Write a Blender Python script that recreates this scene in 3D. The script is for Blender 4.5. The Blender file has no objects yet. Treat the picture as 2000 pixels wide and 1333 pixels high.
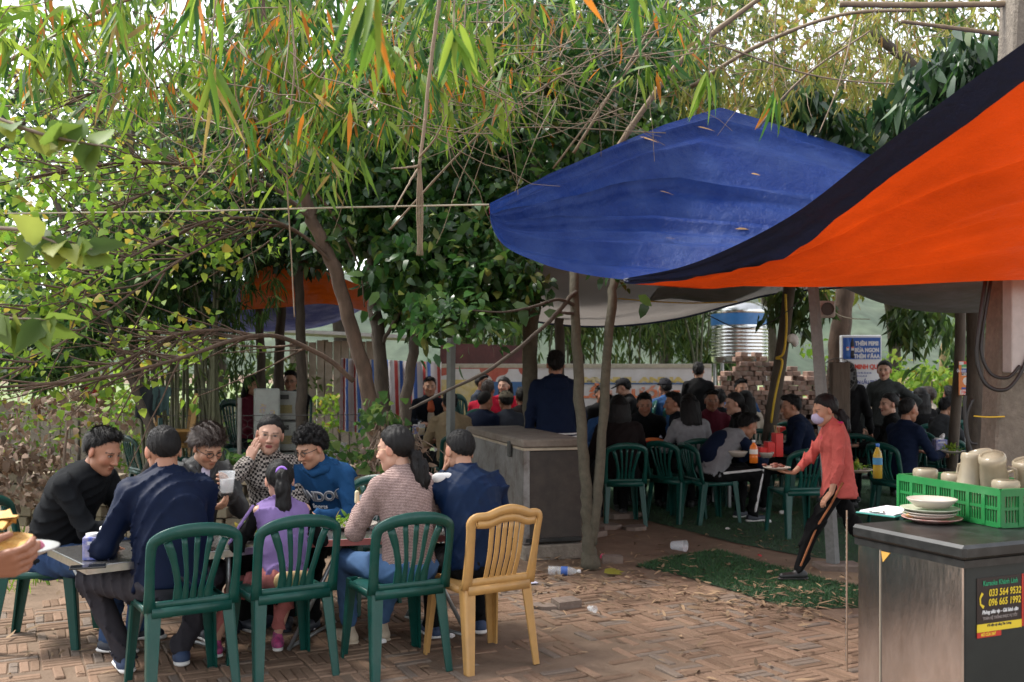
import bpy, math, random
import numpy as np
from mathutils import Vector, Matrix
PI = math.pi
rad = math.radians
SC = bpy.context.scene
COL = SC.collection
# ------------------------------------------------------------------ camera
F = 1950.0                       # focal length in pixels of the 2000 px wide photograph
HOR = 725.0                      # pixel row of the horizon
CH = 1.5                         # camera height in metres
cam_data = bpy.data.cameras.new('camera')
cam_data.sensor_width = 36.0
cam_data.lens = 36.0 * F / 2000.0
cam_data.shift_y = (HOR - 666.5) / 2000.0
cam_data.clip_start = 0.05
cam_data.clip_end = 2000.0
cam_data.dof.use_dof = True
cam_data.dof.focus_distance = 5.6
cam_data.dof.aperture_fstop = 4.0
cam = bpy.data.objects.new('camera', cam_data)
cam.location = (0, 0, CH)
cam.rotation_euler = (rad(90), 0, 0)
COL.objects.link(cam)
SC.camera = cam
# ------------------------------------------------------------------ light
SUN_EL, SUN_AZ = 56.0, 292.0     # azimuth measured clockwise from +Y
world = bpy.data.worlds.new('World')
SC.world = world
world.use_nodes = True
wn, wl = world.node_tree.nodes, world.node_tree.links
wn.clear()
w_out = wn.new('ShaderNodeOutputWorld')
w_bg = wn.new('ShaderNodeBackground')
w_sky = wn.new('ShaderNodeTexSky')
w_sky.sky_type = 'NISHITA'
w_sky.sun_disc = False
w_sky.sun_elevation = rad(SUN_EL)
w_sky.sun_rotation = rad(SUN_AZ)
w_sky.air_density = 1.0
w_sky.dust_density = 1.0
w_sky.ozone_density = 1.0
w_hsv = wn.new('ShaderNodeHueSaturation')       # overcast: nearly colourless cloud cover
w_hsv.inputs['Saturation'].default_value = 0.22
w_bg.inputs['Strength'].default_value = 0.11
wl.new(w_sky.outputs['Color'], w_hsv.inputs['Color'])
wl.new(w_hsv.outputs['Color'], w_bg.inputs['Color'])
wl.new(w_bg.outputs['Background'], w_out.inputs['Surface'])
sun_data = bpy.data.lights.new('sun', 'SUN')
sun_data.energy = 1.5
sun_data.angle = rad(11)
sun_data.color = (1.0, 0.95, 0.88)
sun = bpy.data.objects.new('sun', sun_data)
sd = Vector((math.sin(rad(SUN_AZ)) * math.cos(rad(SUN_EL)), math.cos(rad(SUN_AZ)) * math.cos(rad(SUN_EL)), math.sin(rad(SUN_EL))))
sun.rotation_euler = (-sd).to_track_quat('-Z', 'Y').to_euler()
sun.location = (0, 0, 30)
COL.objects.link(sun)
vs = SC.view_settings
vs.view_transform = 'Standard'
vs.look = 'None'
vs.gamma = 1.0
vs.use_curve_mapping = False
vs.exposure = 2.15
SC.render.engine = 'CYCLES'
SC.cycles.use_denoising = True
SC.cycles.max_bounces = 8
SC.cycles.transparent_max_bounces = 12
SC.cycles.caustics_reflective = False
SC.cycles.caustics_refractive = False
# ------------------------------------------------------------------ helpers
rng = np.random.default_rng(11)
random.seed(5)
def P(px, py, d):
    """photo pixel + distance along the view axis -> world point"""
    return np.array([(px - 1000.0) * d / F, d, CH - (py - HOR) * d / F])
def G(px, py, z=0.0):
    """photo pixel on a horizontal plane at height z"""
    d = (CH - z) * F / (py - HOR)
    return np.array([(px - 1000.0) * d / F, d, z])
def norm(v):
    v = np.asarray(v, float); n = np.linalg.norm(v)
    return v / n if n > 1e-9 else v
def mesh_np(name, verts, faces, mat=None, cols=None, smooth=False, mats=None, fmat=None):
    """faces: list of arrays (n,3) / (n,4) or one array"""
    if isinstance(faces, np.ndarray): faces = [faces]
    faces = [np.asarray(f, np.int32) for f in faces if len(f)]
    me = bpy.data.meshes.new(name)
    verts = np.asarray(verts, np.float32)
    me.vertices.add(len(verts)); me.vertices.foreach_set('co', verts.ravel())
    loops = np.concatenate([f.ravel() for f in faces])
    tot = np.concatenate([np.full(len(f), f.shape[1], np.int32) for f in faces])
    start = np.concatenate([[0], np.cumsum(tot)[:-1]]).astype(np.int32)
    me.loops.add(len(loops)); me.loops.foreach_set('vertex_index', loops)
    me.polygons.add(len(tot)); me.polygons.foreach_set('loop_start', start); me.polygons.foreach_set('loop_total', tot)
    me.polygons.foreach_set('use_smooth', np.full(len(tot), bool(smooth)))
    me.update(calc_edges=True)
    if cols is not None:
        a = me.color_attributes.new('Col', 'FLOAT_COLOR', 'POINT')
        c = np.ones((len(verts), 4), np.float32); c[:, :3] = cols
        a.data.foreach_set('color', c.ravel())
    if mats:
        for m in mats: me.materials.append(m)
        if fmat is not None: me.polygons.foreach_set('material_index', np.asarray(fmat, np.int32))
    elif mat: me.materials.append(mat)
    me.validate()
    return me
def add(name, me, parent=None, loc=None, rotz=None):
    o = bpy.data.objects.new(name, me)
    if loc is not None: o.location = loc
    if rotz is not None: o.rotation_euler = (0, 0, rotz)
    if parent is not None: o.parent = parent
    COL.objects.link(o)
    return o
def tag(o, label=None, cat=None, group=None, kind=None):
    if label: o['label'] = label
    if cat: o['category'] = cat
    if group: o['group'] = group
    if kind: o['kind'] = kind
    return o
def thing(name, label, cat, loc=(0, 0, 0), rotz=0.0, group=None):
    o = add(name, None, None, loc, rotz)
    o.empty_display_size = 0.1
    return tag(o, label, cat, group)
def dup(root, loc=None, rotz=None, label=None, group=None, parent=None):
    r = root.copy(); COL.objects.link(r)
    if parent is not None: r.parent = parent
    if loc is not None: r.location = loc
    if rotz is not None: r.rotation_euler = (0, 0, rotz)
    if label: r['label'] = label
    if group: r['group'] = group
    for ch in list(root.children):
        dup(ch, parent=r)
    return r
class MB:
    """collects simple shapes into one mesh"""
    def __init__(s): s.v = []; s.f3 = []; s.f4 = []; s.n = 0
    def _a(s, v, f):
        v = np.asarray(v, float)
        for q in f: (s.f4 if len(q) == 4 else s.f3).append([i + s.n for i in q])
        s.v.append(v); s.n += len(v); return s
    def hexa(s, c8):
        return s._a(c8, [(0, 3, 2, 1), (4, 5, 6, 7), (0, 1, 5, 4), (1, 2, 6, 5), (2, 3, 7, 6), (3, 0, 4, 7)])
    def box(s, c, size, rz=0.0, bev=0.0, R=None):
        x, y, z = np.array(size) / 2.0
        if bev > 0:
            b = min(bev, x * .9, y * .9, z * .9)
            v = []; idx = {}
            for sx in (-1, 1):
                for sy in (-1, 1):
                    for sz in (-1, 1):
                        for k in range(3):
                            p = [sx * (x - b), sy * (y - b), sz * (z - b)]
                            p[k] = (sx * x, sy * y, sz * z)[k]
                            idx[(sx, sy, sz, k)] = len(v); v.append(p)
            f = []
            for k in range(3):
                a, c2 = [i for i in range(3) if i != k]
                for sg in (-1, 1):
                    q = []
                    for (u, w) in ((-1, -1), (1, -1), (1, 1), (-1, 1)):
                        t = [0, 0, 0]; t[k] = sg; t[a] = u; t[c2] = w
                        q.append(idx[(*t, k)])
                    f.append(q)
                for u in (-1, 1):
                    for w in (-1, 1):
                        t0 = [0, 0, 0]; t1 = [0, 0, 0]
                        t0[k] = -1; t1[k] = 1; t0[a] = t1[a] = u; t0[c2] = t1[c2] = w
                        f.append([idx[(*t0, a)], idx[(*t1, a)], idx[(*t1, c2)], idx[(*t0, c2)]])
            for sx in (-1, 1):
                for sy in (-1, 1):
                    for sz in (-1, 1):
                        f.append([idx[(sx, sy, sz, k)] for k in range(3)])
            v = np.array(v)
        else:
            v = np.array([(-x, -y, -z), (x, -y, -z), (x, y, -z), (-x, y, -z), (-x, -y, z), (x, -y, z), (x, y, z), (-x, y, z)])
            f = [(0, 3, 2, 1), (4, 5, 6, 7), (0, 1, 5, 4), (1, 2, 6, 5), (2, 3, 7, 6), (3, 0, 4, 7)]
        if R is not None: v = v @ np.asarray(R).T
        elif rz:
            ca, sa = math.cos(rz), math.sin(rz)
            v = v @ np.array([[ca, sa, 0], [-sa, ca, 0], [0, 0, 1]])
        return s._a(v + np.asarray(c, float), f)
    def tube(s, pts, rr, n=8, cap=True):
        pts = np.asarray(pts, float); m = len(pts)
        rr = np.full(m, rr) if np.isscalar(rr) else np.asarray(rr, float)
        t = np.gradient(pts, axis=0) if m > 2 else np.repeat((pts[1] - pts[0])[None], 2, 0)
        t /= np.linalg.norm(t, axis=1)[:, None] + 1e-12
        up = np.array([0, 0, 1.0]) if abs(t[0][2]) < .9 else np.array([1.0, 0, 0])
        nn = norm(np.cross(t[0], up)); V = []
        for i in range(m):
            nn = norm(nn - t[i] * nn.dot(t[i])); b = np.cross(t[i], nn)
            a = np.arange(n) * 2 * PI / n
            V.append(pts[i] + rr[i] * (np.cos(a)[:, None] * nn + np.sin(a)[:, None] * b))
        f = [(i * n + j, i * n + (j + 1) % n, (i + 1) * n + (j + 1) % n, (i + 1) * n + j) for i in range(m - 1) for j in range(n)]
        V = np.concatenate(V)
        if cap:
            V = np.concatenate([V, pts[:1], pts[-1:]]); c0, c1 = m * n, m * n + 1
            f += [(c0, (j + 1) % n, j) for j in range(n)] + [(c1, (m - 1) * n + j, (m - 1) * n + (j + 1) % n) for j in range(n)]
        return s._a(V, f)
    def lathe(s, prof, n=20, c=(0, 0, 0), R=None, a0=0.0, a1=2 * PI):
        prof = np.asarray(prof, float); m = len(prof); full = abs(a1 - a0 - 2 * PI) < 1e-6
        a = a0 + (a1 - a0) * np.arange(n) / (n if full else n - 1)
        V = np.array([(r * math.cos(t), r * math.sin(t), z) for r, z in prof for t in a])
        f = [(i * n + j, i * n + (j + 1) % n, (i + 1) * n + (j + 1) % n, (i + 1) * n + j) for i in range(m - 1) for j in range(n if full else n - 1)]
        if R is not None: V = V @ np.asarray(R).T
        return s._a(V + np.asarray(c, float), f)
    def grid(s, Pts):
        h, w = Pts.shape[:2]
        f = [(i * w + j, i * w + j + 1, (i + 1) * w + j + 1, (i + 1) * w + j) for i in range(h - 1) for j in range(w - 1)]
        return s._a(Pts.reshape(-1, 3), f)
    def prism(s, poly, z0, z1):
        n = len(poly); v = [(x, y, z0) for x, y in poly] + [(x, y, z1) for x, y in poly]
        f = [(i, (i + 1) % n, n + (i + 1) % n, n + i) for i in range(n)]
        s._a(v, f); base = s.n - 2 * n
        for i in range(1, n - 1):
            s.f3.append([base + n, base + n + i, base + n + i + 1]); s.f3.append([base, base + i + 1, base + i])
        return s
    def mesh(s, name, mat=None, smooth=False, cols=None):
        fs = []
        if s.f3: fs.append(np.array(s.f3))
        if s.f4: fs.append(np.array(s.f4))
        return mesh_np(name, np.concatenate(s.v), fs, mat, cols, smooth)
    def build(s, name, mat, parent=None, smooth=False, loc=None, rotz=None):
        return add(name, s.mesh(name, mat, smooth), parent, loc, rotz)
def smooth_path(pts, n):
    """Catmull-Rom through the points"""
    pts = np.asarray(pts, float); m = len(pts)
    if m == 2: return pts[0] + (pts[1] - pts[0]) * np.linspace(0, 1, n)[:, None]
    e = np.concatenate([[2 * pts[0] - pts[1]], pts, [2 * pts[-1] - pts[-2]]])
    u = np.linspace(0, m - 1 - 1e-9, n); i = u.astype(int); t = (u - i)[:, None]
    p0, p1, p2, p3 = e[i], e[i + 1], e[i + 2], e[i + 3]
    return .5 * ((2 * p1) + (-p0 + p2) * t + (2 * p0 - 5 * p1 + 4 * p2 - p3) * t ** 2 + (-p0 + 3 * p1 - 3 * p2 + p3) * t ** 3)
def Rz(a):
    c, s = math.cos(a), math.sin(a); return np.array([[c, -s, 0], [s, c, 0], [0, 0, 1]])
def Rx(a):
    c, s = math.cos(a), math.sin(a); return np.array([[1, 0, 0], [0, c, -s], [0, s, c]])
def Ry(a):
    c, s = math.cos(a), math.sin(a); return np.array([[c, 0, s], [0, 1, 0], [-s, 0, c]])
def wob(p, seed=0, f=1.0, n=5):
    """cheap smooth noise, about -1..1"""
    r = np.random.default_rng(seed); o = np.zeros(p.shape[:-1])
    for k in range(n):
        d = r.normal(size=3); d = d / np.linalg.norm(d) * f * (1 + .7 * k)
        o = o + np.sin(p @ d * 6.283 + r.uniform(0, 6.283) + 1.3 * o) / (1 + .5 * k)
    return o / 2.2
# ------------------------------------------------------------------ materials
MATS = {}
def mat(name, color=(.5, .5, .5), rough=.6, var=.12, vscale=6.0, bump=0.0, bscale=60.0, metal=0.0, spec=.5, col2=None, attr=False,
        trans=0.0, alpha=1.0, sheen=0.0, dirt=None, dirt_amt=.5, dscale=3.0, coord='Object', stretch=(1, 1, 1), coat=0.0, glass=0.0):
    if name in MATS: return MATS[name]
    m = bpy.data.materials.new(name); m.use_nodes = True; MATS[name] = m
    N, L = m.node_tree.nodes, m.node_tree.links
    b = N['Principled BSDF']; out = N['Material Output']
    tc = N.new('ShaderNodeTexCoord'); mp = N.new('ShaderNodeMapping'); mp.inputs['Scale'].default_value = stretch
    L.new(tc.outputs[coord], mp.inputs['Vector'])
    if attr:
        at = N.new('ShaderNodeVertexColor'); at.layer_name = 'Col'; src = at.outputs['Color']
    else:
        rgb = N.new('ShaderNodeRGB'); rgb.outputs[0].default_value = (*color, 1); src = rgb.outputs[0]
    def noise(scale, detail=5.0, rough_=.6):
        n = N.new('ShaderNodeTexNoise'); n.inputs['Scale'].default_value = scale; n.inputs['Detail'].default_value = detail
        n.inputs['Roughness'].default_value = rough_; L.new(mp.outputs['Vector'], n.inputs['Vector']); return n
    def mixc(fac, a, bb, mode='MIX'):
        x = N.new('ShaderNodeMix'); x.data_type = 'RGBA'; x.blend_type = mode
        for sock, val in ((x.inputs['Factor'], fac), (x.inputs[6], a), (x.inputs[7], bb)):
            if hasattr(val, 'is_linked') or hasattr(val, 'node'): L.new(val, sock)
            elif isinstance(val, (int, float)): sock.default_value = val
            else: sock.default_value = (*val, 1)
        return x.outputs[2]
    if var > 0 or col2 is not None:
        n = noise(vscale)
        r = N.new('ShaderNodeValToRGB'); r.color_ramp.elements[0].position = .33; r.color_ramp.elements[1].position = .68
        L.new(n.outputs['Fac'], r.inputs['Fac'])
        if col2 is not None: src = mixc(r.outputs['Color'], src, col2)
        if var > 0:
            n2 = noise(vscale * 2.7)
            mr = N.new('ShaderNodeMapRange'); mr.inputs['From Min'].default_value = .25; mr.inputs['From Max'].default_value = .75
            mr.inputs['To Min'].default_value = 1 - var; mr.inputs['To Max'].default_value = 1 + var
            L.new(n2.outputs['Fac'], mr.inputs['Value'])
            cc = N.new('ShaderNodeCombineColor')
            for i in range(3): L.new(mr.outputs['Result'], cc.inputs[i])
            src = mixc(1.0, src, cc.outputs['Color'], 'MULTIPLY')
    if dirt is not None:
        n3 = noise(dscale, 8.0, .7)
        r3 = N.new('ShaderNodeValToRGB'); r3.color_ramp.elements[0].position = .45; r3.color_ramp.elements[1].position = .7
        r3.color_ramp.elements[1].color = (dirt_amt, dirt_amt, dirt_amt, 1)
        L.new(n3.outputs['Fac'], r3.inputs['Fac'])
        src = mixc(r3.outputs['Color'], src, dirt)
    L.new(src, b.inputs['Base Color'])
    b.inputs['Roughness'].default_value = rough
    b.inputs['Metallic'].default_value = metal
    b.inputs['Specular IOR Level'].default_value = spec
    b.inputs['Alpha'].default_value = alpha
    if sheen: b.inputs['Sheen Weight'].default_value = sheen
    if coat: b.inputs['Coat Weight'].default_value = coat
    if glass: b.inputs['Transmission Weight'].default_value = glass
    if bump > 0:
        nb = noise(bscale, 6.0, .65)
        bp = N.new('ShaderNodeBump'); bp.inputs['Strength'].default_value = bump; bp.inputs['Distance'].default_value = .02
        L.new(nb.outputs['Fac'], bp.inputs['Height']); L.new(bp.outputs['Normal'], b.inputs['Normal'])
    if trans > 0:
        t = N.new('ShaderNodeBsdfTranslucent'); L.new(src, t.inputs['Color'])
        mx = N.new('ShaderNodeMixShader'); mx.inputs[0].default_value = trans
        L.new(b.outputs[0], mx.inputs[1]); L.new(t.outputs[0], mx.inputs[2]); L.new(mx.outputs[0], out.inputs['Surface'])
    return m
def srgb(r, g, b):
    f = lambda c: (c / 255 / 12.92) if c / 255 <= .04045 else ((c / 255 + .055) / 1.055) ** 2.4
    return (f(r), f(g), f(b))
def text_mesh(txt, size, m, bold=0.0, align='LEFT', extrude=0.0006, shear=0.0, sx=1.0):
    """a line of lettering as a mesh lying in its local XZ plane, facing -Y"""
    cu = bpy.data.curves.new('lettering', 'FONT'); cu.body = txt; cu.size = size; cu.align_x = align
    cu.extrude = extrude; cu.offset = bold; cu.shear = shear; cu.resolution_u = 3
    o = bpy.data.objects.new('lettering_tmp', cu); COL.objects.link(o)
    dg = bpy.context.evaluated_depsgraph_get()
    me = bpy.data.meshes.new_from_object(o.evaluated_get(dg))
    bpy.data.objects.remove(o); bpy.data.curves.remove(cu)
    me.transform(Matrix(((sx, 0, 0, 0), (0, 0, -1, 0), (0, 1, 0, 0), (0, 0, 0, 1))))
    me.materials.clear(); me.materials.append(m)
    return me
# ------------------------------------------------------------------ smooth solid modelling (distance field -> surface nets)
class Solid:
    def __init__(s): s.ops = []
    def rc(s, a, b, ra, rb, k=.02, flat=None, sub=False):
        """tapered capsule; flat = (axis, factor) squeezes it along an axis"""
        s.ops.append(('rc', np.asarray(a, float), np.asarray(b, float), ra, rb, k, flat, sub)); return s
    def ell(s, c, r, R=None, k=.02, sub=False):
        s.ops.append(('el', np.asarray(c, float), np.asarray(r, float), R, k, sub)); return s
    def chain(s, pts, rr, k=.02, flat=None):
        for i in range(len(pts) - 1): s.rc(pts[i], pts[i + 1], rr[i], rr[i + 1], k, flat)
        return s
    def mesh(s, h, disp=None, post=None, clip=None):
        lo = np.full(3, 1e9); hi = -lo
        bb = []
        for o in s.ops:
            if o[0] == 'rc':
                r = max(o[3], o[4]); l = np.minimum(o[1], o[2]) - r; u = np.maximum(o[1], o[2]) + r
                k, sub = o[5], o[7]
            else:
                r = np.max(o[2]); l = o[1] - r; u = o[1] + r; k, sub = o[4], o[5]
            bb.append((l - k - 2.5 * h, u + k + 2.5 * h))
            if not sub: lo = np.minimum(lo, l); hi = np.maximum(hi, u)
        lo = lo - 4 * h; hi = hi + 4 * h
        n = np.ceil((hi - lo) / h).astype(int) + 1
        ax = [lo[i] + h * np.arange(n[i]) for i in range(3)]
        D = np.full(n, .08, np.float32)
        for o, (l, u) in zip(s.ops, bb):
            i0 = np.clip(((l - lo) / h).astype(int), 0, n); i1 = np.clip(np.ceil((u - lo) / h).astype(int) + 1, 0, n)
            if (i1 <= i0).any(): continue
            sl = tuple(slice(i0[k], i1[k]) for k in range(3))
            X, Y, Z = np.meshgrid(*[ax[k][sl[k]] for k in range(3)], indexing='ij')
            if o[0] == 'rc':
                _, a, b, ra, rb, k, flat, sub = o
                px, py, pz = X - a[0], Y - a[1], Z - a[2]; d = b - a
                if flat is not None:
                    fa, ff = flat; dt = (px * fa[0] + py * fa[1] + pz * fa[2]) * (1 / ff - 1)
                    px = px + fa[0] * dt; py = py + fa[1] * dt; pz = pz + fa[2] * dt
                    d = d + fa * (d @ fa) * (1 / ff - 1)
                t = np.clip((px * d[0] + py * d[1] + pz * d[2]) / max(d @ d, 1e-9), 0, 1)
                v = np.sqrt((px - t * d[0]) ** 2 + (py - t * d[1]) ** 2 + (pz - t * d[2]) ** 2) - (ra + (rb - ra) * t)
            else:
                _, c, r, R, k, sub = o
                q = np.stack([X - c[0], Y - c[1], Z - c[2]], -1)
                if R is not None: q = q @ R
                k0 = np.sqrt(((q / r) ** 2).sum(-1)); k1 = np.sqrt(((q / (r * r)) ** 2).sum(-1)) + 1e-9
                v = k0 * (k0 - 1) / k1
            A = D[sl]
            if sub:
                v = -v; hh = np.clip(.5 - .5 * (v - A) / k, 0, 1)
                D[sl] = v * (1 - hh) + A * hh + k * hh * (1 - hh)
            else:
                hh = np.clip(.5 + .5 * (v - A) / k, 0, 1)
                D[sl] = v * (1 - hh) + A * hh - k * hh * (1 - hh)
        if disp is not None or post is not None:
            band = np.abs(D) < .05; ii = np.argwhere(band)
            pp = lo + ii * h
            dv = D[band]
            if disp is not None: dv = dv + disp(pp)
            if post is not None: dv = post(pp, dv)
            D[band] = dv
        S = D < 0
        c = np.zeros(n - 1, np.int8)
        for dx in (0, 1):
            for dy in (0, 1):
                for dz in (0, 1):
                    c += S[dx:n[0] - 1 + dx, dy:n[1] - 1 + dy, dz:n[2] - 1 + dz]
        act = (c > 0) & (c < 8); I = np.argwhere(act); m = len(I)
        idx = np.full(n - 1, -1, np.int64); idx[act] = np.arange(m)
        acc = np.zeros((m, 3)); cnt = np.zeros(m)
        cor = np.array([(x, y, z) for x in (0, 1) for y in (0, 1) for z in (0, 1)])
        val = {tuple(q): D[tuple((I + q).T)] for q in cor}
        for q in cor:
            for k in range(3):
                if q[k] == 0:
                    q2 = q.copy(); q2[k] = 1
                    a, b = val[tuple(q)], val[tuple(q2)]
                    x = (a < 0) != (b < 0)
                    t = np.where(x, a / np.where(np.abs(a - b) < 1e-9, 1, a - b), 0)
                    pos = np.repeat(q[None].astype(float), m, 0); pos[:, k] += t
                    acc[x] += pos[x]; cnt += x
        V = lo + h * (I + acc / np.maximum(cnt, 1)[:, None])
        Q = []
        for k in range(3):
            a, b = [i for i in range(3) if i != k]
            s0 = [slice(1, n[0] - 1), slice(1, n[1] - 1), slice(1, n[2] - 1)]; s1 = list(s0)
            s0[k] = slice(0, n[k] - 1); s1[k] = slice(1, n[k])
            A, B = S[tuple(s0)], S[tuple(s1)]
            E = np.argwhere(A != B); fl = A[A != B]
            off = np.array([1, 1, 1]); off[k] = 0
            E = E + off
            ea = np.zeros(3, int); ea[a] = 1; eb = np.zeros(3, int); eb[b] = 1
            q = np.stack([idx[tuple((E - ea - eb).T)], idx[tuple((E - eb).T)], idx[tuple(E.T)], idx[tuple((E - ea).T)]], 1)
            flip = fl if k != 1 else ~fl
            q[~flip] = q[~flip][:, ::-1]
            Q.append(q)
        Q = np.concatenate(Q); Q = Q[(Q >= 0).all(1)]
        return V, Q
def cat_meshes(parts):
    V = []; Q = []; C = []; n = 0
    for v, q, c in parts:
        V.append(v); Q.append(q + n); n += len(v)
        C.append(np.broadcast_to(np.asarray(c, float), (len(v), 3)))
    return np.concatenate(V), np.concatenate(Q), np.concatenate(C)
def folds(amp, seed, f=7.0):
    r = np.random.default_rng(seed); ds = [norm(r.normal(size=3) * np.array([1, 1, .8])) for _ in range(6)]; ph = r.uniform(0, 6, 6)
    def fn(p):
        w = np.sin(p @ ds[0] * 11 + ph[0]) + np.sin(p @ ds[1] * 17 + ph[1])
        a = 1 - np.abs(np.sin(p @ ds[2] * f * 6.5 + w * 1.1 + ph[2]))
        b = 1 - np.abs(np.sin(p @ ds[3] * f * 10.5 + w * .9 + ph[3]))
        m = .5 + .5 * np.sin(p @ ds[4] * 9 + ph[4])
        return -amp * (1.15 * a ** 3 * m + .7 * b ** 3 * (1 - m) - .3)
    return fn
# ------------------------------------------------------------------ people
M_SKIN = mat('skin', attr=True, rough=.48, var=.05, vscale=25, spec=.35)
M_HAIR = mat('hair_black', (.007, .006, .006), rough=.55, var=.3, vscale=40, bump=.3, bscale=150, spec=.22, stretch=(1, 1, .25))
M_HAIRB = mat('hair_brown', (.03, .016, .011), rough=.5, var=.3, vscale=40, bump=.35, bscale=150, stretch=(1, 1, .3))
M_GLASS_F = mat('spectacle_frame', (.012, .012, .013), rough=.3, var=0)
M_GLASS_G = mat('spectacle_frame_gold', (.35, .24, .15), rough=.3, var=0, metal=.8)
SK = {'tan': (.33, .160, .098), 'fair': (.45, .26, .185), 'dark': (.25, .115, .068), 'mid': (.38, .205, .132)}
def cloth(name, c, **k):
    d = dict(rough=.85, var=.14, vscale=9, bump=.12, bscale=420, spec=.12); d.update(k)
    return mat('cloth_' + name, c, **d)
def ik(S, T, l1, l2, pole):
    d = T - S; D = np.linalg.norm(d)
    if D > (l1 + l2) * .995: T = S + d / D * (l1 + l2) * .995; d = T - S; D = np.linalg.norm(d)
    D = max(D, .05); u = d / D
    a = (l1 * l1 - l2 * l2 + D * D) / (2 * D); h = math.sqrt(max(l1 * l1 - a * a, 1e-6))
    p = norm(np.asarray(pole, float) - u * (np.asarray(pole, float) @ u))
    return S + u * a + p * h, T
def hand_solid(s, Wp, d, nr, sgn, curl, g):
    d = norm(d); nr = norm(nr - d * (nr @ d)); t = np.cross(d, nr) * sgn
    offs = (.027, .009, -.010, -.028); ln = (.070, .079, .073, .057)
    for i, (o, l) in enumerate(zip(offs, ln)):
        k0 = Wp + (d * .012 + t * o * .6) * g; k1 = Wp + (d * (.088 - .004 * abs(i - 1)) + t * o) * g
        s.rc(k0, k1, .0135 * g, .0105 * g, .012)
        p = k1; c = curl * (1 + .08 * i)
        for sg, an in ((.45, .5), (.30, 1.25), (.25, 1.8)):
            a = c * an; q = p + (d * math.cos(a) + nr * math.sin(a)) * l * sg * g
            s.rc(p, q, .0092 * g, .0078 * g, .003); p = q
    b = Wp + (d * .025 + t * .024) * g
    q = b + norm(d * .6 + t * .65 + nr * (.25 + .3 * curl)) * .045 * g; s.rc(b, q, .0135 * g, .0105 * g, .008)
    q2 = q + norm(d * .9 + t * (.3 - .4 * curl) + nr * (.2 + .5 * curl)) * .034 * g; s.rc(q, q2, .010 * g, .0082 * g, .003)
    return s
def head_solid(g, fem):
    s = Solid(); j = .93 if fem else 1.0
    s.ell((0, -.015 * g, .030 * g), np.array([.076, .094, .092]) * g)
    s.ell((0, .022 * g, -.038 * g), np.array([.060 * j, .066, .080]) * g, k=.035 * g)
    s.rc((-.040 * j * g, .012 * g, -.068 * g), (0, .060 * g, -.096 * g), .022 * g, .019 * g, .03 * g)
    s.rc((.040 * j * g, .012 * g, -.068 * g), (0, .060 * g, -.096 * g), .022 * g, .019 * g, .03 * g)
    s.rc((-.034 * g, .074 * g, .021 * g), (.034 * g, .074 * g, .021 * g), .011 * g, .011 * g, .02 * g)
    for x in (-1, 1):
        s.ell((x * .042 * g, .062 * g, -.028 * g), np.array([.021, .016, .020]) * g, k=.028 * g)
        s.ell((x * .031 * g, .095 * g, .005 * g), np.array([.016, .014, .011]) * g, k=.010 * g, sub=True)
        s.ell((x * .031 * g, .073 * g, .003 * g), np.array([.0135, .0125, .011]) * g, k=.004 * g)
        s.ell((x * .078 * g, -.006 * g, -.006 * g), np.array([.009, .021, .033]) * g, R=Rz(-x * .35), k=.006 * g)
        s.ell((x * .013 * g, .097 * g, -.036 * g), np.array([.009, .010, .008]) * g, k=.008 * g)
    s.rc((0, .086 * g, .012 * g), (0, .108 * g, -.032 * g), .0075 * g, .0115 * g, .012 * g)
    s.ell((0, .084 * g, -.061 * g), np.array([.022, .011, .0060]) * g, k=.006 * g)
    s.ell((0, .082 * g, -.072 * g), np.array([.021, .011, .0070]) * g, k=.006 * g)
    return s
def face_paint(v, g, skin, fem, lips, brow=(.02, .014, .012)):
    c = np.repeat(np.asarray(skin)[None], len(v), 0); x, y, z = (v / g).T; ax = np.abs(x)
    f = y > .03
    def lay(mask, colr, a=1.0): c[mask] = c[mask] * (1 - a) + np.asarray(colr) * a
    ck = np.exp(-(((ax - .042) / .022) ** 2 + ((z + .03) / .022) ** 2)) * f
    c[:, 0] *= 1 + .10 * ck; c[:, 1] *= 1 - .10 * ck; c[:, 2] *= 1 - .12 * ck
    lay(f & (((ax - .031) / .0155) ** 2 + ((z - .005) / .0075) ** 2 < 1), np.array(skin) * .55)
    e = f & (((ax - .031) / .0135) ** 2 + ((z - .004) / .0036) ** 2 < 1)
    lay(e, (.25, .22, .20)); lay(e & (((ax - .031) / .0058) ** 2 + ((z - .004) / .006) ** 2 < 1), (.015, .01, .008))
    lay(f & (np.abs(z - .0085 - .0) < .0018) & (np.abs(ax - .031) < .014), (.02, .014, .012), .9)
    lay(f & (np.abs(z - (.0235 - ((ax - .034) / .03) ** 2 * .006)) < (.0026 if fem else .0036)) & (ax > .014) & (ax < .052), brow, .85)
    lay(f & ((x / .022) ** 2 + ((z + .066) / .011) ** 2 < 1) & (y > .075), lips)
    lay(f & (np.abs(z + .0665) < .0016) & (ax < .019) & (y > .075), np.array(lips) * .35)
    lay(f & (((ax - .009) / .0045) ** 2 + ((z + .043) / .003) ** 2 < 1), np.array(skin) * .3)
    lay((ax > .079) & (y < .02), np.array(skin) * np.array([1.05, .82, .78]), .8)
    if not fem: lay(f & (z < -.05) & ~((x / .025) ** 2 + ((z + .066) / .0125) ** 2 < 1), np.array(skin) * .86, .5)
    return c
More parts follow.
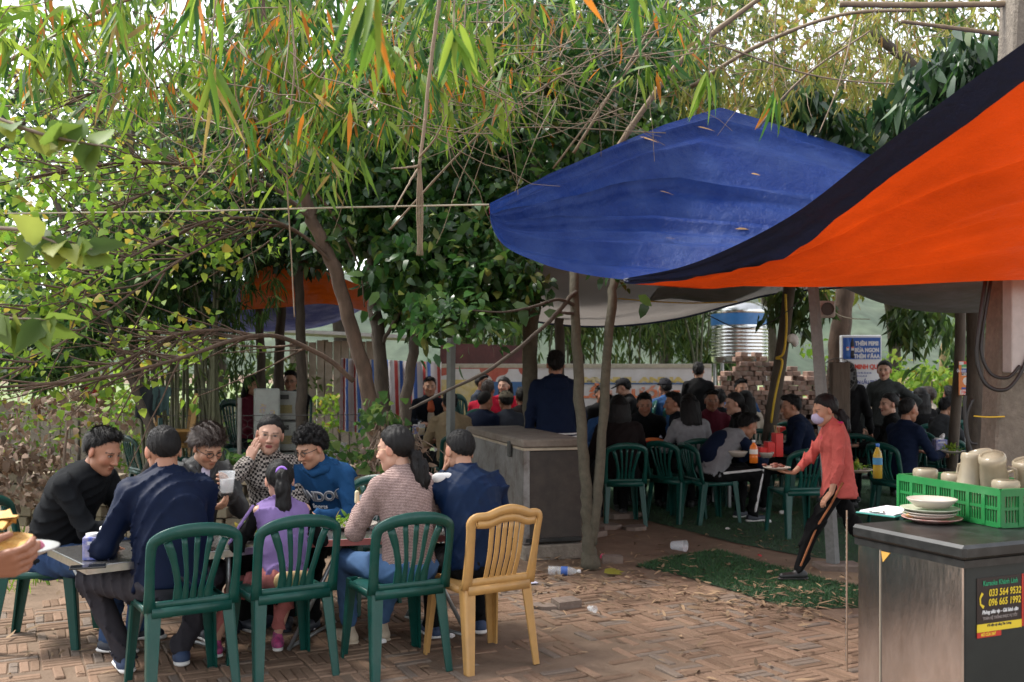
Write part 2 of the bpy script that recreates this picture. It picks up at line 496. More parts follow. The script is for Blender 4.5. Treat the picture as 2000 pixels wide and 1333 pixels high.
def hair_mesh(style, g, h, seed):
    r = np.random.default_rng(seed); s = Solid()
    th = {'short': .009, 'crop': .0035, 'tousled': .020, 'curly': .022, 'pony': .007, 'long': .012, 'bun': .007, 'lowpony': .009}.get(style, .010)
    s.ell((0, -.016 * g, .031 * g), np.array([.077 + th, .095 + th, .092 + th * 1.1]) * g)
    if style in ('short', 'tousled'): s.ell((0, .035 * g, .108 * g), np.array([.055, .045, .022]) * g, k=.03 * g)
    if style == 'tousled':
        for _ in range(34):
            a = r.uniform(-1.5, 1.5); b = r.uniform(.25, 1.25)
            p = np.array([math.sin(a) * .085 * math.cos(b * .8), math.cos(a) * .098 * math.cos(b * .8) - .01, .032 + .098 * math.sin(b)])
            q = p + np.array([r.normal(0, .012), .028 + r.normal(0, .012), -.030 + r.normal(0, .010)])
            s.rc(p * g, q * g, .011 * g, .003 * g, .006 * g)
    if style == 'curly':
        for _ in range(90):
            a = r.uniform(-PI, PI); b = r.uniform(.1, 1.5)
            p = np.array([math.sin(a) * .096 * math.cos(b * .9), math.cos(a) * .110 * math.cos(b * .9) - .016, .032 + .108 * math.sin(b)])
            s.ell(p * g, np.full(3, r.uniform(.010, .019)) * g, k=.006 * g)
    tail = []
    if style == 'pony': tail = [((0, -.09, .045), .026), ((0, -.130, .02), .038), ((0, -.135, -.06), .046), ((.005, -.125, -.16), .045), ((.0, -.115, -.26), .032), ((0, -.11, -.33), .010)]
    if style == 'lowpony': tail = [((0, -.10, -.035), .024), ((.0, -.128, -.06), .030), ((.004, -.135, -.12), .044), ((.012, -.13, -.19), .046), ((.02, -.12, -.25), .034), ((.028, -.11, -.30), .010)]
    def tailfn(): s.chain([np.array(p) * g for p, _ in tail], [q * g for _, q in tail], .012 * g)
    def keep(p, d):
        x, y, z = (p / g).T
        ys, zs = {'crop': ((-.12, -.07, -.02, .012, .05, .10), (-.080, -.062, .000, .040, .078, .100)),
                  'short': ((-.12, -.07, -.02, .012, .05, .10), (-.078, -.060, -.004, .034, .074, .096)),
                  'tousled': ((-.12, -.07, -.02, .012, .05, .13), (-.080, -.058, -.008, .020, .048, .054)),
                  'curly': ((-.12, -.07, -.02, .012, .05, .13), (-.075, -.050, .000, .028, .056, .064))}.get(style,
                  ((-.12, -.07, -.02, .012, .05, .10), (-.080, -.075, -.034, .022, .056, .078)))
        cut = -(z - np.interp(y, ys, zs)) * .75 + .0035 * np.sin(x * 210 + 2 * np.sin(y * 160)) * np.sin(y * 190 + z * 120)
        ln_ = np.interp(y, ys, zs); fade = {'crop': .03, 'short': .055, 'tousled': .03, 'curly': .02}.get(style, .035)
        d = d + (th + .0015) * g * (1 - np.clip((z - ln_ + .004 * np.sin(x * 300) * np.sin(y * 260)) / fade, 0, 1))
        if style == 'long': cut = np.minimum(cut, (y - .035))
        cut = cut * g
        kk = .006 * g; hh = np.clip(.5 - .5 * (cut - d) / kk, 0, 1)
        return cut * (1 - hh) + d * hh + kk * hh * (1 - hh)
    amp = {'curly': .006, 'tousled': .005, 'short': .0032}.get(style, .0018) * g
    ds = [r.normal(size=3) * np.array([1, 1, .25]) for _ in range(4)]
    def dsp(p):
        o = 0
        for i, q in enumerate(ds): o = o + np.sin(p @ q * (95 + 60 * i) / g + i)
        return amp * o * .6
    v, q = s.mesh(h, disp=dsp, post=keep)
    out = [(v, q, (0, 0, 0))]
    if style in ('pony', 'lowpony'):
        s = Solid(); tailfn(); a2 = .004 if style == 'pony' else .007
        v2, q2 = s.mesh(h, disp=lambda p: a2 * g * (np.sin(p @ np.array([140, 120, 12]) / g + 3 * np.sin(p[:, 2] * 30 / g)) + np.sin(p @ np.array([-170, 90, 25]) / g + 1)) * .6)
        out.append((v2, q2, (0, 0, 0)))
    if style == 'bun':
        s = Solid(); s.ell(np.array([0, -.095, .085]) * g, np.array([.036, .034, .034]) * g)
        v2, q2 = s.mesh(h, disp=dsp); out.append((v2, q2, (0, 0, 0)))
    if style == 'long':
        s = Solid()
        for x in np.linspace(-.078, .078, 9):
            yb = -.085 * math.sqrt(max(0, 1 - (x / .098) ** 2)) - .02
            s.chain(np.array([(x, yb, .03), (x * 1.12, yb - .012, -.10), (x * 1.15, yb - .015, -.20), (x * 1.08, yb - .005, -.28 + r.normal(0, .02))]) * g, [.024 * g, .027 * g, .025 * g, .010 * g], .012 * g)
        v2, q2 = s.mesh(h, disp=dsp); out.append((v2, q2, (0, 0, 0)))
    V, Q, _ = cat_meshes(out)
    return V, Q
def strands(v, q, style, g, seed, n, wk=1):
    """loose strands that break up the outline of the hair"""
    r = np.random.default_rng(seed + 50); nr = np.zeros_like(v)
    fn = np.cross(v[q[:, 2]] - v[q[:, 0]], v[q[:, 3]] - v[q[:, 1]])
    for k in range(4): np.add.at(nr, q[:, k], fn)
    nr /= np.linalg.norm(nr, axis=1)[:, None] + 1e-12
    i = r.integers(0, len(v), n); p = v[i] - nr[i] * .001; nn = nr[i]
    ln = {'crop': .007, 'short': .026, 'tousled': .036, 'curly': .020, 'pony': .018, 'lowpony': .020, 'long': .05, 'bun': .016}[style] * g
    fl = np.repeat(np.array([[0, -.25, -1.0]]), n, 0)
    top = p[:, 2] > .08 * g
    if style in ('short', 'tousled', 'crop'): fl[top] = (.15, .8, -.1)
    if style in ('pony', 'lowpony', 'bun'):
        hd = p[:, 1] > -.105 * g; fl[hd] = np.array([0, -.11, .04 if style != 'lowpony' else -.04]) * g - p[hd]
    if style == 'curly': fl = r.normal(0, 1, (n, 3))
    fl = fl / (np.linalg.norm(fl, axis=1)[:, None] + 1e-9); fl = fl - nn * (fl * nn).sum(1)[:, None]
    up = {'crop': .9, 'short': .5, 'tousled': .5, 'curly': .6}.get(style, .04)
    d = fl + nn * up * r.uniform(.3, 1.2, (n, 1)) + r.normal(0, .22 if up > .1 else .09, (n, 3)); d = d / np.linalg.norm(d, axis=1)[:, None] * ln * r.uniform(.5, 1.2, (n, 1))
    s = np.cross(d, nn); s = s / (np.linalg.norm(s, axis=1)[:, None] + 1e-9) * .0013 * g * wk
    m = len(v); V = np.concatenate([v, p - s, p + s, p + d * .6 + s * .7, p + d]); k = np.arange(n)
    T = np.concatenate([np.stack([m + k, m + n + k, m + 2 * n + k], 1), np.stack([m + k, m + 2 * n + k, m + 3 * n + k], 1)])
    return V, [q, T]
def person(label, loc, yaw, sit=.44, lean=8, side=0, twist=0, head=(0, 0, 0), hl=None, hr=None, hld=None, hrd=None, hln=None, hrn=None, curl=(.55, .55),
           fl=None, fr=None, knee_out=.12, g=1.0, w=1.0, lod=1, top=None, bottom=None, shoe=None, sole=None, hair='short', skin='tan', hair_mat=None, fem=False,
           glasses=None, seed=0, sleeves=None, fold=None, fz=0.0, shoulder=0.0, elbow=None, cap=None, mask=None, collar=None, hem=0.0, cuff=.0, group=None, barefoot=False, ankle=False, hgs=1.0):
    h_head, h_hand, h_cl = ((.0042, .0042, .0105), (.0066, .0075, .017), (.0105, .0125, .024))[lod]
    if fold is None: fold = (.021, .019, .014)[lod]
    fwd = np.array([math.cos(rad(yaw)), math.sin(rad(yaw)), 0]); right = np.array([fwd[1], -fwd[0], 0])
    M = np.stack([right, fwd, np.array([0, 0, 1.0])], 1)
    root = thing('person', label, 'person', (loc[0], loc[1], fz), 0.0, group)
    A = np.array
    pel = A([0, 0, (sit + .075) if sit else .925 * g])
    def sp(a): return A([math.sin(rad(side)) * math.cos(rad(a)), math.sin(rad(a)), math.cos(rad(a)) * math.cos(rad(side))])
    p1 = pel + sp(lean * .45) * .19 * g; p2 = p1 + sp(lean * 1.05) * .16 * g; nb = p2 + sp(lean * 1.35) * .128 * g
    sdn = sp(lean * 1.05); fax = norm(A([0, sdn[2], -sdn[1]]))
    tw = Rz(rad(twist)); rx = tw @ A([1.0, 0, 0]); fx = tw @ fax
    sw = (.155 if fem else .172) * g * w
    shL = nb - sdn * .045 * g - rx * sw + A([0, 0, shoulder]); shR = nb - sdn * .045 * g + rx * sw + A([0, 0, shoulder])
    if hl is None: hl = (-.16, .36, sit + .26) if sit else (-.26, .05, .80 * g)
    if hr is None: hr = (.16, .36, sit + .26) if sit else (.26, .05, .80 * g)
    eo = elbow or ((-.6, -.5, -.8), (.6, -.5, -.8))
    elL, wrL = ik(shL, A(hl, float), .285 * g, .245 * g, eo[0]); elR, wrR = ik(shR, A(hr, float), .285 * g, .245 * g, eo[1])
    hipL = pel + A([-.088 * g, .02, -.03]); hipR = pel + A([.088 * g, .02, -.03])
    if fl is None: fl = (-.13, .46, 0) if sit else (-.10, .0, 0)
    if fr is None: fr = (.13, .46, 0) if sit else (.10, .0, 0)
    anL = A(fl, float) + A([0, 0, .085]); anR = A(fr, float) + A([0, 0, .085])
    knL, anL = ik(hipL, anL, .43 * g, .41 * g, (-knee_out, 1, .35 if sit else 0)); knR, anR = ik(hipR, anR, .43 * g, .41 * g, (knee_out, 1, .35 if sit else 0))
    # head frame
    hy, hp, hro = [rad(a) for a in head]
    HR = Rz(hy) @ Rx(-hp) @ Ry(hro)
    hg = hgs * g; hc = nb + sdn * .045 * g + HR @ A([0, .030, .112]) * hg
    skc = SK[skin] if isinstance(skin, str) else skin
    lips = (.25, .055, .05) if fem else tuple(A(skc) * A([.82, .60, .58]))
    hs = head_solid(hg, fem); v, q = hs.mesh(h_head)
    col = face_paint(v, hg, skc, fem, lips)
    parts = [(v @ HR.T + hc, q, col)]
    body = Solid()
    body.rc(nb - sdn * .03, hc + HR @ A([0, -.022, -.055]) * g, .056 * g * (.9 if fem else 1), .050 * g * (.9 if fem else 1), .02)
    body.rc(nb - sdn * .09, nb - sdn * .05, .11 * g, .085 * g, .03, (fx, .7))
    v, q = body.mesh(h_cl * .7); parts.append((v, q, A(skc) * .95))
    core = Solid()
    core.rc(pel, p2, .06 * g, .07 * g, .04); core.rc(shL, shR, .045 * g, .045 * g, .03)
    for S_, E_, W_ in ((shL, elL, wrL), (shR, elR, wrR)):
        core.rc(S_, E_, .042 * g, .036 * g, .02); core.rc(E_, W_, .036 * g, .024 * g, .015)
    for H_, K_, N_ in ((hipL, knL, anL), (hipR, knR, anR)):
        core.rc(H_, K_, .05 * g, .044 * g, .02); core.rc(K_, N_, .046 * g, .032 * g, .02)
        if barefoot: core.rc(N_ + A([0, -.02, -.055]), N_ + A([0, .13, -.065]), .028, .022, .02)
    v, q = core.mesh(h_cl * .9); parts.append((v, q, skc))
    hd = [A(hld, float) if hld is not None else norm(wrL - elL) + A([.15, .1, -.05]), A(hrd, float) if hrd is not None else norm(wrR - elR) + A([-.15, .1, -.05])]
    hn = [A(hln, float) if hln is not None else A([.25, 0, -1.0]), A(hrn, float) if hrn is not None else A([-.25, 0, -1.0])]
    for W_, d_, n_, sg, cu in ((wrL, hd[0], hn[0], -1, curl[0]), (wrR, hd[1], hn[1], 1, curl[1])):
        s = Solid(); hand_solid(s, W_, d_, n_, sg, cu, g); v, q = s.mesh(h_hand); parts.append((v, q, A(skc) * A([1, .95, .93])))
    V, Q, C = cat_meshes(parts)
    add('body', mesh_np('body', V @ M.T, Q, M_SKIN, C, True), root)
    # jacket
    ww = w * g; fl_ax = (fx, .74)
    J = Solid()
    hd0 = pel - sp(lean * .3) * ((.035 if sit else .10) + hem)
    J.rc(hd0 - sp(lean * .3) * .06, p1, (.166 if fem else .176) * ww * (1 if sit else 1.13), (.138 if fem else .152) * ww, .05, (fax, .80))
    J.ell(hd0 - sp(lean * .3) * .25, A([.7, .7, .25]), R=Rx(-rad(lean * .3)), k=.012, sub=True)
    J.rc(p1, p2, (.138 if fem else .150) * ww, (.150 if fem else .166) * ww, .05, fl_ax)
    J.rc(p2, nb - sdn * .06 * g, (.150 if fem else .166) * ww, .12 * ww, .05, (fx, .68))
    J.rc(shL + rx * .02, shR - rx * .02, .064 * g, .064 * g, .05)
    J.rc(nb - sdn * .05, nb + sdn * .012, .085 * g, .066 * g, .04)
    if fem: J.ell(p2 + fx * .085 * g, A([.12, .05, .06]) * g, k=.05)
    if collar: J.rc(nb + sdn * .0, nb + sdn * .045 * g + fx * .012, .066 * g, .064 * g, .012)
    cl = norm(wrL - elL); cr = norm(wrR - elR)
    arms = J if sleeves is None else Solid()
    for S_, E_, W_, c_ in ((shL, elL, wrL, cl), (shR, elR, wrR, cr)):
        arms.rc(S_ - A([0, 0, .008]), E_, .061 * g, .052 * g, .03); arms.rc(E_, W_ - c_ * (.005 + cuff), .055 * g, .042 * g, .02)
    v, q = J.mesh(h_cl, disp=folds(fold, seed, 5.5))
    jo = add('jacket', mesh_np('jacket', v @ M.T, q, top, None, True), root)
    if sleeves is not None:
        v, q = arms.mesh(h_cl, disp=folds(fold, seed + 5, 6)); lft = (v[:, 0] < nb[0] + side * .004)[q[:, 0]]
        for mk in (lft, ~lft):
            if mk.any(): add('sleeve', mesh_np('sleeve', v @ M.T, q[mk], sleeves, None, True), root)
    # trousers
    T = Solid()
    ts = 1 if sit else .84
    T.ell(pel + A([0, -.005, -.02]), A([.165, .125, .115]) * ww * ts, k=.05)
    for H_, K_, N_ in ((hipL, knL, anL), (hipR, knR, anR)):
        T.rc(H_, K_, .088 * ww * ts, .066 * ww, .03); T.rc(K_, N_ + A([0, 0, .05 if ankle else .005]), .064 * ww, (.052 if fem else .056) * g, .03)
    v, q = T.mesh(h_cl, disp=folds(fold * 1.1, seed + 9, 5))
    add('trousers', mesh_np('trousers', v @ M.T, q, bottom, None, True), root)
    if not barefoot:
        for K_, N_ in ((knL, anL), (knR, anR)):
            toe = N_ - K_; toe[2] = 0
            td = A([0, 1.0, 0]) if np.linalg.norm(toe) < .25 or toe[1] > -.02 else A([0, 1.0, 0])
            td = norm(td + A([.12 * np.sign(N_[0]), 0, 0]))
            S_ = Solid(); b = N_ + A([0, 0, -.045])
            S_.rc(b - td * .035, b + td * .12 + A([0, 0, -.006]), .038 * g, .030 * g, .02); S_.rc(b + A([0, 0, .0]), N_ + A([0, 0, .0]), .038 * g, .036 * g, .03)
            v, q = S_.mesh(h_hand * 1.3, post=lambda p, d, b=b: np.maximum(d, -(p[:, 2] - (b[2] - .022)) ))
            so = add('shoe', mesh_np('shoe', v @ M.T, q, shoe, None, True), root)
            S_ = Solid(); b2 = N_ + A([0, 0, -.068])
            S_.rc(b2 - td * .040, b2 + td * .13, .041 * g, .036 * g, .02, (A([0, 0, 1.0]), .42)); v, q = S_.mesh(h_hand * 1.3)
            add('sole', mesh_np('sole', v @ M.T, q, sole or shoe, None, True), so)
    # hair
    if hair:
        v, q = hair_mesh(hair, hg, h_head * 1.15, seed); v, fs = strands(v, q, hair, hg, seed, (5200, 2200, 900)[lod], (1, 2, 3)[lod])
        add('hair', mesh_np('hair', (v @ HR.T + hc) @ M.T, fs, hair_mat or M_HAIR, None, True), root)
    if glasses:
        mb = MB()
        for x in (-1, 1):
            a = np.linspace(0, 2 * PI, 17)
            ring = np.stack([x * .032 + .0215 * np.cos(a), np.full(17, .099) - .004 * np.abs(np.cos(a)), .002 + .0165 * np.sin(a)], 1)
            mb.tube(ring * hg @ HR.T + hc, (.0022 if glasses == 'black' else .0010) * hg, 5, False)
            mb.tube(np.array([(x * .053, .093, .006), (x * .078, .05, .006), (x * .082, -.005, .004)]) * hg @ HR.T + hc, (.0022 if glasses == 'black' else .001) * hg, 5)
        mb.tube(np.array([(-.0105, .101, .004), (0, .106, .007), (.0105, .101, .004)]) * hg @ HR.T + hc, .0016 * hg, 5)
        me = mb.mesh('glasses', M_GLASS_F if glasses == 'black' else M_GLASS_G)
        me.transform(Matrix(M.tolist()).to_4x4()); add('glasses', me, root)
    if cap:
        s = Solid(); s.ell((0, -.012 * hg, .040 * hg), A([.094, .112, .098]) * hg)
        v, q = s.mesh(h_head * 1.4, post=lambda p, d: np.maximum(d, -(p[:, 2] - .045 * hg - .12 * p[:, 1])))
        co = add('cap', mesh_np('cap', (v @ HR.T + hc) @ M.T, q, cap, None, True), root)
        s = Solid(); s.ell((0, .085 * hg, .052 * hg), A([.072, .085, .012]) * hg, R=Rx(-.15)); v, q = s.mesh(h_head * 1.2)
        add('brim', mesh_np('brim', (v @ HR.T + hc) @ M.T, q, cap, None, True), co)
    if mask:
        s = Solid(); s.ell((0, .070 * hg, -.052 * hg), A([.060, .052, .050]) * hg); s.rc((0, .105 * hg, -.025 * hg), (0, .108 * hg, -.045 * hg), .012 * hg, .012 * hg, .02)
        v, q = s.mesh(h_head * 1.2); add('face_mask', mesh_np('face_mask', (v @ HR.T + hc) @ M.T, q, mask, None, True), root)
    return dict(root=root, M=M, HR=HR, hc=hc, nb=nb, p1=p1, p2=p2, pel=pel, shL=shL, shR=shR, elL=elL, elR=elR, wrL=wrL, wrR=wrR, knL=knL, knR=knR, anL=anL, anR=anR, hipL=hipL, hipR=hipR,
                rx=rx, fx=fx, sdn=sdn, jacket=jo, loc=np.array([loc[0], loc[1], fz]), g=g)
def strip(pr, name, pts, rr, m, k=.004, h=.006):
    """a raised band or trim on clothing, following points given in the person's own frame"""
    s = Solid().chain([np.asarray(p, float) for p in pts], [rr] * len(pts) if np.isscalar(rr) else rr, k); v, q = s.mesh(h)
    return add(name, mesh_np(name, v @ pr['M'].T, q, m, None, True), pr['root'])
# ------------------------------------------------------------------ ground
M_DIRT = mat('dry_earth', (.195, .140, .100), rough=.95, var=.22, vscale=1.7, bump=.5, bscale=26, col2=(.145, .104, .076), spec=.1, coord='Object')
M_BRICK = mat('clay_paver', attr=True, rough=.9, var=.16, vscale=14, bump=.35, bscale=80, dirt=(.19, .135, .096), dirt_amt=.75, dscale=2.6, spec=.12)
def gz(x, y):
    """gentle unevenness of the trodden ground"""
    return .012 * np.sin(x * 1.9 + .6 * y) * np.sin(y * 1.3 - .7 * x) + .006 * np.sin(x * 5.1 + 2) * np.sin(y * 4.3)
xs = np.concatenate([[-600, -120, -40, -18], np.linspace(-9, 9, 91), [18, 40, 120, 600]])
ys_ = np.concatenate([[-300, -60, -10], np.linspace(1.5, 20, 94), [28, 45, 90, 200, 700]])
XX, YY = np.meshgrid(xs, ys_)
ZZ = gz(XX, YY) * np.clip((20 - YY) / 4, 0, 1) * np.clip((9 - np.abs(XX)) / 3, 0, 1) - .0035 + .003 * wob(np.stack([XX, YY, XX * 0], -1), 4, .5)* (np.abs(XX) < 10) - .012 * (YY > 16)
ground = MB().grid(np.stack([XX, YY, ZZ], -1)).build('ground', M_DIRT, None, True)
tag(ground, kind='structure')
# brick pavement: parquet of narrow clay bricks laid on edge, dusty, uneven, with a worn edge
pave_root = tag(add('brick_pavement', None), kind='structure')
pave_root['kind'] = 'structure'
def in_pave(x, y):
    edge = np.interp(x, [-6, -3.2, -1.5, .0, .7, 1.3, 1.9, 2.4, 4], [6.3, 6.6, 7.0, 7.25, 7.35, 6.95, 6.35, 6.15, 5.6])
    return y < edge + .12 * math.sin(x * 7.3) + .08 * math.sin(x * 17)
BL, BWd = .193, .0462
variants = []
for k in range(10):
    c = np.array([.195, .126, .086]) * random.uniform(.82, 1.10) + np.array([.03, .02, .015]) * random.uniform(-1, 1)
    if k in (2, 7): c = np.array([.165, .130, .105])
    m_ = MB().box((0, 0, -.025), (BL, BWd, .05), bev=.006)
    me = m_.mesh('brick', M_BRICK, False, np.repeat(c[None], m_.n, 0)); variants.append((me, c))
bricks = []
ang = rad(27); ca, sa = math.cos(ang), math.sin(ang); cell = .200
for i in range(-40, 48):
    for j in range(0, 56):
        cx, cy = (i * cell), (j * cell)
        # rotate the parquet about a point in front of the table
        bx = ca * cx - sa * cy + 1.0; by = sa * cx + ca * cy + 2.6
        if not (3.2 < by < 8 and -4.2 < bx < 3.2): continue
        if abs(bx) > by * .56 + .25: continue
        if not in_pave(bx, by): continue
        hor = ((i + j) % 2 == 0)
        for k in range(4):
            o = (k - 1.5) * (cell / 4)
            ox, oy = (0, o) if hor else (o, 0)
            a = ang + (0 if hor else PI / 2)
            x = bx + ca * ox - sa * oy; y = by + sa * ox + ca * oy
            w = math.sin(x * 2.1 + y * 1.4) + math.sin(x * .9 - y * 2.3 + 1.2)
            if random.random() < .035 + (.10 if w > 1.35 else 0): continue
            z = gz(x, y) + random.gauss(0, .002) + .003 + (-.012 if w > .9 and random.random() < .75 else 0) + (.010 if random.random() < .03 else 0)
            bricks.append((x, y, z, a + random.gauss(0, .02), random.randrange(10), random.gauss(0, .012), random.gauss(0, .008)))
bricks.sort(key=lambda b: (b[1] < 4.75 or abs(b[0]) > b[1] * .515, b[1]))
for b in bricks[:300]:
    o = add('brick', variants[b[4]][0], pave_root, (b[0], b[1], b[2]))
    o.rotation_euler = (b[5], b[6], b[3])
mb = MB(); cc = []
for b in bricks[300:]:
    n0 = mb.n
    R = Rz(b[3]) @ Ry(b[6]) @ Rx(b[5])
    mb.box((b[0], b[1], b[2] - .025), (BL, BWd, .05), bev=.005, R=R)
    cc.append(np.repeat(variants[b[4]][1][None], mb.n - n0, 0))
far = add('bricks', mb.mesh('bricks', M_BRICK, False, np.concatenate(cc)), pave_root)
tag(far, kind='stuff')
# artificial turf
M_TURF = mat('turf_backing', (.016, .045, .018), rough=.95, var=.3, vscale=9, bump=.4, bscale=300)
M_BLADE = mat('turf_blades', attr=True, rough=.6, var=0, trans=.2)
def blades(polys, dens, hgt, wd, seed, name):
    r = np.random.default_rng(seed); Vs = []; Fs = []; Cs = []; n = 0
    for poly, den in zip(polys, dens):
        poly = np.array(poly); lo, hi = poly.min(0), poly.max(0); N = int(den * np.prod(hi - lo))
        p = r.uniform(lo, hi, (N, 2)); inside = np.zeros(N, bool); j = len(poly) - 1
        for i in range(len(poly)):
            xi, yi = poly[i]; xj, yj = poly[j]
            inside ^= ((yi > p[:, 1]) != (yj > p[:, 1])) & (p[:, 0] < (xj - xi) * (p[:, 1] - yi) / (yj - yi + 1e-12) + xi); j = i
        p = p[inside]; p = p[wob(np.c_[p, p[:, :1] * 0], seed, .8) > -1.15]; N = len(p)
        a = r.uniform(0, 2 * PI, N); h = hgt * r.uniform(.5, 1.2, N); z0 = gz(p[:, 0], p[:, 1]) + .004
        dx, dy = np.cos(a), np.sin(a); ln = r.normal(0, .6, (N, 2)) * h[:, None]
        b0 = np.c_[p[:, 0] - dx * wd, p[:, 1] - dy * wd, z0]; b1 = np.c_[p[:, 0] + dx * wd, p[:, 1] + dy * wd, z0]; t = np.c_[p[:, 0] + ln[:, 0], p[:, 1] + ln[:, 1], z0 + h]
        V = np.stack([b0, b1, t], 1).reshape(-1, 3); Vs.append(V); Fs.append(np.arange(3 * N).reshape(-1, 3) + n); n += 3 * N
        c = np.array([.020, .078, .022]) * r.uniform(.5, 1.6, (N, 1)) + np.array([.03, .02, .0]) * (r.random((N, 1)) < .12); Cs.append(np.repeat(c, 3, 0))
    return mesh_np(name, np.concatenate(Vs), np.concatenate(Fs), M_BLADE, np.concatenate(Cs))
def poly_px(pts): return [tuple(G(x, y)[:2]) for x, y in pts]
turfA = poly_px([(1240, 1108), (1310, 1088), (1400, 1075), (1478, 1098), (1560, 1122), (1640, 1140), (1760, 1160), (1760, 1190), (1600, 1190), (1530, 1186), (1440, 1160), (1330, 1126)])
turfB = poly_px([(1285, 1022), (1360, 1040), (1440, 1062), (1560, 1085), (1680, 1102), (1840, 1112), (2150, 1110), (2150, 905), (1180, 905), (1140, 960), (1200, 1000)])
for nm, pl, dz in (('turf', turfA, .0), ('turf', turfB, .0)):
    mbt = MB(); n = len(pl); c = np.mean(pl, 0)
    # ring subdivision keeps the sheet on the uneven ground
    rings = [[(c[0] + (x - c[0]) * t, c[1] + (y - c[1]) * t) for x, y in pl] for t in (.04, .25, .45, .62, .76, .88, 1.0)]
    Pg = np.array([[(x, y, gz(x, y) + .004) for x, y in rg + rg[:1]] for rg in rings]); mbt.grid(Pg)
    t = tag(mbt.build(nm, M_TURF), kind='structure')
bl = add('grass', blades([turfA, turfB], [9000, 1500], .026, .0022, 3, 'grass'))
tag(bl, 'short green artificial grass on the two turf mats', 'grass', kind='stuff')
# gravel strip between the two turf mats and round the forked tree
M_STONE = mat('gravel_stones', attr=True, rough=.95, var=.1, bump=.2)
def pebbles(N, fn, smin, smax, seed, name, base=(.20, .15, .115)):
    r = np.random.default_rng(seed); p = fn(r, N); N = len(p)
    o = np.array([(1, 0, 0), (-1, 0, 0), (0, 1, 0), (0, -1, 0), (0, 0, 1), (0, 0, -1)], float)
    fc = np.array([(0, 2, 4), (2, 1, 4), (1, 3, 4), (3, 0, 4), (2, 0, 5), (1, 2, 5), (3, 1, 5), (0, 3, 5)])
    sc = r.uniform(smin, smax, (N, 1, 1)) * r.uniform(.5, 1.2, (N, 1, 3)) * np.array([1, 1, .55]); jit = 1 + r.normal(0, .22, (N, 6, 1))
    a = r.uniform(0, 6.28, N); q = o[None] * sc * jit
    V = np.stack([q[..., 0] * np.cos(a)[:, None] - q[..., 1] * np.sin(a)[:, None], q[..., 0] * np.sin(a)[:, None] + q[..., 1] * np.cos(a)[:, None], q[..., 2]], -1)
    V += np.c_[p, gz(p[:, 0], p[:, 1]) - .018][:, None]
    Fc = (fc[None] + 6 * np.arange(N)[:, None, None]).reshape(-1, 3)
    c = np.array(base) * r.uniform(.5, 1.3, (N, 1)) ; c = np.repeat(c, 6, 0)
    return mesh_np(name, V.reshape(-1, 3), Fc, M_STONE, c)
gl = np.array([G(x, y)[:2] for x, y in [(1190, 1000), (1290, 1035), (1420, 1072), (1540, 1108), (1660, 1130), (1900, 1140)]])
def along(r, N):
    u = r.uniform(0, len(gl) - 1, N); i = np.minimum(u.astype(int), len(gl) - 2); t = (u - i)[:, None]
    return gl[i] * (1 - t) + gl[i + 1] * t + np.c_[r.normal(0, .12, N), r.normal(0, .17, N)]
def around(r, N):
    return np.c_[r.uniform(-.1, 1.7, N), r.uniform(7.0, 9.2, N)]
def wide(r, N):
    p = np.c_[r.uniform(-5, 5, N), r.uniform(4.6, 14, N)]; return p[np.abs(p[:, 0]) < p[:, 1] * .55]
for fn, N, a, b, sd_, in ((along, 2600, .008, .022, 1), (around, 1400, .006, .020, 2), (wide, 2200, .004, .012, 3)):
    o = add('gravel', pebbles(N, fn, a, b, sd_, 'gravel')); tag(o, ('grey brown gravel strip between the turf mats', 'loose gravel round the forked tree', 'small stones scattered over the earth')[sd_ - 1], 'gravel', kind='stuff')
# broken paving slabs by the forked tree
M_SLAB = mat('broken_slab', (.17, .13, .105), rough=.95, var=.25, vscale=8, bump=.5, bscale=40)
slabs = [(1215, 1010, .5, .30, .05, .3), (1180, 1030, .36, .24, .05, -.4), (1240, 1032, .30, .2, .04, .8), (1145, 1045, .4, .22, .05, .1), (1195, 1098, .16, .10, .06, .1), (1105, 1182, .17, .12, .06, .5), (1060, 1185, .20, .11, .03, -.3)]
sl_lab = ['long broken paving slab on the gravel behind the forked tree', 'cracked square slab beside the forked tree', 'small tilted slab at the end of the gravel strip', 'flat slab between rusty freezer and forked tree',
          'loose brick lying at the foot of the forked tree', 'broken brick lying loose on the paving by the tan chair', 'thin brick shard on the paving by the tan chair']
for (x, y, a, b, c_, rz), lb in zip(slabs, sl_lab):
    p = G(x, y); m_ = MB(); pts = [(a * .5 * math.cos(t) * random.uniform(.8, 1.1), b * .5 * math.sin(t) * random.uniform(.8, 1.15)) for t in np.linspace(.3, 5.9, 7)]
    if c_ > .055: pts = [(-a / 2, -b / 2), (a / 2, -b / 2 * .9), (a / 2 * .95, b / 2), (-a / 2 * .9, b / 2)]
    m_.prism(pts, 0, c_); o = m_.build('paving_slab' if c_ <= .055 else 'loose_brick', M_SLAB, None, False, (p[0], p[1], gz(p[0], p[1]) - .008), rz); o.rotation_euler = (random.gauss(0, .03), random.gauss(0, .03), rz)
    tag(o, lb, 'slab' if c_ <= .055 else 'brick')
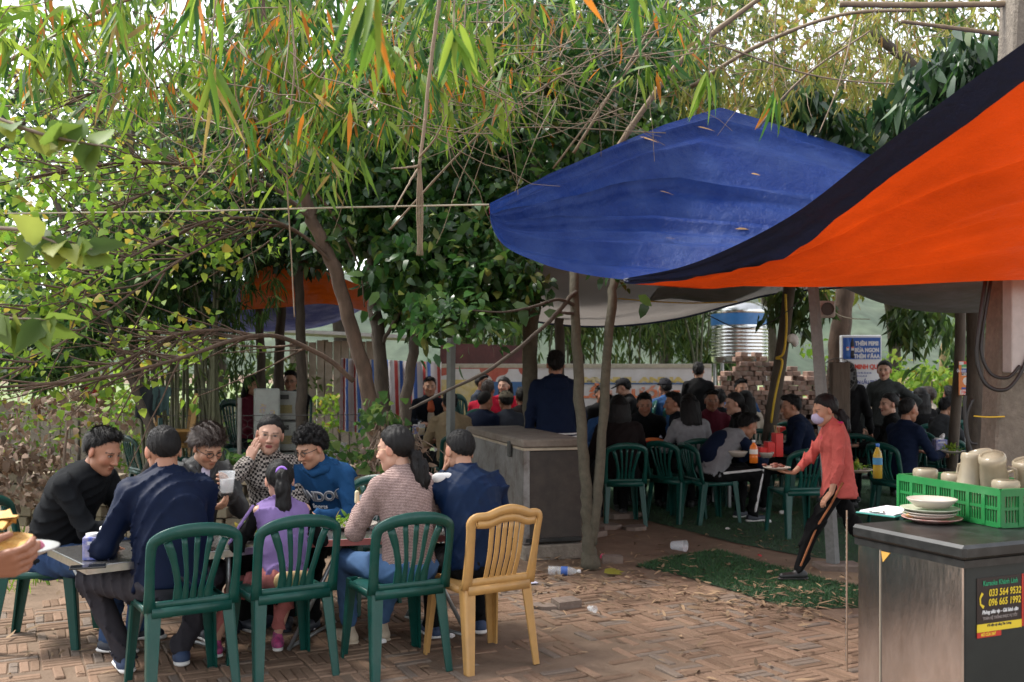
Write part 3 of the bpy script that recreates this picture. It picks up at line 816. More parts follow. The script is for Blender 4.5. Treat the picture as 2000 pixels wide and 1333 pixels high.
# dry bamboo leaves and husks on the ground
M_DRY = mat('dry_leaf', attr=True, rough=.8, var=.1, vscale=30, trans=.15)
def leaves(Pp, D, Nn, L, Wd, C, bend=.0, m=None, name='crown', shape='lance'):
    """one mesh of many folded, bent leaves"""
    N = len(Pp); D = D / np.linalg.norm(D, axis=1)[:, None]
    S = np.cross(D, Nn); S /= np.linalg.norm(S, axis=1)[:, None] + 1e-9; Nn = np.cross(S, D)
    L = np.broadcast_to(np.asarray(L, float), N)[:, None]; Wd = np.broadcast_to(np.asarray(Wd, float), N)[:, None]
    bend = np.broadcast_to(np.asarray(bend, float), N)[:, None]
    t1, t2, w1, w2 = {'lance': (.22, .6, 1.0, .85), 'broad': (.3, .68, 1.0, .8), 'heart': (.2, .55, 1.0, .8)}[shape]
    def at(t, s, f): return Pp + D * L * t + S * Wd * s * .5 - Nn * L * (bend * t * t) + Nn * Wd * f
    V = np.stack([at(0, 0, 0), at(t1, -w1, .14), at(t1, w1, .14), at(t2, -w2, .10), at(t2, w2, .10), at(1, 0, 0)], 1).reshape(-1, 3)
    b = 6 * np.arange(N)[:, None]
    tri = np.concatenate([b + np.array([0, 2, 1]), b + np.array([3, 4, 5])]); quad = b + np.array([1, 2, 4, 3])
    return mesh_np(name, V, [tri, quad], m, np.repeat(C, 6, 0), True)
def leaves_hi(Pp, D, Nn, L, Wd, C, bend=.1, m=None, name='leaf_spray', shape='lance'):
    """leaves close enough to need a smooth outline"""
    N = len(Pp); D = D / np.linalg.norm(D, axis=1)[:, None]; S = np.cross(D, Nn); S /= np.linalg.norm(S, axis=1)[:, None]; Nn = np.cross(S, D)
    L = np.broadcast_to(np.asarray(L, float), N); Wd = np.broadcast_to(np.asarray(Wd, float), N)
    t = np.linspace(0, 1, 11); w = {'lance': np.sin(PI * t ** .6) ** .8, 'heart': np.array([.12, .72, .96, 1, .95, .86, .74, .58, .40, .18, 0])}[shape]; V = []; F4 = []; ph = R0.uniform(0, 6, N)
    for i in range(N):
        mid = Pp[i] + D[i] * L[i] * t[:, None] - Nn[i] * (L[i] * bend * t ** 2)[:, None] + S[i] * (.04 * L[i] * np.sin(t * 3 + ph[i]))[:, None]; ww = (w * Wd[i] * .5 * (1 + .10 * np.sin(t * 25 + ph[i]) * (shape == 'heart')))[:, None]
        up = Nn[i] * ww * .25; b = len(V) * 33; V.append(np.stack([mid - S[i] * ww + up, mid, mid + S[i] * ww + up], 1).reshape(-1, 3))
        F4 += [(b + 3 * k + j, b + 3 * k + j + 1, b + 3 * k + j + 4, b + 3 * k + j + 3) for k in range(10) for j in range(2)]
    tip = np.repeat(C, 33, 0) if len(C) == N else C
    return mesh_np(name, np.concatenate(V), np.array(F4), m, tip, True)
R0 = np.random.default_rng(3)
r = np.random.default_rng(8)
def scatter(N, ctrs):
    out = []
    for (x, y, sx, sy, n) in ctrs: out.append(np.c_[r.normal(x, sx, int(n * N)), r.normal(y, sy, int(n * N))])
    return np.concatenate(out)
pts = scatter(1, [(.6, 6.8, .8, .4, 110), (1.7, 6.4, .4, .25, 240), (.4, 7.5, .6, .4, 330), (.8, 5.8, .9, .5, 40), (-.3, 6.0, 1.3, .8, 60), (1.5, 7.0, .6, .4, 130), (-2.2, 5.6, .6, .7, 130), (1.2, 5.0, .8, .4, 30), (1.0, 8.6, 1.5, .6, 150), (2.0, 7.5, .8, 1.0, 130)])
pts = pts[(pts[:, 1] > 3.5)]
N = len(pts); a = r.uniform(0, 2 * PI, N)
dry = add('dry_leaves', leaves(np.c_[pts, gz(pts[:, 0], pts[:, 1]) + .012 + r.uniform(0, .012, N)], np.c_[np.cos(a), np.sin(a), r.normal(0, .12, N)], np.c_[r.normal(0, .3, (N, 2)), np.ones(N)],
     r.uniform(.04, .13, N), r.uniform(.008, .024, N), np.array([.30, .20, .115]) * r.uniform(.3, 1.15, (N, 1)) * np.array([1, 1, 1]), r.normal(.1, .15, N), M_DRY, 'dry_leaves'))
tag(dry, 'dry tan bamboo leaves littering the ground', 'dry leaves', kind='stuff')
# far slope beyond the field
M_HILL = mat('far_slope', (.07, .09, .06), rough=1, var=.4, vscale=.05, col2=(.035, .055, .035))
xs = np.linspace(-520, 520, 110); tt = np.linspace(0, 1, 12)
hx, ht = np.meshgrid(xs, tt)
hz = (64 + 20 * np.sin(hx * .0105 + 1) + 7 * np.sin(hx * .031) + 2 * np.sin(hx * .13)) * np.sin(ht * PI / 2) - .5
tag(MB().grid(np.stack([hx, 420 + 200 * ht + 8 * np.sin(hx * .1 + 5 * ht), hz], -1)).build('hills', M_HILL, None, True), kind='structure')
M_GRASS = mat('meadow', (.11, .16, .05), rough=1, var=.3, vscale=.9, col2=(.19, .22, .09), bump=.4, bscale=14)
f = MB().grid(np.stack(list(np.meshgrid(np.linspace(-60, 60, 40), np.linspace(18, 120, 40))) + [np.zeros((40, 40))], -1) + np.array([0, 0, -.012])).build('meadow', M_GRASS)
tag(f, kind='structure')
# ------------------------------------------------------------------ chairs and tables
M_GREEN = mat('chair_green', (.0018, .050, .039), rough=.36, var=.12, vscale=7, bump=.06, bscale=90, dirt=(.03, .075, .062), dirt_amt=.45, dscale=7, spec=.35)
M_DKGREEN = mat('chair_dark_green', (.008, .05, .042), rough=.35, var=.12, spec=.5)
M_TAN = mat('chair_tan', (.42, .235, .075), rough=.42, var=.10, vscale=8, bump=.05, bscale=80, dirt=(.30, .19, .09), dirt_amt=.5, dscale=8)
M_STEEL = mat('stainless', (.50, .49, .47), rough=.28, var=.15, vscale=12, metal=1.0, bump=.05, bscale=30)
M_TTOP = mat('table_top', (.30, .29, .28), rough=.22, var=.2, vscale=9, metal=.85, bump=.04, bscale=40)
M_DARKTOP = mat('dark_table_top', (.05, .048, .05), rough=.3, var=.2, metal=.3)
M_LEG = mat('table_leg', (.30, .31, .31), rough=.4, metal=.7)
def backsurf(u, z, lean=.20, z0=.43):
    return np.array([u, -.185 - (z - z0) * lean - .035 * (1 - (u / .21) ** 2) * min(1, (z - z0) / .15), z])
def back_strip(mb, pts, wd, th=.016):
    """strip lying in the curved plane of the chair back: pts = (u, z), wd = width at each"""
    pts = np.asarray(pts, float); n = len(pts); t = np.gradient(pts, axis=0); t /= np.linalg.norm(t, axis=1)[:, None]
    nr = np.c_[-t[:, 1], t[:, 0]]; wd = np.broadcast_to(wd, n); V = []
    for i in range(n):
        for sg, dy in ((-1, 0), (1, 0), (1, -th), (-1, -th)):
            q = pts[i] + nr[i] * wd[i] * .5 * sg; p = backsurf(q[0], q[1]); V.append(p + np.array([0, dy, 0]))
        m = len(V)   # rounded outer face
    f = []
    for i in range(n - 1):
        for j in range(4): f.append((i * 4 + j, i * 4 + (j + 1) % 4, (i + 1) * 4 + (j + 1) % 4, (i + 1) * 4 + j))
    f += [(3, 2, 1, 0), ((n - 1) * 4, (n - 1) * 4 + 1, (n - 1) * 4 + 2, (n - 1) * 4 + 3)]
    mb._a(V, f)
def leg_mesh(top, bot, w0, w1, sx, sy, th=.011):
    """angle-section leg with a rounded outside, open to the inside of the chair"""
    mb = MB(); V = []
    for p, w in ((top, w0), ((np.array(top) * .5 + np.array(bot) * .5), (w0 + w1) * .5), (bot, w1)):
        p = np.array(p, float)
        pr = [(0, -w), (0, -.012), (-.004, -.004), (-.012, 0), (-w, 0), (-w, -th), (-th, -th), (-th, -w)]
        for a, b in pr: V.append(p + np.array([a * sx, b * sy, 0]))
    f = []
    for i in range(2):
        for j in range(8): f.append((i * 8 + j, i * 8 + (j + 1) % 8, (i + 1) * 8 + (j + 1) % 8, (i + 1) * 8 + j))
    f += [(0, 1, 6, 7), (1, 2, 3, 6), (3, 4, 5, 6), (16, 17, 22, 23), (17, 18, 19, 22), (19, 20, 21, 22)]
    mb._a(V, f); return mb
def make_chair(style, m, label):
    t = thing('plastic_chair', label, 'chair')
    # seat: dished panel with a rolled edge
    nx, ny = 9, 9; Pt = np.zeros((ny, nx, 3))
    for i in range(ny):
        for j in range(nx):
            v = i / (ny - 1) * 2 - 1; u = j / (nx - 1) * 2 - 1
            hw = .205 - .02 * (1 - (v + 1) / 2); cr = .93 if abs(u) > .9 and abs(v) > .9 else 1.0
            e = max(abs(u), abs(v)); z = .425 - .012 * (1 - u * u) * (1 - v * v) - (.022 if e > .98 else 0) + (-.012 * max(0, v - .5))
            Pt[i, j] = (u * hw * cr, v * .205 * cr, z)
    mb = MB().grid(Pt); mb.grid(Pt[::-1] * np.array([1, 1, 1]) - np.array([0, 0, .010]))
    mb.box((0, -.200, .405), (.36, .012, .045)); mb.box((0, .198, .400), (.38, .010, .035)); mb.box((-.193, 0, .402), (.010, .38, .035)); mb.box((.193, 0, .402), (.010, .38, .035))
    mb.build('seat', m, t, True)
    for sx in (-1, 1):
        for sy in (-1, 1):
            tp = (sx * .198, sy * .195, .425); bt = (sx * (.222 if sy > 0 else .215), sy * (.225 if sy > 0 else .255), 0)
            leg_mesh(tp, bt, .062, .040, sx, sy).build('leg', m, t)
    if style == 'arch':
        mb = MB(); a = np.linspace(0, PI, 15)
        arch = [(-.190, .41), (-.193, .50), (-.196, .60), (-.196, .68)] + [(-.196 * math.cos(x) ** 1.0 if True else 0, .70 + .085 * math.sin(x) ** .8) for x in a[1:-1]] + [(.196, .68), (.196, .60), (.193, .50), (.190, .41)]
        wd = [.052, .040, .036, .038] + [.038 + .022 * math.sin(x) for x in a[1:-1]] + [.038, .036, .040, .052]
        back_strip(mb, smooth_path(arch, 36), np.interp(np.linspace(0, 1, 36), np.linspace(0, 1, len(wd)), wd), .020)
        mb.build('back_frame', m, t, True)
        for k, (ub, ut, wd) in enumerate(((-.070, -.128, .034), (-.035, -.058, .022), (0, 0, .022), (.035, .058, .022), (.070, .128, .034))):
            mb = MB(); zt = .752 if abs(ut) < .1 else .735
            back_strip(mb, smooth_path([(ub, .42), (ub * 1.02, .52), ((ub + ut) / 2, .65), (ut, zt)], 9), [wd * 1.1] * 3 + [wd * .8] * 3 + [wd] * 3, .013)
            mb.build('slat', m, t, True)
        mb = MB(); back_strip(mb, smooth_path([(-.185, .437), (0, .437), (.185, .437)], 9), .040, .018); mb.build('back_rail', m, t, True)
    else:
        mb = MB()
        top = [(-.186, .41), (-.190, .55), (-.196, .70), (-.200, .755), (-.175, .782), (-.12, .785), (-.06, .806), (0, .815), (.06, .806), (.12, .785), (.175, .782), (.200, .755), (.196, .70), (.190, .55), (.186, .41)]
        back_strip(mb, smooth_path(top, 45), np.interp(np.linspace(0, 1, 45), [0, .1, .25, .5, .75, .9, 1], [.05, .036, .036, .048, .036, .036, .05]), .020)
        back_strip(mb, smooth_path([(-.17, .745), (-.11, .745), (-.05, .768), (0, .772), (.05, .768), (.11, .745), (.17, .745)], 20), .040, .017)
        mb.build('back_frame', m, t, True)
        for k in range(6):
            u = (k - 2.5) * .036; mb = MB(); back_strip(mb, smooth_path([(u * .92, .42), (u * .96, .58), (u, .765)], 8), .020, .012); mb.build('slat', m, t, True)
        mb = MB(); back_strip(mb, smooth_path([(-.18, .440), (0, .440), (.18, .440)], 9), .05, .018); mb.build('back_rail', m, t, True)
    return t
CH_SRC = {}
def chair(label, x, y, yaw, style='arch', m=M_GREEN, group=None, z=0.0, tilt=None):
    key = (style, m.name); first = key not in CH_SRC
    if first: CH_SRC[key] = make_chair(style, m, label)
    c = CH_SRC[key] if first else dup(CH_SRC[key], label=label)
    c.location = (x, y, z); c.rotation_euler = (0, 0, rad(yaw - 90)) if tilt is None else tilt
    c['label'] = label
    if group: c['group'] = group
    elif 'group' in c: del c['group']
    return c
def table(label, cx, cy, ang, lx, ly, h, mtop=M_TTOP, fold=True, group=None, edge=None, ins=.06):
    t = thing('folding_table', label, 'table', (cx, cy, 0), rad(ang), group)
    tp = MB().box((0, 0, h - .012), (lx, ly, .024), bev=.004).build('tabletop', mtop, t)
    e = MB()
    for s in (-1, 1):
        e.box((0, s * (ly / 2 + .002), h - .020), (lx + .012, .008, .034)); e.box((s * (lx / 2 + .002), 0, h - .020), (.008, ly - .012, .034))
    e.build('edge_trim', edge or M_STEEL, tp)
    if fold:
        for sx in (-1, 1):
            for sy in (-1, 1):
                MB().tube([(sx * (lx / 2 - .07), sy * (ly / 2 - .06), h - .03), (sx * (lx / 2 - .34), sy * (ly / 2 - .05), 0.01)] if sy > 0 else [(sx * (lx / 2 - .34), sy * (ly / 2 - .06), h - .03), (sx * (lx / 2 - ins), sy * (ly / 2 - .05 - ins + .06), .01)], .012, 7).build('leg', M_LEG, t, True)
            MB().tube([(sx * (lx / 2 - ins), -ly / 2 + .05 + ins - .06, .02), (sx * (lx / 2 - .34), ly / 2 - .05, .02)], .010, 6).build('brace', M_LEG, t, True)
    else:
        for sx in (-1, 1):
            for sy in (-1, 1): MB().box((sx * (lx / 2 - .05), sy * (ly / 2 - .05), (h - .03) / 2), (.035, .035, h - .03), bev=.004).build('leg', M_LEG, t)
    return t
# front group ---------------------------------------------------------------
chair('scuffed green plastic chair under the man in the navy jacket', -1.575, 4.76, 122)
chair('green plastic chair under the girl with the purple hair tie', -1.16, 5.02, 122)
chair('green plastic chair under the woman in the pink tweed jacket', -.60, 5.12, 118)
chair('tan plastic chair with six narrow back slats on the brick paving', -.17, 5.22, 122, 'tan', M_TAN)
chair('green plastic chair under the man in the black fleece jacket', -2.58, 5.55, 8)
chair('green plastic chair under the boy in the blue lettered hoodie', -1.02, 6.35, -120)
chair('green plastic chair under the woman in the checked jacket', -1.50, 6.30, -95)
chair('green plastic chair under the young man with the plastic cup', -2.02, 6.05, -60)
TH = .60
table('steel folding table with a blue tissue box and a phone on it', -1.75, 5.17, 40, 1.05, .62, TH, ins=.26)
table('steel folding table with salad plates in front of the girl', -.78, 5.70, 14, 1.10, .62, TH, edge=mat('red_edge', (.42, .12, .10), rough=.5))
# seating under the shade ----------------------------------------------------
GC = 'green chairs under the shade cloth'
def gch(label, px, py, yaw, m=M_GREEN, style='arch', group=None):
    p = G(px, py); return chair(label, p[0], p[1], yaw, style, m, group)
gch('empty green chair touching the back of the chair of the grey and navy hoodie', 1322, 1016, 45)
gch('green chair beside the small steel table, back to the walking woman', 1556, 1045, 100)
gch('green chair nearest the brick pile with light on its slats', 1548, 962, 88)
gch('green chair behind the red bottle holder', 1532, 935, 90)
gch('green chair left of the brick pile trunk', 1470, 935, 100)
gch('empty green chair behind the green crate', 1850, 1000, 60)
gch('empty green chair at the pillar end of the back table', 1895, 985, 110)
gch('green chair tipped against the table behind the walking woman', 1672, 985, 70)
gch('tan chair beside the man in the maroon shirt', 1410, 915, 60, M_TAN, 'tan')
def tab(label, px, py, ang, lx, ly, h=.70, **k):
    p = G(px, py); return table(label, p[0], p[1], ang, lx, ly, h, **k)
T_RED = tab('long steel table with the red basin beside the forked tree', 1262, 975, 82, 1.5, .62, mtop=M_TTOP, fold=False)
T_MID = tab('steel table with the red bottle holder and orange bottle', 1500, 985, 8, 1.2, .62, fold=False)
T_R1 = tab('dark table with the oil bottle behind the walking woman', 1700, 985, 4, 1.1, .62, mtop=M_DARKTOP, fold=False)
T_R2 = tab('dark table with tissue boxes beside the thin wooden post', 1840, 950, 2, 1.3, .62, mtop=M_DARKTOP, fold=False)
T_R3 = tab('narrow table behind the standing woman in tweed', 1690, 915, 0, 1.4, .6, mtop=M_DARKTOP, fold=False)
T_L1 = tab('folding table with beer glasses beside the striped tarpaulin', 842, 905, 20, 1.0, .62)
T_L2 = tab('table between the tan chairs and the painted banner', 985, 900, 5, 1.6, .62, mtop=M_DARKTOP, fold=False)
T_B1 = tab('table before the banner beside the man in the black cap', 1215, 885, 0, 1.4, .6, mtop=M_DARKTOP, fold=False)
T_LL = tab('thin steel table beside the grey plastic crates', 625, 905, 0, .9, .5)
# ------------------------------------------------------------------ tarpaulins
def two_sided(name, top, under, trans=.25, rough=.45, dusty=(.45, .45, .55), dust=.35, dscale=4.0):
    m = bpy.data.materials.new(name); m.use_nodes = True; N, L = m.node_tree.nodes, m.node_tree.links
    b = N['Principled BSDF']; out = N['Material Output']; geo = N.new('ShaderNodeNewGeometry'); tc = N.new('ShaderNodeTexCoord')
    def noise(sc, st=(1, 1, 1), det=7):
        mp = N.new('ShaderNodeMapping'); mp.inputs['Scale'].default_value = st; L.new(tc.outputs['Object'], mp.inputs['Vector'])
        n = N.new('ShaderNodeTexNoise'); n.inputs['Scale'].default_value = sc; n.inputs['Detail'].default_value = det; n.inputs['Roughness'].default_value = .65; L.new(mp.outputs['Vector'], n.inputs['Vector']); return n
    def mix(f, a, c):
        x = N.new('ShaderNodeMix'); x.data_type = 'RGBA'
        for s_, v_ in ((x.inputs['Factor'], f), (x.inputs[6], a), (x.inputs[7], c)):
            if hasattr(v_, 'node'): L.new(v_, s_)
            else: s_.default_value = (*v_, 1)
        return x.outputs[2]
    r = N.new('ShaderNodeValToRGB'); r.color_ramp.elements[0].position = .42; r.color_ramp.elements[1].position = .75; r.color_ramp.elements[1].color = (dust, dust, dust, 1)
    L.new(noise(dscale).outputs['Fac'], r.inputs['Fac'])
    base_top = mix(r.outputs['Color'], top, dusty)
    r2 = N.new('ShaderNodeValToRGB'); r2.color_ramp.elements[0].position = .3; r2.color_ramp.elements[1].position = .8; r2.color_ramp.elements[1].color = (.75, .75, .75, 1)
    L.new(noise(1.5, (1, .45, 2.2)).outputs['Fac'], r2.inputs['Fac'])
    base_un = mix(r2.outputs['Color'], under, tuple(np.array(under) * .45))
    c = mix(geo.outputs['Backfacing'], base_top, base_un); L.new(c, b.inputs['Base Color']); b.inputs['Roughness'].default_value = rough; b.inputs['Specular IOR Level'].default_value = .22
    nb = noise(9, (1, 1, 1), 8); n2 = noise(170, (1, 1, 1), 2)
    ad = N.new('ShaderNodeMath'); ad.operation = 'MULTIPLY_ADD'; ad.inputs[1].default_value = .12; L.new(n2.outputs['Fac'], ad.inputs[0]); L.new(nb.outputs['Fac'], ad.inputs[2])
    bp = N.new('ShaderNodeBump'); bp.inputs['Strength'].default_value = .8; bp.inputs['Distance'].default_value = .03; L.new(ad.outputs[0], bp.inputs['Height']); L.new(bp.outputs['Normal'], b.inputs['Normal'])
    t = N.new('ShaderNodeBsdfTranslucent'); L.new(c, t.inputs['Color']); mx = N.new('ShaderNodeMixShader'); mx.inputs[0].default_value = trans
    L.new(b.outputs[0], mx.inputs[1]); L.new(t.outputs[0], mx.inputs[2]); L.new(mx.outputs[0], out.inputs['Surface']); return m
M_TARP = two_sided('tarp_blue_orange', (.003, .026, .170), (.60, .055, .004), .28, .36, (.10, .17, .40), .32, 2.2)
M_TARPO = two_sided('tarp_orange_blue', (.85, .15, .015), (.85, .15, .015), .5)
M_SHADE = two_sided('shade_cloth', (.30, .27, .25), (.31, .265, .235), .32, .9, (.30, .27, .25), .4)
M_SHADE2 = two_sided('shade_cloth_grey', (.22, .23, .22), (.20, .20, .19), .25, .9)
M_HEM = mat('tarp_hem', (.003, .012, .055), rough=.5, var=.3, vscale=12, bump=.3, bscale=30)
def sheet(lower, upper, nu, nv, sag=0.0, wr=.02, seed=0, rad_f=None, lin=False):
    a = smooth_path(lower, nu); b = smooth_path(upper, nu)
    if lin: up_ = np.asarray(upper); b = np.stack([np.interp(np.linspace(0, len(up_) - 1, nu), np.arange(len(up_)), up_[:, k]) for k in range(3)], 1)
    v = np.linspace(0, 1, nv)[:, None, None]
    Pt = a[None] * (1 - v) + b[None] * v
    Pt[..., 2] -= sag * np.sin(v[..., 0] * PI)
    u = np.linspace(0, 1, nu)[None, :]; e = np.sin(np.clip(v[..., 0], 0, 1) * PI) ** .5
    w = wob(Pt * np.array([1, 1, 1]), seed, .55) * wr + (1 - np.abs(np.sin(v[..., 0] * 19 + 2.5 * np.sin(u * 5 + seed)))) ** 2 * wr * .9 * np.clip(1.3 - u, 0, 1)
    w += (1 - np.abs(np.sin(v[..., 0] * 33 + 7 * u + 1.5 * np.sin(u * 11 + seed)))) ** 3 * wr * .5
    if rad_f:
        for v0, wv, am in rad_f: w = w + am * np.exp(-np.abs(v[..., 0] - v0 - .012 * np.sin(u * 4 + v0 * 30)) / wv) * np.clip(u * 5, 0, 1) * np.clip(1.4 - u, 0, 1)
    Pt[..., 2] += w * e; Pt[..., 1] -= w * e * .7
    return Pt
tarp = thing('tarpaulin', 'large blue and orange tarpaulin slung on ropes over the stall', 'tarpaulin', (1.5, 6.2, 0))
def loc_pts(Pt, o): return Pt - np.array([o.location[0], o.location[1], o.location[2]])
corner = P(955, 400, 6.3)
valley = [P(1215, 546, 6.5), P(1420, 556, 6.3), P(1600, 560, 6.1), P(1800, 554, 5.9), P(2000, 546, 5.7), P(2300, 540, 5.5)]
low = [corner, P(962, 446, 6.25), P(990, 484, 6.25), P(1050, 512, 6.3), P(1110, 530, 6.4)] + valley
upp = [corner + np.array([0.005, .01, .01]), P(1000, 376, 6.6), P(1080, 338, 7.0), P(1200, 284, 7.6), P(1300, 243, 8.1), P(1408, 210, 8.5), P(1500, 238, 8.6), P(1600, 270, 8.6), P(1690, 300, 8.6), P(1850, 340, 8.6), P(2150, 380, 8.6)]
RF = ((.30, .014, .12), (.37, .04, -.12), (.52, .010, .13), (.60, .05, -.08), (.91, .018, .09), (.16, .03, .07), (.10, .02, -.06), (.22, .015, .05), (.76, .05, .05))
Pt = sheet(low, upp, 170, 90, .06, .007, 2, RF, True)
MB().grid(loc_pts(Pt, tarp)).build('rear_sheet', M_TARP, tarp, True)
near = [P(1217, 545, 6.45), P(1330, 522, 6.0), P(1440, 478, 5.5), P(1560, 412, 5.0), P(1700, 304, 4.5), P(1850, 192, 4.0), P(2000, 84, 3.6), P(2300, -130, 3.2)]
val2 = [P(1222, 547, 6.45), P(1340, 555, 6.35), P(1450, 559, 6.25), P(1600, 561, 6.08), P(1750, 557, 5.95), P(1880, 551, 5.8), P(2000, 547, 5.68), P(2300, 541, 5.45)]
Pt2 = sheet(val2, near, 120, 60, .03, .020, 7, ((.14, .04, .06), (.25, .03, -.07), (.36, .02, .07), (.5, .05, -.08), (.60, .02, .07), (.70, .03, -.05), (.44, .015, .05)))[::-1]
nv_, nu_ = Pt2.shape[:2]; vh = np.interp(np.linspace(0, 1, nu_), [0, .15, .45, .6, .85, 1], [.5, .44, .27, .17, .10, .09])
def resample(t): i_ = t * (nv_ - 1); k_ = np.clip(i_.astype(int), 0, nv_ - 2); fr = (i_ - k_)[..., None]; j_ = np.arange(nu_)[None]; return Pt2[k_, j_] * (1 - fr) + Pt2[k_ + 1, j_] * fr
MB().grid(loc_pts(resample(vh[None] + (1 - vh[None]) * np.linspace(0, 1, 48)[:, None]), tarp)).build('front_flap', M_TARP, tarp, True)
MB().grid(loc_pts(resample(vh[None] * np.linspace(0, 1, 12)[:, None]), tarp)).build('hem', M_HEM, tarp, True)
M_ROPE = mat('rope', (.42, .37, .28), rough=.9, bump=.3, bscale=200)
M_YROPE = mat('yellow_rope', (.62, .40, .03), rough=.7)
def rope(name, label, pts, r_, m=M_ROPE, n=40, cat='rope'):
    o = MB().tube(smooth_path(pts, n), r_, 6).build(name, m, None, True); return tag(o, label, cat)
rope('guy_rope', 'pale rope stretched from the tarpaulin corner towards the left trees', [P(-300, 421, 6.9), P(300, 414, 6.6), P(700, 405, 6.4), P(955, 400, 6.28)], .006)
# grey shade cloths behind
sh1 = thing('shade_cloth', 'grey brown shade cloth sagging over the tables by the forked tree', 'shade cloth', (1, 10, 0))
l1 = [P(880, 560, 13.2), P(960, 605, 13.2), P(1080, 632, 13.0), P(1200, 636, 13.0), P(1320, 622, 12.8), P(1430, 594, 12.6), P(1520, 572, 12.4), P(1700, 556, 12.2), P(1900, 545, 12)]
u1 = [P(820, 520, 8.4), P(940, 520, 8.2), P(1100, 515, 8.2), P(1250, 510, 8.2), P(1400, 500, 8.2), P(1550, 490, 8.2), P(1700, 480, 8.2), P(1850, 470, 8.2), P(2050, 460, 8.2)]
MB().grid(loc_pts(sheet(l1, u1, 70, 26, -.02, .03, 4), sh1)).build('cloth', M_SHADE, sh1, True)
sh1b = [P(1240, 590, 11.2), P(1300, 582, 11.0), P(1400, 588, 11.0), P(1480, 556, 11.0)]
MB().grid(loc_pts(sheet(sh1b, [p + np.array([.1, -1.2, .10]) for p in sh1b], 30, 8, .08, .02, 5), sh1)).build('patch', M_SHADE2, sh1, True)
MB().tube(loc_pts(smooth_path(l1, 40), sh1) + np.array([0, 0, -.012]), .014, 6).build('hem_cord', M_HEM, sh1, True)
sh2 = thing('shade_cloth', 'dusty grey shade cloth with fallen leaves on it beside the concrete pole', 'shade cloth', (4, 8, 0))
l2 = [P(1640, 560, 9.4), P(1720, 592, 9.4), P(1800, 608, 9.4), P(1880, 612, 9.3), P(1960, 606, 9.2), P(2100, 590, 9.2)]
u2 = [P(1640, 520, 7.2), P(1720, 500, 7.0), P(1800, 495, 7.0), P(1880, 490, 7.0), P(1960, 490, 7.0), P(2100, 490, 7)]
MB().grid(loc_pts(sheet(l2, u2, 40, 20, .03, .025, 9), sh2)).build('cloth', M_SHADE2, sh2, True)
rope('nylon_rope', 'thin yellow cord running under the grey shade cloth', [P(905, 567, 11.5), P(1000, 578, 11.5), P(1100, 572, 11.0), P(1200, 583, 10.6), P(1330, 592, 10.4), P(1440, 590, 10.3)], .007, M_YROPE, cat='cord')
# far tarps at the left
t3 = thing('tarpaulin', 'bright orange tarpaulin hung between the trunks over the crates', 'tarpaulin', (-2.4, 10.8, 0))
Pt = sheet([P(470, 606, 10.7), P(560, 600, 10.7), P(640, 594, 10.8), P(730, 612, 10.9)], [P(470, 560, 10.9), P(520, 522, 10.9), P(600, 520, 11.0), P(725, 566, 11.0)], 50, 20, 0, .03, 5)
MB().grid(loc_pts(Pt, t3)).build('sheet', M_TARPO, t3, True)
t4 = thing('tarpaulin', 'faded purple blue tarpaulin sagging behind the bamboo clump', 'tarpaulin', (-4.5, 13.5, 0))
M_TARPP = two_sided('tarp_purple', (.06, .07, .20), (.055, .055, .13), .25, .5)
Pt = sheet([P(120, 560, 13.5), P(200, 625, 13.5), P(330, 655, 13.5), P(470, 650, 13.5), P(620, 640, 13.5), P(720, 600, 13.5)], [P(120, 500, 12.2), P(240, 540, 12.2), P(330, 552, 12.2), P(480, 552, 12.2), P(600, 575, 12.2), P(720, 560, 12.2)], 50, 20, .05, .04, 6)
MB().grid(loc_pts(Pt, t4)).build('sheet', M_TARPP, t4, True)
# ------------------------------------------------------------------ walls, fences and panels behind
M_WALLP = mat('pale_wall', (.36, .30, .245), rough=.9, var=.2, vscale=2.2, dirt=(.18, .15, .115), dirt_amt=.7, dscale=2.0, bump=.15, bscale=20)
def panel_wall(label, x0, x1, y, z0, z1, n, cat='wall', name='panel_wall', m=M_WALLP, dz=.0):
    t = thing(name, label, cat, ((x0 + x1) / 2, y, 0)); w = (x1 - x0) / n; s_me = MB().box((0, 0, (z0 + z1) / 2), (w - .012, .04, z1 - z0), bev=.006).mesh('panel', m)
    for k in range(n):
        o = add('panel', s_me, t, (x0 + w * (k + .5) - (x0 + x1) / 2, random.uniform(-.012, .012), random.uniform(-dz, dz)))
    for k in range(0, n + 1, 4): MB().box((x0 + w * k - (x0 + x1) / 2, .05, z1 / 2), (.08, .06, z1 + .05)).build('post', m, t)
    return t
panel_wall('long pale boarded wall behind the bamboo clump', -10.5, -3.3, 16.0, 0, .98, 44, dz=.02)
panel_wall('tall pale boarded wall behind the crates under the orange tarpaulin', -3.35, -2.1, 15.2, 0, 1.95, 10, dz=.02)
rf = MB().box((0, 0, 0), (2.4, 1.6, .05), R=Ry(.05)).build('shed_roof', mat('roof_white', (.62, .61, .58), rough=.7, var=.15), None, False, (-2.6, 15.6, 2.06)); tag(rf, 'whitish flat shed roof above the tall boarded wall', 'roof')
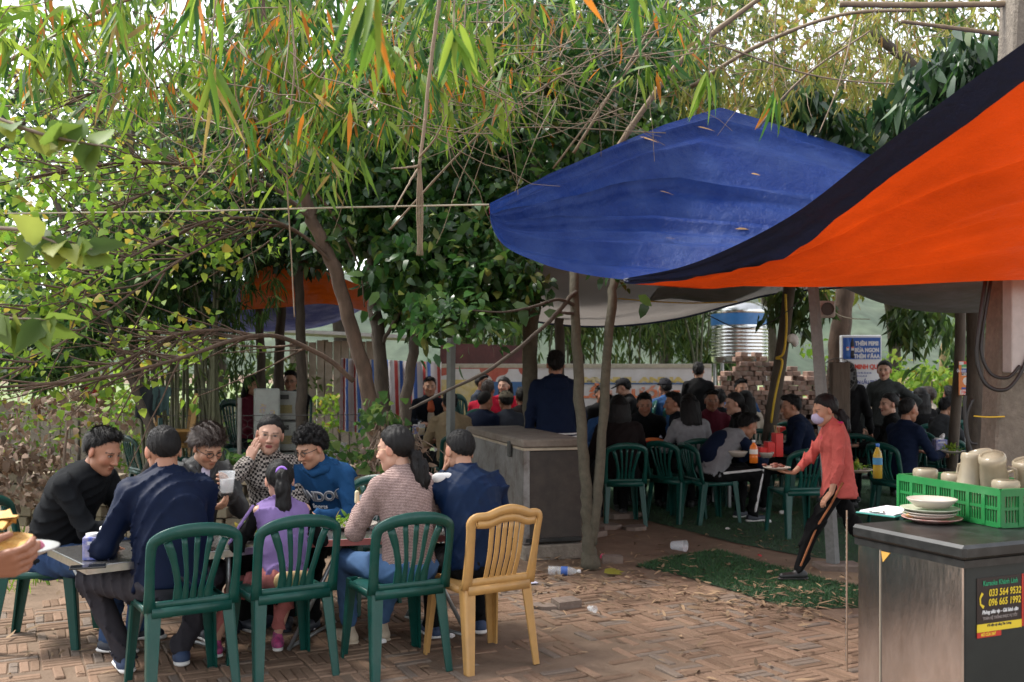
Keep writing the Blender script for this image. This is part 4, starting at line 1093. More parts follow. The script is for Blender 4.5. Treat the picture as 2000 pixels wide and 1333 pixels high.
# low stone wall behind the front group: each block its own piece
M_BLOCK = mat('wall_stone', attr=True, rough=.95, var=.2, vscale=10, bump=.5, bscale=45, dirt=(.16, .15, .09), dirt_amt=.6, dscale=4)
sw_ = thing('stone_wall', 'low tumbledown wall of tan stone blocks behind the front table', 'wall', (-2.6, 8.4, 0))
rr_ = random.Random(4)
bv = []
for k in range(8):
    m_ = MB().box((0, 0, 0), (.19 + .015 * (k % 4), .16, .085), bev=.006); c = np.array([.30, .245, .175]) * rr_.uniform(.45, 1.1); bv.append(m_.mesh('block', M_BLOCK, False, np.repeat(c[None], m_.n, 0)))
for j in range(8):
    x = -1.7 + rr_.uniform(0, .15)
    while x < 1.55:
        hmax = .62 + .10 * math.sin(x * 2.3) + .06 * math.sin(x * 6)
        if j * .092 < hmax and rr_.random() > .05:
            o = add('block', bv[rr_.randrange(8)], sw_, (x, rr_.gauss(0, .015) - .10 * x, .04 + j * .092 + rr_.gauss(0, .004))); o.rotation_euler = (rr_.gauss(0, .03), rr_.gauss(0, .03), -.1 + rr_.gauss(0, .05)); o.scale = (rr_.uniform(.75, 1.15), 1, rr_.uniform(.9, 1.02))
        x += .215
# chicken wire fence
M_WIRE = mat('wire', (.10, .095, .09), rough=.6, metal=.3)
wf = thing('wire_fence', 'sagging hexagonal chicken wire fence with thin grey posts', 'fence', (-3.2, 10.4, 0))
mb = MB(); Vw = []; hexw = .10; x0w, x1w = -3.2, 1.75
def wire_pt(x, z): return (x, .05 * math.sin(x * 2.1) - .07 * x + .03 * math.sin(z * 5 + x), z)
segs = []
nx_ = int((x1w - x0w) / hexw); nz_ = 10
for i in range(nx_):
    for j in range(nz_):
        x = x0w + i * hexw + (hexw / 2 if j % 2 else 0); z = .30 + j * hexw * .75
        a, b, c, d = (x, z), (x + hexw / 2, z + hexw * .25), (x + hexw, z), (x + hexw / 2, z + hexw * .75)
        segs += [(a, b), (b, c), (b, d)]
for s0, s1 in segs:
    p0, p1 = np.array(wire_pt(*s0)), np.array(wire_pt(*s1)); t = norm(p1 - p0); n_ = norm(np.cross(t, (0, 1.0, 0))) * .0016; b_ = np.array([0, .0016, 0])
    mb._a([p0 + n_, p0 - n_ * .5 + b_, p0 - n_ * .5 - b_, p1 + n_, p1 - n_ * .5 + b_, p1 - n_ * .5 - b_], [(0, 1, 4, 3), (1, 2, 5, 4), (2, 0, 3, 5)])
mesh_o = mb.build('wire_mesh', M_WIRE, wf)
M_FPOST = mat('fence_post', (.25, .235, .21), rough=.9, var=.2, bump=.2)
for x in (-3.15, -1.1, .36, 1.72): MB().tube([(x, -.07 * x, -.1), (x + .01, -.07 * x, 1.22)], .022, 8).build('post', M_FPOST, wf, True)
MB().tube([(-3.2, .22, 1.06), (0, .02, 1.03), (1.75, -.12, 1.05)], .004, 5).build('top_wire', M_WIRE, wf)
# painted banner wall
M_BAN = mat('banner_white', (.58, .56, .55), rough=.7, var=.08, vscale=3, dirt=(.42, .38, .30), dirt_amt=.6, dscale=1.6)
M_BANR = mat('banner_red', (.40, .085, .055), rough=.7, var=.15, dirt=(.5, .3, .2), dirt_amt=.4)
M_BANY = mat('banner_ochre', (.55, .42, .13), rough=.8, var=.25, dirt=(.55, .52, .45), dirt_amt=.8, dscale=4)
M_BANB = mat('banner_blue', (.05, .13, .28), rough=.7)
M_BANO = mat('banner_orange', (.62, .17, .06), rough=.7, dirt=(.58, .5, .45), dirt_amt=.6)
bd = 15.4; s_ = F / bd
def bx_(px): return (px - 1000) / s_
def bz_(py): return CH - (py - HOR) / s_
ban = thing('banner_wall', 'long weathered banner board with red and ochre scrollwork and faded lettering', 'banner', (bx_(1118), bd, 0))
X0 = bx_(1118)
def brect(nm, x0, x1, y0, y1, m, dy, parent, th=.006):
    return MB().box(((bx_(x0) + bx_(x1)) / 2 - X0, dy, (bz_(y0) + bz_(y1)) / 2), (bx_(x1) - bx_(x0), th, bz_(y0) - bz_(y1))).build(nm, m, parent)
board = brect('board', 848, 1390, 711, 905, M_BAN, .03, ban, .05)
brect('frame_strip', 848, 1388, 711.5, 719, mat('banner_frame', (.40, .36, .27), rough=.8, var=.2), -.003, board, .012)
brect('red_field', 850, 1040, 719, 760, M_BANR, -.002, board, .004)
def scroll(nm, x0, x1, y0, y1, m, dy, parent):
    """a panel with stepped rounded top corners"""
    w = bx_(x1) - bx_(x0); h = bz_(y0) - bz_(y1); r_ = .10; poly = [(-w / 2, 0), (w / 2, 0), (w / 2, h - 2 * r_)]
    poly += [(w / 2 - r_ + r_ * math.cos(a), h - 2 * r_ + r_ * math.sin(a)) for a in np.linspace(0, PI / 2, 5)]
    poly += [(w / 2 - r_ - r_ * math.sin(a), h - r_ * math.cos(a) + 0) for a in np.linspace(0, PI / 2, 5)][1:]
    poly += [(-x, z) for x, z in poly[2:][::-1]]
    m_ = MB(); n = len(poly); cx = (bx_(x0) + bx_(x1)) / 2 - X0
    V = [(cx + x, dy, bz_(y1) + z) for x, z in poly] + [(cx, dy, bz_(y1) + h * .4)]
    m_._a(V, [((i + 1) % n, i, n) for i in range(n)]); return m_.build(nm, m, parent)
scroll('scroll_panel', 855, 962, 721, 800, M_BAN, -.006, board); scroll('scroll_panel', 968, 1038, 721, 800, M_BAN, -.006, board)
brect('ochre_field', 858, 960, 742, 880, M_BANY, -.009, board, .004); brect('blue_field', 955, 1040, 746, 880, M_BANB, -.0105, board, .003)
brect('blue_line', 1040, 1388, 748.5, 751, M_BANB, -.004, board, .004)
for txt, px, py, hh, m_, sx_ in (('AMVNHL ANNA', 1120, 747, 10, M_BANY, 2.2), ('Lẩu nướng NHẬU MYTOM', 1128, 777, 22, M_BANO, 1.5)):
    o = add('lettering', text_mesh(txt, hh / s_ * 1.35, m_, .008, sx=sx_), board, (bx_(px) - X0, -.0065, bz_(py)))
mp_ = MB().box((0, 0, 0), (1.32, .05, .36), R=Ry(.035)).build('board_panel', mat('maroon_board', (.10, .035, .032), rough=.8, var=.3, vscale=3, dirt=(.05, .02, .02), dirt_amt=.8), None, False, P(940, 695, 16)); tag(mp_, 'dark maroon board standing above the painted banner', 'board')
# striped tarp
stp = thing('striped_tarpaulin', 'red white and blue striped tarpaulin hung as a screen behind the trunks', 'tarpaulin', (-1.85, 13.5, 0))
m = bpy.data.materials.new('striped_tarp'); m.use_nodes = True; N_, L_ = m.node_tree.nodes, m.node_tree.links
tcn = N_.new('ShaderNodeTexCoord'); sp_ = N_.new('ShaderNodeSeparateXYZ'); L_.new(tcn.outputs['UV'], sp_.inputs[0])
mu = N_.new('ShaderNodeMath'); mu.operation = 'FRACT'; L_.new(sp_.outputs['X'], mu.inputs[0])
rp = N_.new('ShaderNodeValToRGB'); rp.color_ramp.interpolation = 'CONSTANT'; e = rp.color_ramp.elements
e[0].color = (.62, .60, .60, 1); e[1].position = .28; e[1].color = (.50, .06, .05, 1)
for ps, c in ((.5, (.62, .60, .60, 1)), (.62, (.05, .15, .5, 1)), (.85, (.62, .60, .60, 1))): q = e.new(ps); q.color = c
L_.new(mu.outputs[0], rp.inputs[0]); L_.new(rp.outputs[0], N_['Principled BSDF'].inputs['Base Color']); N_['Principled BSDF'].inputs['Roughness'].default_value = .5
M_STRIPE = m
def striped(lo_, up_, nu, nv, reps, seed, parent):
    Pt = sheet(lo_, up_, nu, nv, 0, .05, seed); Pt[..., 1] += .05 * np.sin(np.linspace(0, 22, nu))[None]
    me = MB().grid(loc_pts(Pt, parent)).mesh('sheet', M_STRIPE, True); uv = me.uv_layers.new(name='UVMap')
    li = np.zeros(len(me.loops), np.int32); me.loops.foreach_get('vertex_index', li); u = (li % nu) / (nu - 1) * reps + .12 * (li // nu) / nv
    uv.data.foreach_set('uv', np.c_[u, u * 0].ravel().astype(np.float32)); add('sheet', me, parent)
striped([P(662, 840, 13.0), P(700, 845, 13), P(745, 842, 13)], [P(666, 700, 13), P(700, 702, 13), P(748, 703, 13)], 40, 14, 3.2, 1, stp)
striped([P(740, 830, 13.6), P(800, 835, 13.6), P(862, 830, 13.7)], [P(738, 702, 13.6), P(800, 706, 13.6), P(862, 707, 13.7)], 50, 14, 4.5, 3, stp)
# ------------------------------------------------------------------ posts, concrete pole
M_CONC = mat('concrete', (.20, .17, .135), rough=.95, var=.3, vscale=9, bump=.7, bscale=55, dirt=(.13, .11, .085), dirt_amt=.8, dscale=5)
M_WOOD = mat('weathered_wood', (.075, .058, .043), rough=.9, var=.3, vscale=10, bump=.4, bscale=40, stretch=(1, 1, .2))
M_GPOST = mat('grey_post', (.15, .15, .145), rough=.85, var=.2, vscale=14, bump=.3, bscale=50, dirt=(.12, .12, .11), dirt_amt=.6)
pole = thing('concrete_pole', 'rough concrete utility pole with a recessed face and cables', 'pole', (3.10, 6.25, 0))
PH = 4.2; pole.rotation_euler = (0, .045, 0)
MB().box((-.055, 0, PH / 2), (.23, .22, PH), bev=.015).build('shaft', M_CONC, pole); MB().box((.145, .045, PH / 2), (.18, .11, PH - .03), bev=.01).build('flange', M_CONC, pole)
mbx = thing('meter_box', 'pale grey metal cable duct fixed to the concrete pole', 'box', (2.985, 6.02, 0)); M_BOXG = mat('duct_grey', (.42, .40, .38), rough=.6, var=.12, dirt=(.25, .2, .15), dirt_amt=.4)
MB().box((.10, 0, 1.86), (.20, .12, .74), bev=.006).build('body', M_BOXG, mbx); MB().box((.12, -.065, 1.86), (.012, .012, .74)).build('seam', mat('seam_dark', (.1, .09, .08)), mbx)
M_CABLE = mat('black_cable', (.015, .014, .013), rough=.5)
for k, (pp, rr2, lb) in enumerate((([P(1925, 545, 6.05), P(1912, 640, 6.0), P(1908, 700, 6.0), P(1925, 750, 5.98), P(1962, 762, 5.95), P(1990, 735, 5.95), P(2010, 690, 5.95)], .012, 'thick black cable drooping in a loop from the concrete pole'),
      ([P(1936, 545, 6.05), P(1920, 640, 6.02), P(1917, 690, 6.0), P(1935, 730, 5.99), P(1968, 738, 5.96), P(1992, 715, 5.95)], .010, 'thin black cable in the inner loop on the concrete pole'),
      ([P(1885, 772, 6.1), P(1884, 800, 6.1), P(1888, 850, 6.1), P(1898, 885, 6.1), P(1906, 880, 6.1)], .012, 'black cable hanging beside the orange poster'),
      ([P(1900, 780, 6.1), P(1888, 815, 6.1), P(1892, 860, 6.1), P(1908, 868, 6.1)], .010, 'coiled black cable tied to the concrete pole'))):
    rope('cable', lb, pp, rr2, M_CABLE, cat='cable')
rope('tie_wire', 'yellow cord tied round the concrete pole', [P(1902, 813, 6.12), P(1930, 815, 6.11), P(1962, 814, 6.12)], .005, M_YROPE, cat='cord')
def post(name, label, pts, r_, m, cat='post', n=8, k=16):
    pts = smooth_path(pts, k); rr = np.linspace(r_[0], r_[1], k) if not np.isscalar(r_) else r_
    rr = rr * (1 + .06 * wob(pts, 3, 3.0)) if n > 6 else rr
    o = MB().tube(pts, rr, n).build(name, m, None, n > 6); return tag(o, label, cat)
b = G(1628, 1112); post('concrete_post', 'slim grey concrete post leaning under the tarpaulin', [b, P(1617, 940, b[1] + .05), P(1602, 740, b[1] + .1), P(1588, 560, b[1] + .12)], (.052, .042), M_GPOST, n=4)
cp = MB().prism([(-.16, -.10), (.16, -.12), (.15, .12), (-.17, .10)], 0, .05).build('base_stone', M_SLAB, None, False, (b[0] + .03, b[1] - .02, -.005)); tag(cp, 'flat stone at the foot of the slim concrete post', 'stone')
post('wooden_post', 'thin wooden post holding the orange poster', [G(1855, 1000) , P(1862, 870, 10.2), P(1874, 700, 10.2), P(1876, 606, 10.2)], (.055, .05), M_WOOD)
post('wooden_post', 'dark leaning trunk post wrapped in yellow rope before the bricks', [P(1498, 900, 11.3), P(1506, 820, 11.3), P(1525, 700, 11.3), P(1542, 560, 11.3), P(1550, 480, 11.3)], (.080, .065), M_WOOD)
rope('yellow_rope', 'yellow rope wound down the dark leaning trunk post', [P(1534, 575, 11.2), P(1536, 640, 11.18), P(1530, 690, 11.15), P(1516, 700, 11.2), P(1528, 706, 11.15), P(1520, 745, 11.15), P(1512, 785, 11.15), P(1506, 826, 11.2)], .013, M_YROPE)
post('steel_post', 'square steel post rising from behind the rusty freezer', [P(879, 960, 10.1), P(880, 850, 10.1), P(881, 700, 10.1), P(883, 560, 10.1)], .045, mat('post_steel', (.16, .17, .16), rough=.5, metal=.3), n=4)
# ------------------------------------------------------------------ brick stack, tank, sign
M_BR2 = mat('stacked_brick', attr=True, rough=.9, var=.2, vscale=16, bump=.4, bscale=60, dirt=(.36, .30, .26), dirt_amt=.6, dscale=6)
stk = thing('brick_pile', 'tall uneven stack of weathered red bricks below the water tank', 'bricks', tuple(P(1500, 0, 14.2)[:2]) + (0,))
bvs = []
for k in range(9):
    m_ = MB().box((0, 0, 0), (.105, .215, .065), bev=.006); c = np.array([.36, .21, .155]) * rr_.uniform(.35, 1.15); bvs.append(m_.mesh('brick', M_BR2, False, np.repeat(c[None], m_.n, 0)))
cnt = 0; allb = []
for j in range(26):
    z = .035 + j * .068
    for i in range(-9, 10):
        x = i * .108 + (.05 if j % 2 else 0)
        top = np.interp(x, [-1.0, -.75, -.5, -.25, .0, .25, .5, .75, 1.0], [.9, 1.35, 1.62, 1.74, 1.70, 1.55, 1.45, 1.5, 1.2]) + .06 * math.sin(i * 2.7)
        if z > top or rr_.random() < .10: continue
        allb.append((x + rr_.gauss(0, .008), rr_.gauss(0, .03), z, rr_.gauss(0, .06), rr_.gauss(0, .02)))
allb.sort(key=lambda q: -q[2])
for q in allb[:298]:
    o = add('brick', bvs[rr_.randrange(9)], stk, q[:3]); o.rotation_euler = (rr_.gauss(0, .015), q[4], q[3])
mb = MB()
mb.box((0, .42, .55), (1.7, .62, 1.1))
for q in allb[298:]: mb.box(q[:3], (.105, .215, .065), rz=q[3])
o = mb.build('inner_bricks', mat('brick_inner', (.22, .125, .09), rough=.95, var=.3, bump=.4), stk); tag(o, kind='stuff')
M_TANK = mat('tank_steel', (.55, .55, .54), rough=.22, metal=1.0, var=.12, vscale=5)
tk = thing('water_tank', 'ribbed stainless steel water tank with a blue band on a stand', 'water tank', tuple(P(1444, 0, 16.2)[:2]) + (0,))
prof = [(.02, 1.62), (.40, 1.62), (.445, 1.66)]
for k in range(9):
    z = 1.72 + k * .055
    prof += [(.448, z), (.462, z + .018), (.448, z + .036)]
prof += [(.45, 2.24)]
MB().lathe(prof, 40).build('body', M_TANK, tk, True)
MB().lathe([(.456, 2.235), (.457, 2.42)], 40).build('blue_band', mat('tank_blue', (.03, .15, .38), rough=.4), tk, True)
MB().lathe([(.452, 2.42), (.46, 2.46), (.44, 2.52), (.30, 2.60), (.12, 2.64), (.02, 2.64)], 40).build('lid', M_TANK, tk, True)
for sx in (-1, 1):
    for sy in (-1, 1): MB().tube([(sx * .34, sy * .3, 0), (sx * .34, sy * .3, 1.63)], .03, 6).build('stand_leg', M_LEG, tk)
sg = thing('signboard', 'blue and white restaurant signboard with a soft drink advert', 'sign', tuple(P(1683, 0, 12.6)[:2]) + (0,), rad(-4)); ss = F / 12.6
M_SW = mat('sign_white', (.72, .72, .74), rough=.5, var=.04); M_SB = mat('sign_blue', (.02, .10, .42), rough=.5, var=.06); M_SR = mat('sign_red', (.70, .06, .03), rough=.5, var=0); M_SBD = mat('sign_text_blue', (.03, .06, .30), rough=.5, var=0)
def sz(py): return CH - (py - HOR) / ss
wS = 76 / ss
MB().box((0, .06, (sz(655) + .3) / 2), (wS, .12, sz(655) - .3), bev=.008).build('case', M_SW, sg)
MB().box((0, -.003, (sz(660) + sz(702)) / 2), (wS - .03, .006, sz(660) - sz(702))).build('blue_panel', M_SB, sg)
for txt, y, h_, mm_, bold, x_ in (('THÊM PEPSI', 675, .070, M_SW, .004, .062), ('BỮA NGON', 688, .070, M_SW, .004, .062), ('THÊM ĐÃAA', 700, .070, M_SW, .004, .062), ('TÙNG MINH QUÁN', 721, .082, M_SR, .003, 0), ('ĐC: ĐƯỜNG VEN ĐÊ - TÂN THỊNH', 730, .026, M_SBD, .0006, 0), ('ĐT: 0987 654 321', 736, .024, M_SBD, .0005, 0), ('ĐẶC SẢN LẨU TRÂU', 750, .060, M_SBD, .0015, 0), ('BÒ NƯỚNG', 764, .060, M_SBD, .0015, 0), ('DÊ - BÚN', 778, .060, M_SBD, .0015, 0), ('GÀ ĐỒI', 791, .060, M_SBD, .0015, 0)):
    if 'ĐT' in txt or 'ĐC' in txt: txt = 'ẩm thực dân dã' if 'ĐT' in txt else 'các món ăn đặc sắc từ trâu'
    add('lettering', text_mesh(txt, h_, mm_, bold, 'CENTER', sx=.80), sg, (x_, -.0075, sz(y)))
for k, (x, c_) in enumerate(((-.175, (.05, .16, .5)), (-.115, (.02, .02, .03)))):
    z0 = sz(700); m_ = MB().lathe([(.001, 0), (.022, 0), (.024, .03), (.019, .11), (.024, .15), (.023, .19), (.010, .235), (.010, .25), (.001, .25)], 10, (x, -.006, z0)); m_.v[-1][:, 1] = -.006 + (m_.v[-1][:, 1] + .006) * .15
    bt_ = m_.build('bottle_print', mat('print_bottle%d' % k, c_, rough=.4, var=0), sg, True)
    MB().box((x, -.0115, z0 + .12), (.034, .003, .045)).build('label_print', M_SW, bt_); MB().box((x, -.0138, z0 + .135), (.030, .002, .012)).build('red_print', M_SR, bt_)
# orange poster on the thin post
po = thing('poster', 'orange printed poster with blue band wired to the thin wooden post', 'poster', tuple(P(1890, 0, 10.05)[:2]) + (0,), rad(6)); ps = F / 10.05
def pz(py): return CH - (py - HOR) / ps
MB().box((0, 0, (pz(706) + pz(772)) / 2), (37 / ps, .004, 66 / ps)).build('sheet', mat('poster_orange', (.62, .17, .02), rough=.5, var=.06), po)
for nm, x0, x1, y0, y1, c_ in (('red_band', -18, 18, 706.5, 712, (.55, .04, .03)), ('white_corner', -18, -9, 707, 713, (.6, .58, .56)), ('green_band', -13, 15, 712, 717, (.05, .28, .08)), ('pale_band', -13, 15, 717, 720, (.35, .45, .25)), ('blue_band', -13, 16, 720, 728, (.02, .06, .28)), ('white_band', -12, 15, 728.5, 734, (.65, .63, .58)), ('blue_tab', -13, -1, 757, 761, (.03, .06, .25)), ('white_foot', -16, 16, 762, 771, (.62, .58, .55))):
    MB().box(((x0 + x1) / 2 / ps, -.0035 - .0006 * (nm == 'white_corner'), (pz(y0) + pz(y1)) / 2), ((x1 - x0) / ps, .002, (y1 - y0) / ps)).build(nm, mat('pst_' + nm, c_, rough=.5, var=0), po)
mp2 = MB()
for (x, y, a_, b_) in ((-4, 745, 7, 8), (3, 748, 6, 6), (8, 750, 6, 3), (-1, 740, 4, 5)):
    mp2._a([(x / ps + a_ / ps * math.cos(t) * random.uniform(.7, 1.1), -.0035, pz(y) + b_ / ps * math.sin(t) * random.uniform(.7, 1.1)) for t in np.linspace(0, 6.28, 9)[:-1]] + [(x / ps, -.0036, pz(y))], [(i, (i + 1) % 8, 8) for i in range(8)])
mp2.build('dish_print', mat('dish_white', (.62, .56, .5), var=.2, vscale=60), po)
for txt, x, y, h_, mm_ in (('ỐC XÀO DỪA NƯỚNG', 1.5, 727, .030, M_SW), ('MÌ TƯƠNG ĐEN', 1.5, 733, .026, mat('blk_text', (.02, .02, .02), var=0)), ('FJM13', -4, 770, .050, M_SR)):
    add('lettering', text_mesh(txt, h_, mm_, .0006, 'CENTER', sx=.8), po, (x / ps, -.0052, pz(y)))
# ------------------------------------------------------------------ trees and other plants
M_LEAF = mat('leaf', attr=True, rough=.5, var=.12, vscale=3, trans=.52, spec=.25)
M_LEAFG = mat('glossy_leaf', attr=True, rough=.32, var=.12, vscale=3, trans=.36, spec=.5)
M_BARK = mat('bark', (.080, .062, .047), rough=.95, var=.3, vscale=9, bump=.6, bscale=38, col2=(.05, .04, .031), stretch=(1, 1, .35))
M_BARKB = mat('bark_brown', (.125, .078, .054), rough=.95, var=.3, vscale=8, bump=.5, bscale=38, col2=(.075, .05, .036), stretch=(1, 1, .35))
M_BARKG = mat('bark_grey', (.085, .074, .050), rough=.9, var=.25, vscale=10, bump=.4, bscale=50, col2=(.07, .062, .042))
M_CANE = mat('dry_cane', (.19, .135, .085), rough=.7, var=.2, vscale=12)
M_TWIG = mat('twig', (.17, .125, .095), rough=.9, var=.2)
R_ = np.random.default_rng(21)
PAL = {'dark': [((.016, .045, .016), .45), ((.026, .070, .022), .35), ((.05, .11, .03), .15), ((.10, .15, .05), .05)],
       'ficus': [((.020, .062, .016), .4), ((.038, .105, .022), .35), ((.085, .165, .03), .2), ((.19, .22, .05), .05)],
       'lime': [((.21, .34, .035), .45), ((.12, .24, .03), .3), ((.32, .42, .06), .17), ((.38, .30, .05), .08)],
       'bamboo': [((.11, .20, .022), .40), ((.20, .28, .035), .27), ((.035, .10, .022), .20), ((.42, .15, .02), .08), ((.26, .19, .06), .05)],
       'far': [((.075, .13, .03), .4), ((.13, .19, .045), .3), ((.04, .075, .025), .2), ((.19, .20, .07), .1)],
       'golden': [((.20, .22, .04), .4), ((.30, .27, .06), .25), ((.09, .13, .035), .25), ((.30, .17, .05), .1)],
       'brown': [((.17, .11, .075), .6), ((.24, .17, .12), .25), ((.10, .07, .05), .15)],
       'mid': [((.045, .10, .028), .45), ((.075, .145, .035), .35), ((.13, .19, .05), .2)]}
def pal(name, n, r=R_):
    cs = PAL[name]; k = r.choice(len(cs), n, p=np.array([w for _, w in cs]) / sum(w for _, w in cs))
    return np.array([c for c, _ in cs])[k] * r.uniform(.75, 1.25, (n, 1))
def spots(regs, n, clump=1.2, thr=-.15, seed=1, r=R_):
    """points in ellipses of the picture, each at its own distance range, thinned to clumps"""
    ws = np.array([rg[6] if len(rg) > 6 else 1 for rg in regs], float); ws /= ws.sum(); out = []
    for rg, w in zip(regs, ws):
        m = int(n * w * 1.9); a = r.uniform(0, 2 * PI, m); q = np.sqrt(r.random(m)); px = rg[0] + rg[2] * q * np.cos(a); py = rg[1] + rg[3] * q * np.sin(a); d = r.uniform(rg[4], rg[5], m)
        p = np.stack([(px - 1000) * d / F, d, CH - (py - HOR) * d / F], 1); k = wob(p, seed, clump * .35, 4) > thr; out.append(p[k][:int(n * w)])
    return np.concatenate(out)
def crown(parent, regs, n, kind, pal_name, L, W, name='crown', clump=1.2, thr=-.15, seed=1, m=None, per=5, spread=.10, dirz=-.5, shape='broad', zmin=.05):
    r = np.random.default_rng(seed + 100); c = spots(regs, max(n // per, 1), clump, thr, seed, r); k = len(c)
    p = np.repeat(c, per, 0); N = len(p)
    if kind == 'hang':        # tufts of long leaves drooping from one node
        base = np.repeat(r.normal(0, 1, (k, 3)) * np.array([.6, .6, .2]), per, 0); D = base * .55 + np.c_[r.normal(0, .42, (N, 2)), np.full(N, -1.0) + r.normal(0, .25, N)]
        p = p + r.normal(0, .25, (N, 3)) * spread; bend = r.uniform(.0, .25, N)
    elif kind == 'spray':     # leaves set along a twig
        tw = np.repeat(r.normal(0, 1, (k, 3)) * np.array([1, 1, .5]) + np.array([0, 0, -.15]), per, 0); tw /= np.linalg.norm(tw, axis=1)[:, None]
        t = np.tile(np.linspace(-.5, .5, per), k)[:, None]; p = p + tw * t * spread * 3 + r.normal(0, .15, (N, 3)) * spread
        D = tw * .5 + r.normal(0, .7, (N, 3)) + np.array([0, 0, dirz]); bend = r.uniform(.02, .3, N)
    else:
        p = p + r.normal(0, 1, (N, 3)) * spread; D = r.normal(0, 1, (N, 3)) + np.array([0, 0, dirz]); bend = r.uniform(0, .3, N)
    Nn = r.normal(0, .6, (N, 3)) + np.array([0, -.25, .8])
    keep = p[:, 2] > zmin; p, D, Nn, bend = p[keep], D[keep], Nn[keep], bend[keep]; N = len(p)
    sz_ = r.uniform(.45, 1.35, N); me = leaves(p - np.array(parent.location), D, Nn, L * sz_, W * sz_ * r.uniform(.8, 1.2, N), pal(pal_name, N, r), bend, m or M_LEAF, name, shape)
    return add(name, me, parent)
def limb(parent, pts, r0, r1, m=M_BARK, name='trunk', k=None, n=9, flare=0.0, rough=.07):
    k = k or max(8, 5 * len(pts)); q = smooth_path(pts, k) - np.array(parent.location); rr = np.linspace(r0, r1, k)
    if flare: rr = rr + flare * np.exp(-np.linspace(0, 1, k) * 14)
    rr = rr * (1 + rough * wob(q, len(pts), 2.2)); q = q + .12 * np.minimum(rr, .06)[:, None] * R_.normal(0, 1, (k, 3))
    return MB().tube(q, rr, n).build(name, m, parent, True)
def twigs(parent, ends, m=M_TWIG, r0=.006, name='twigs', droop=.15, k=7, wig=.05):
    """many thin bare twigs, joined: too fine to pick apart"""
    mb = MB()
    for a, b in ends:
        a, b = np.array(a), np.array(b); t = np.linspace(0, 1, k)[:, None]; L = np.linalg.norm(b - a)
        q = a + (b - a) * t + np.cumsum(R_.normal(0, wig * L / k, (k, 3)), 0); q[:, 2] -= droop * L * (t[:, 0] ** 2 - t[:, 0]) * -1 * .5
        mb.tube(q - np.array(parent.location), np.linspace(r0, r0 * .35, k), 4, False)
    o = mb.build(name, m, parent, True); tag(o, kind='stuff'); return o
def tree(name, label, base, cat='tree', group=None): return thing(name, label, cat, (base[0], base[1], 0), 0, group)
def A3(*pts): return [P(*q) for q in pts]
# --- the brown leaning tree with its spreading branches, pale lime leaves
d0 = 8.2; b = P(742, 725 + 1.5 * F / d0, d0)
t = tree('leaning_tree', 'brown leaning tree with long twiggy branches and lime green leaves', b)
limb(t, A3((745, 1082, d0), (738, 960, d0), (733, 850, d0), (718, 760, d0), (698, 680, d0), (672, 590, d0), (650, 515, d0), (615, 440, d0), (592, 370, d0), (575, 300, d0), (545, 210, d0), (520, 100, d0), (505, -40, d0)), .072, .034, M_BARKB, flare=.07, k=60, n=12)
brs = [A3((690, 745, d0), (640, 702, d0 - .1), (560, 662, d0 - .3), (500, 656, d0 - .6), (440, 670, 7.3), (340, 704, 7.0), (200, 738, 6.6), (60, 752, 6.3), (-120, 765, 6)),
       A3((500, 656, d0 - .6), (430, 645, 7.4), (340, 655, 7.2), (250, 700, 6.8), (120, 755, 6.4)),
       A3((620, 440, d0), (540, 372, 8.0), (470, 345, 7.8), (380, 325, 7.5), (250, 318, 7.2), (120, 335, 6.9), (-60, 370, 6.6)),
       A3((655, 520, d0), (590, 460, 8.0), (520, 430, 7.7), (420, 430, 7.4), (320, 470, 7), (180, 540, 6.6), (20, 620, 6.3), (-80, 670, 6.2)),
       A3((600, 395, d0), (540, 330, 8.3), (470, 325, 8.2), (330, 360, 7.8), (200, 420, 7.3), (60, 490, 6.8), (-60, 560, 6.5)),
       A3((645, 500, d0), (560, 445, 7.9), (470, 450, 7.6), (350, 510, 7.1), (220, 600, 6.7), (80, 700, 6.3), (-50, 790, 6)),
       A3((575, 300, d0), (510, 240, 8.2), (430, 200, 8), (300, 170, 7.7), (150, 190, 7.3), (0, 260, 6.9)),
       A3((545, 210, d0), (480, 130, 8.3), (380, 60, 8.2), (250, 20, 8)),
       A3((585, 340, d0), (650, 420, 8.3), (700, 520, 8.3), (712, 600, 8.2)), A3((560, 250, d0), (620, 160, 8.3), (700, 60, 8.4), (760, -30, 8.4))]
rs = [(.023, .007), (.014, .004), (.022, .005), (.016, .004), (.014, .004), (.014, .003), (.016, .004), (.016, .004), (.014, .005), (.016, .006)]
for q, (a_, b_) in zip(brs, rs): limb(t, q, a_, b_, M_BARKB, 'branch', k=36, n=7)
ends = []
for q in brs[:7]:
    sp_q = smooth_path(q, 60)
    for _ in range(30):
        i = R_.integers(10, 52); a = sp_q[i]; L = R_.uniform(.3, 1.0); ends.append((a, a + norm(np.array([-1.0, -.25, R_.normal(-.15, .55)]) + R_.normal(0, .25, 3)) * L))
twigs(t, ends, m=M_BARKB, r0=.0075)
tips = np.array([e[1] for e in ends] + [e[0] * .4 + e[1] * .6 for e in ends])
r = np.random.default_rng(77); sel = tips[r.integers(0, len(tips), 330)]; p = np.repeat(sel, 3, 0) + r.normal(0, .05, (990, 3)); N = len(p)
add('crown', leaves(p - np.array(t.location), r.normal(0, .8, (N, 3)) + np.array([-.3, -.2, -.5]), r.normal(0, .6, (N, 3)) + np.array([0, -.7, .6]), r.uniform(.045, .095, N), r.uniform(.035, .065, N), pal('lime', N, r), r.uniform(0, .3, N), M_LEAF, 'crown', 'heart'), t)
crown(t, [(150, 420, 260, 160, 6.2, 8.5, 1), (60, 560, 160, 130, 6.0, 8.0, .7), (380, 420, 220, 120, 7, 8.4, .5), (130, 250, 220, 120, 6.6, 8.6, .6)], 1900, 'spray', 'lime', .07, .05, clump=2.0, seed=5, per=3, spread=.07, shape='heart')
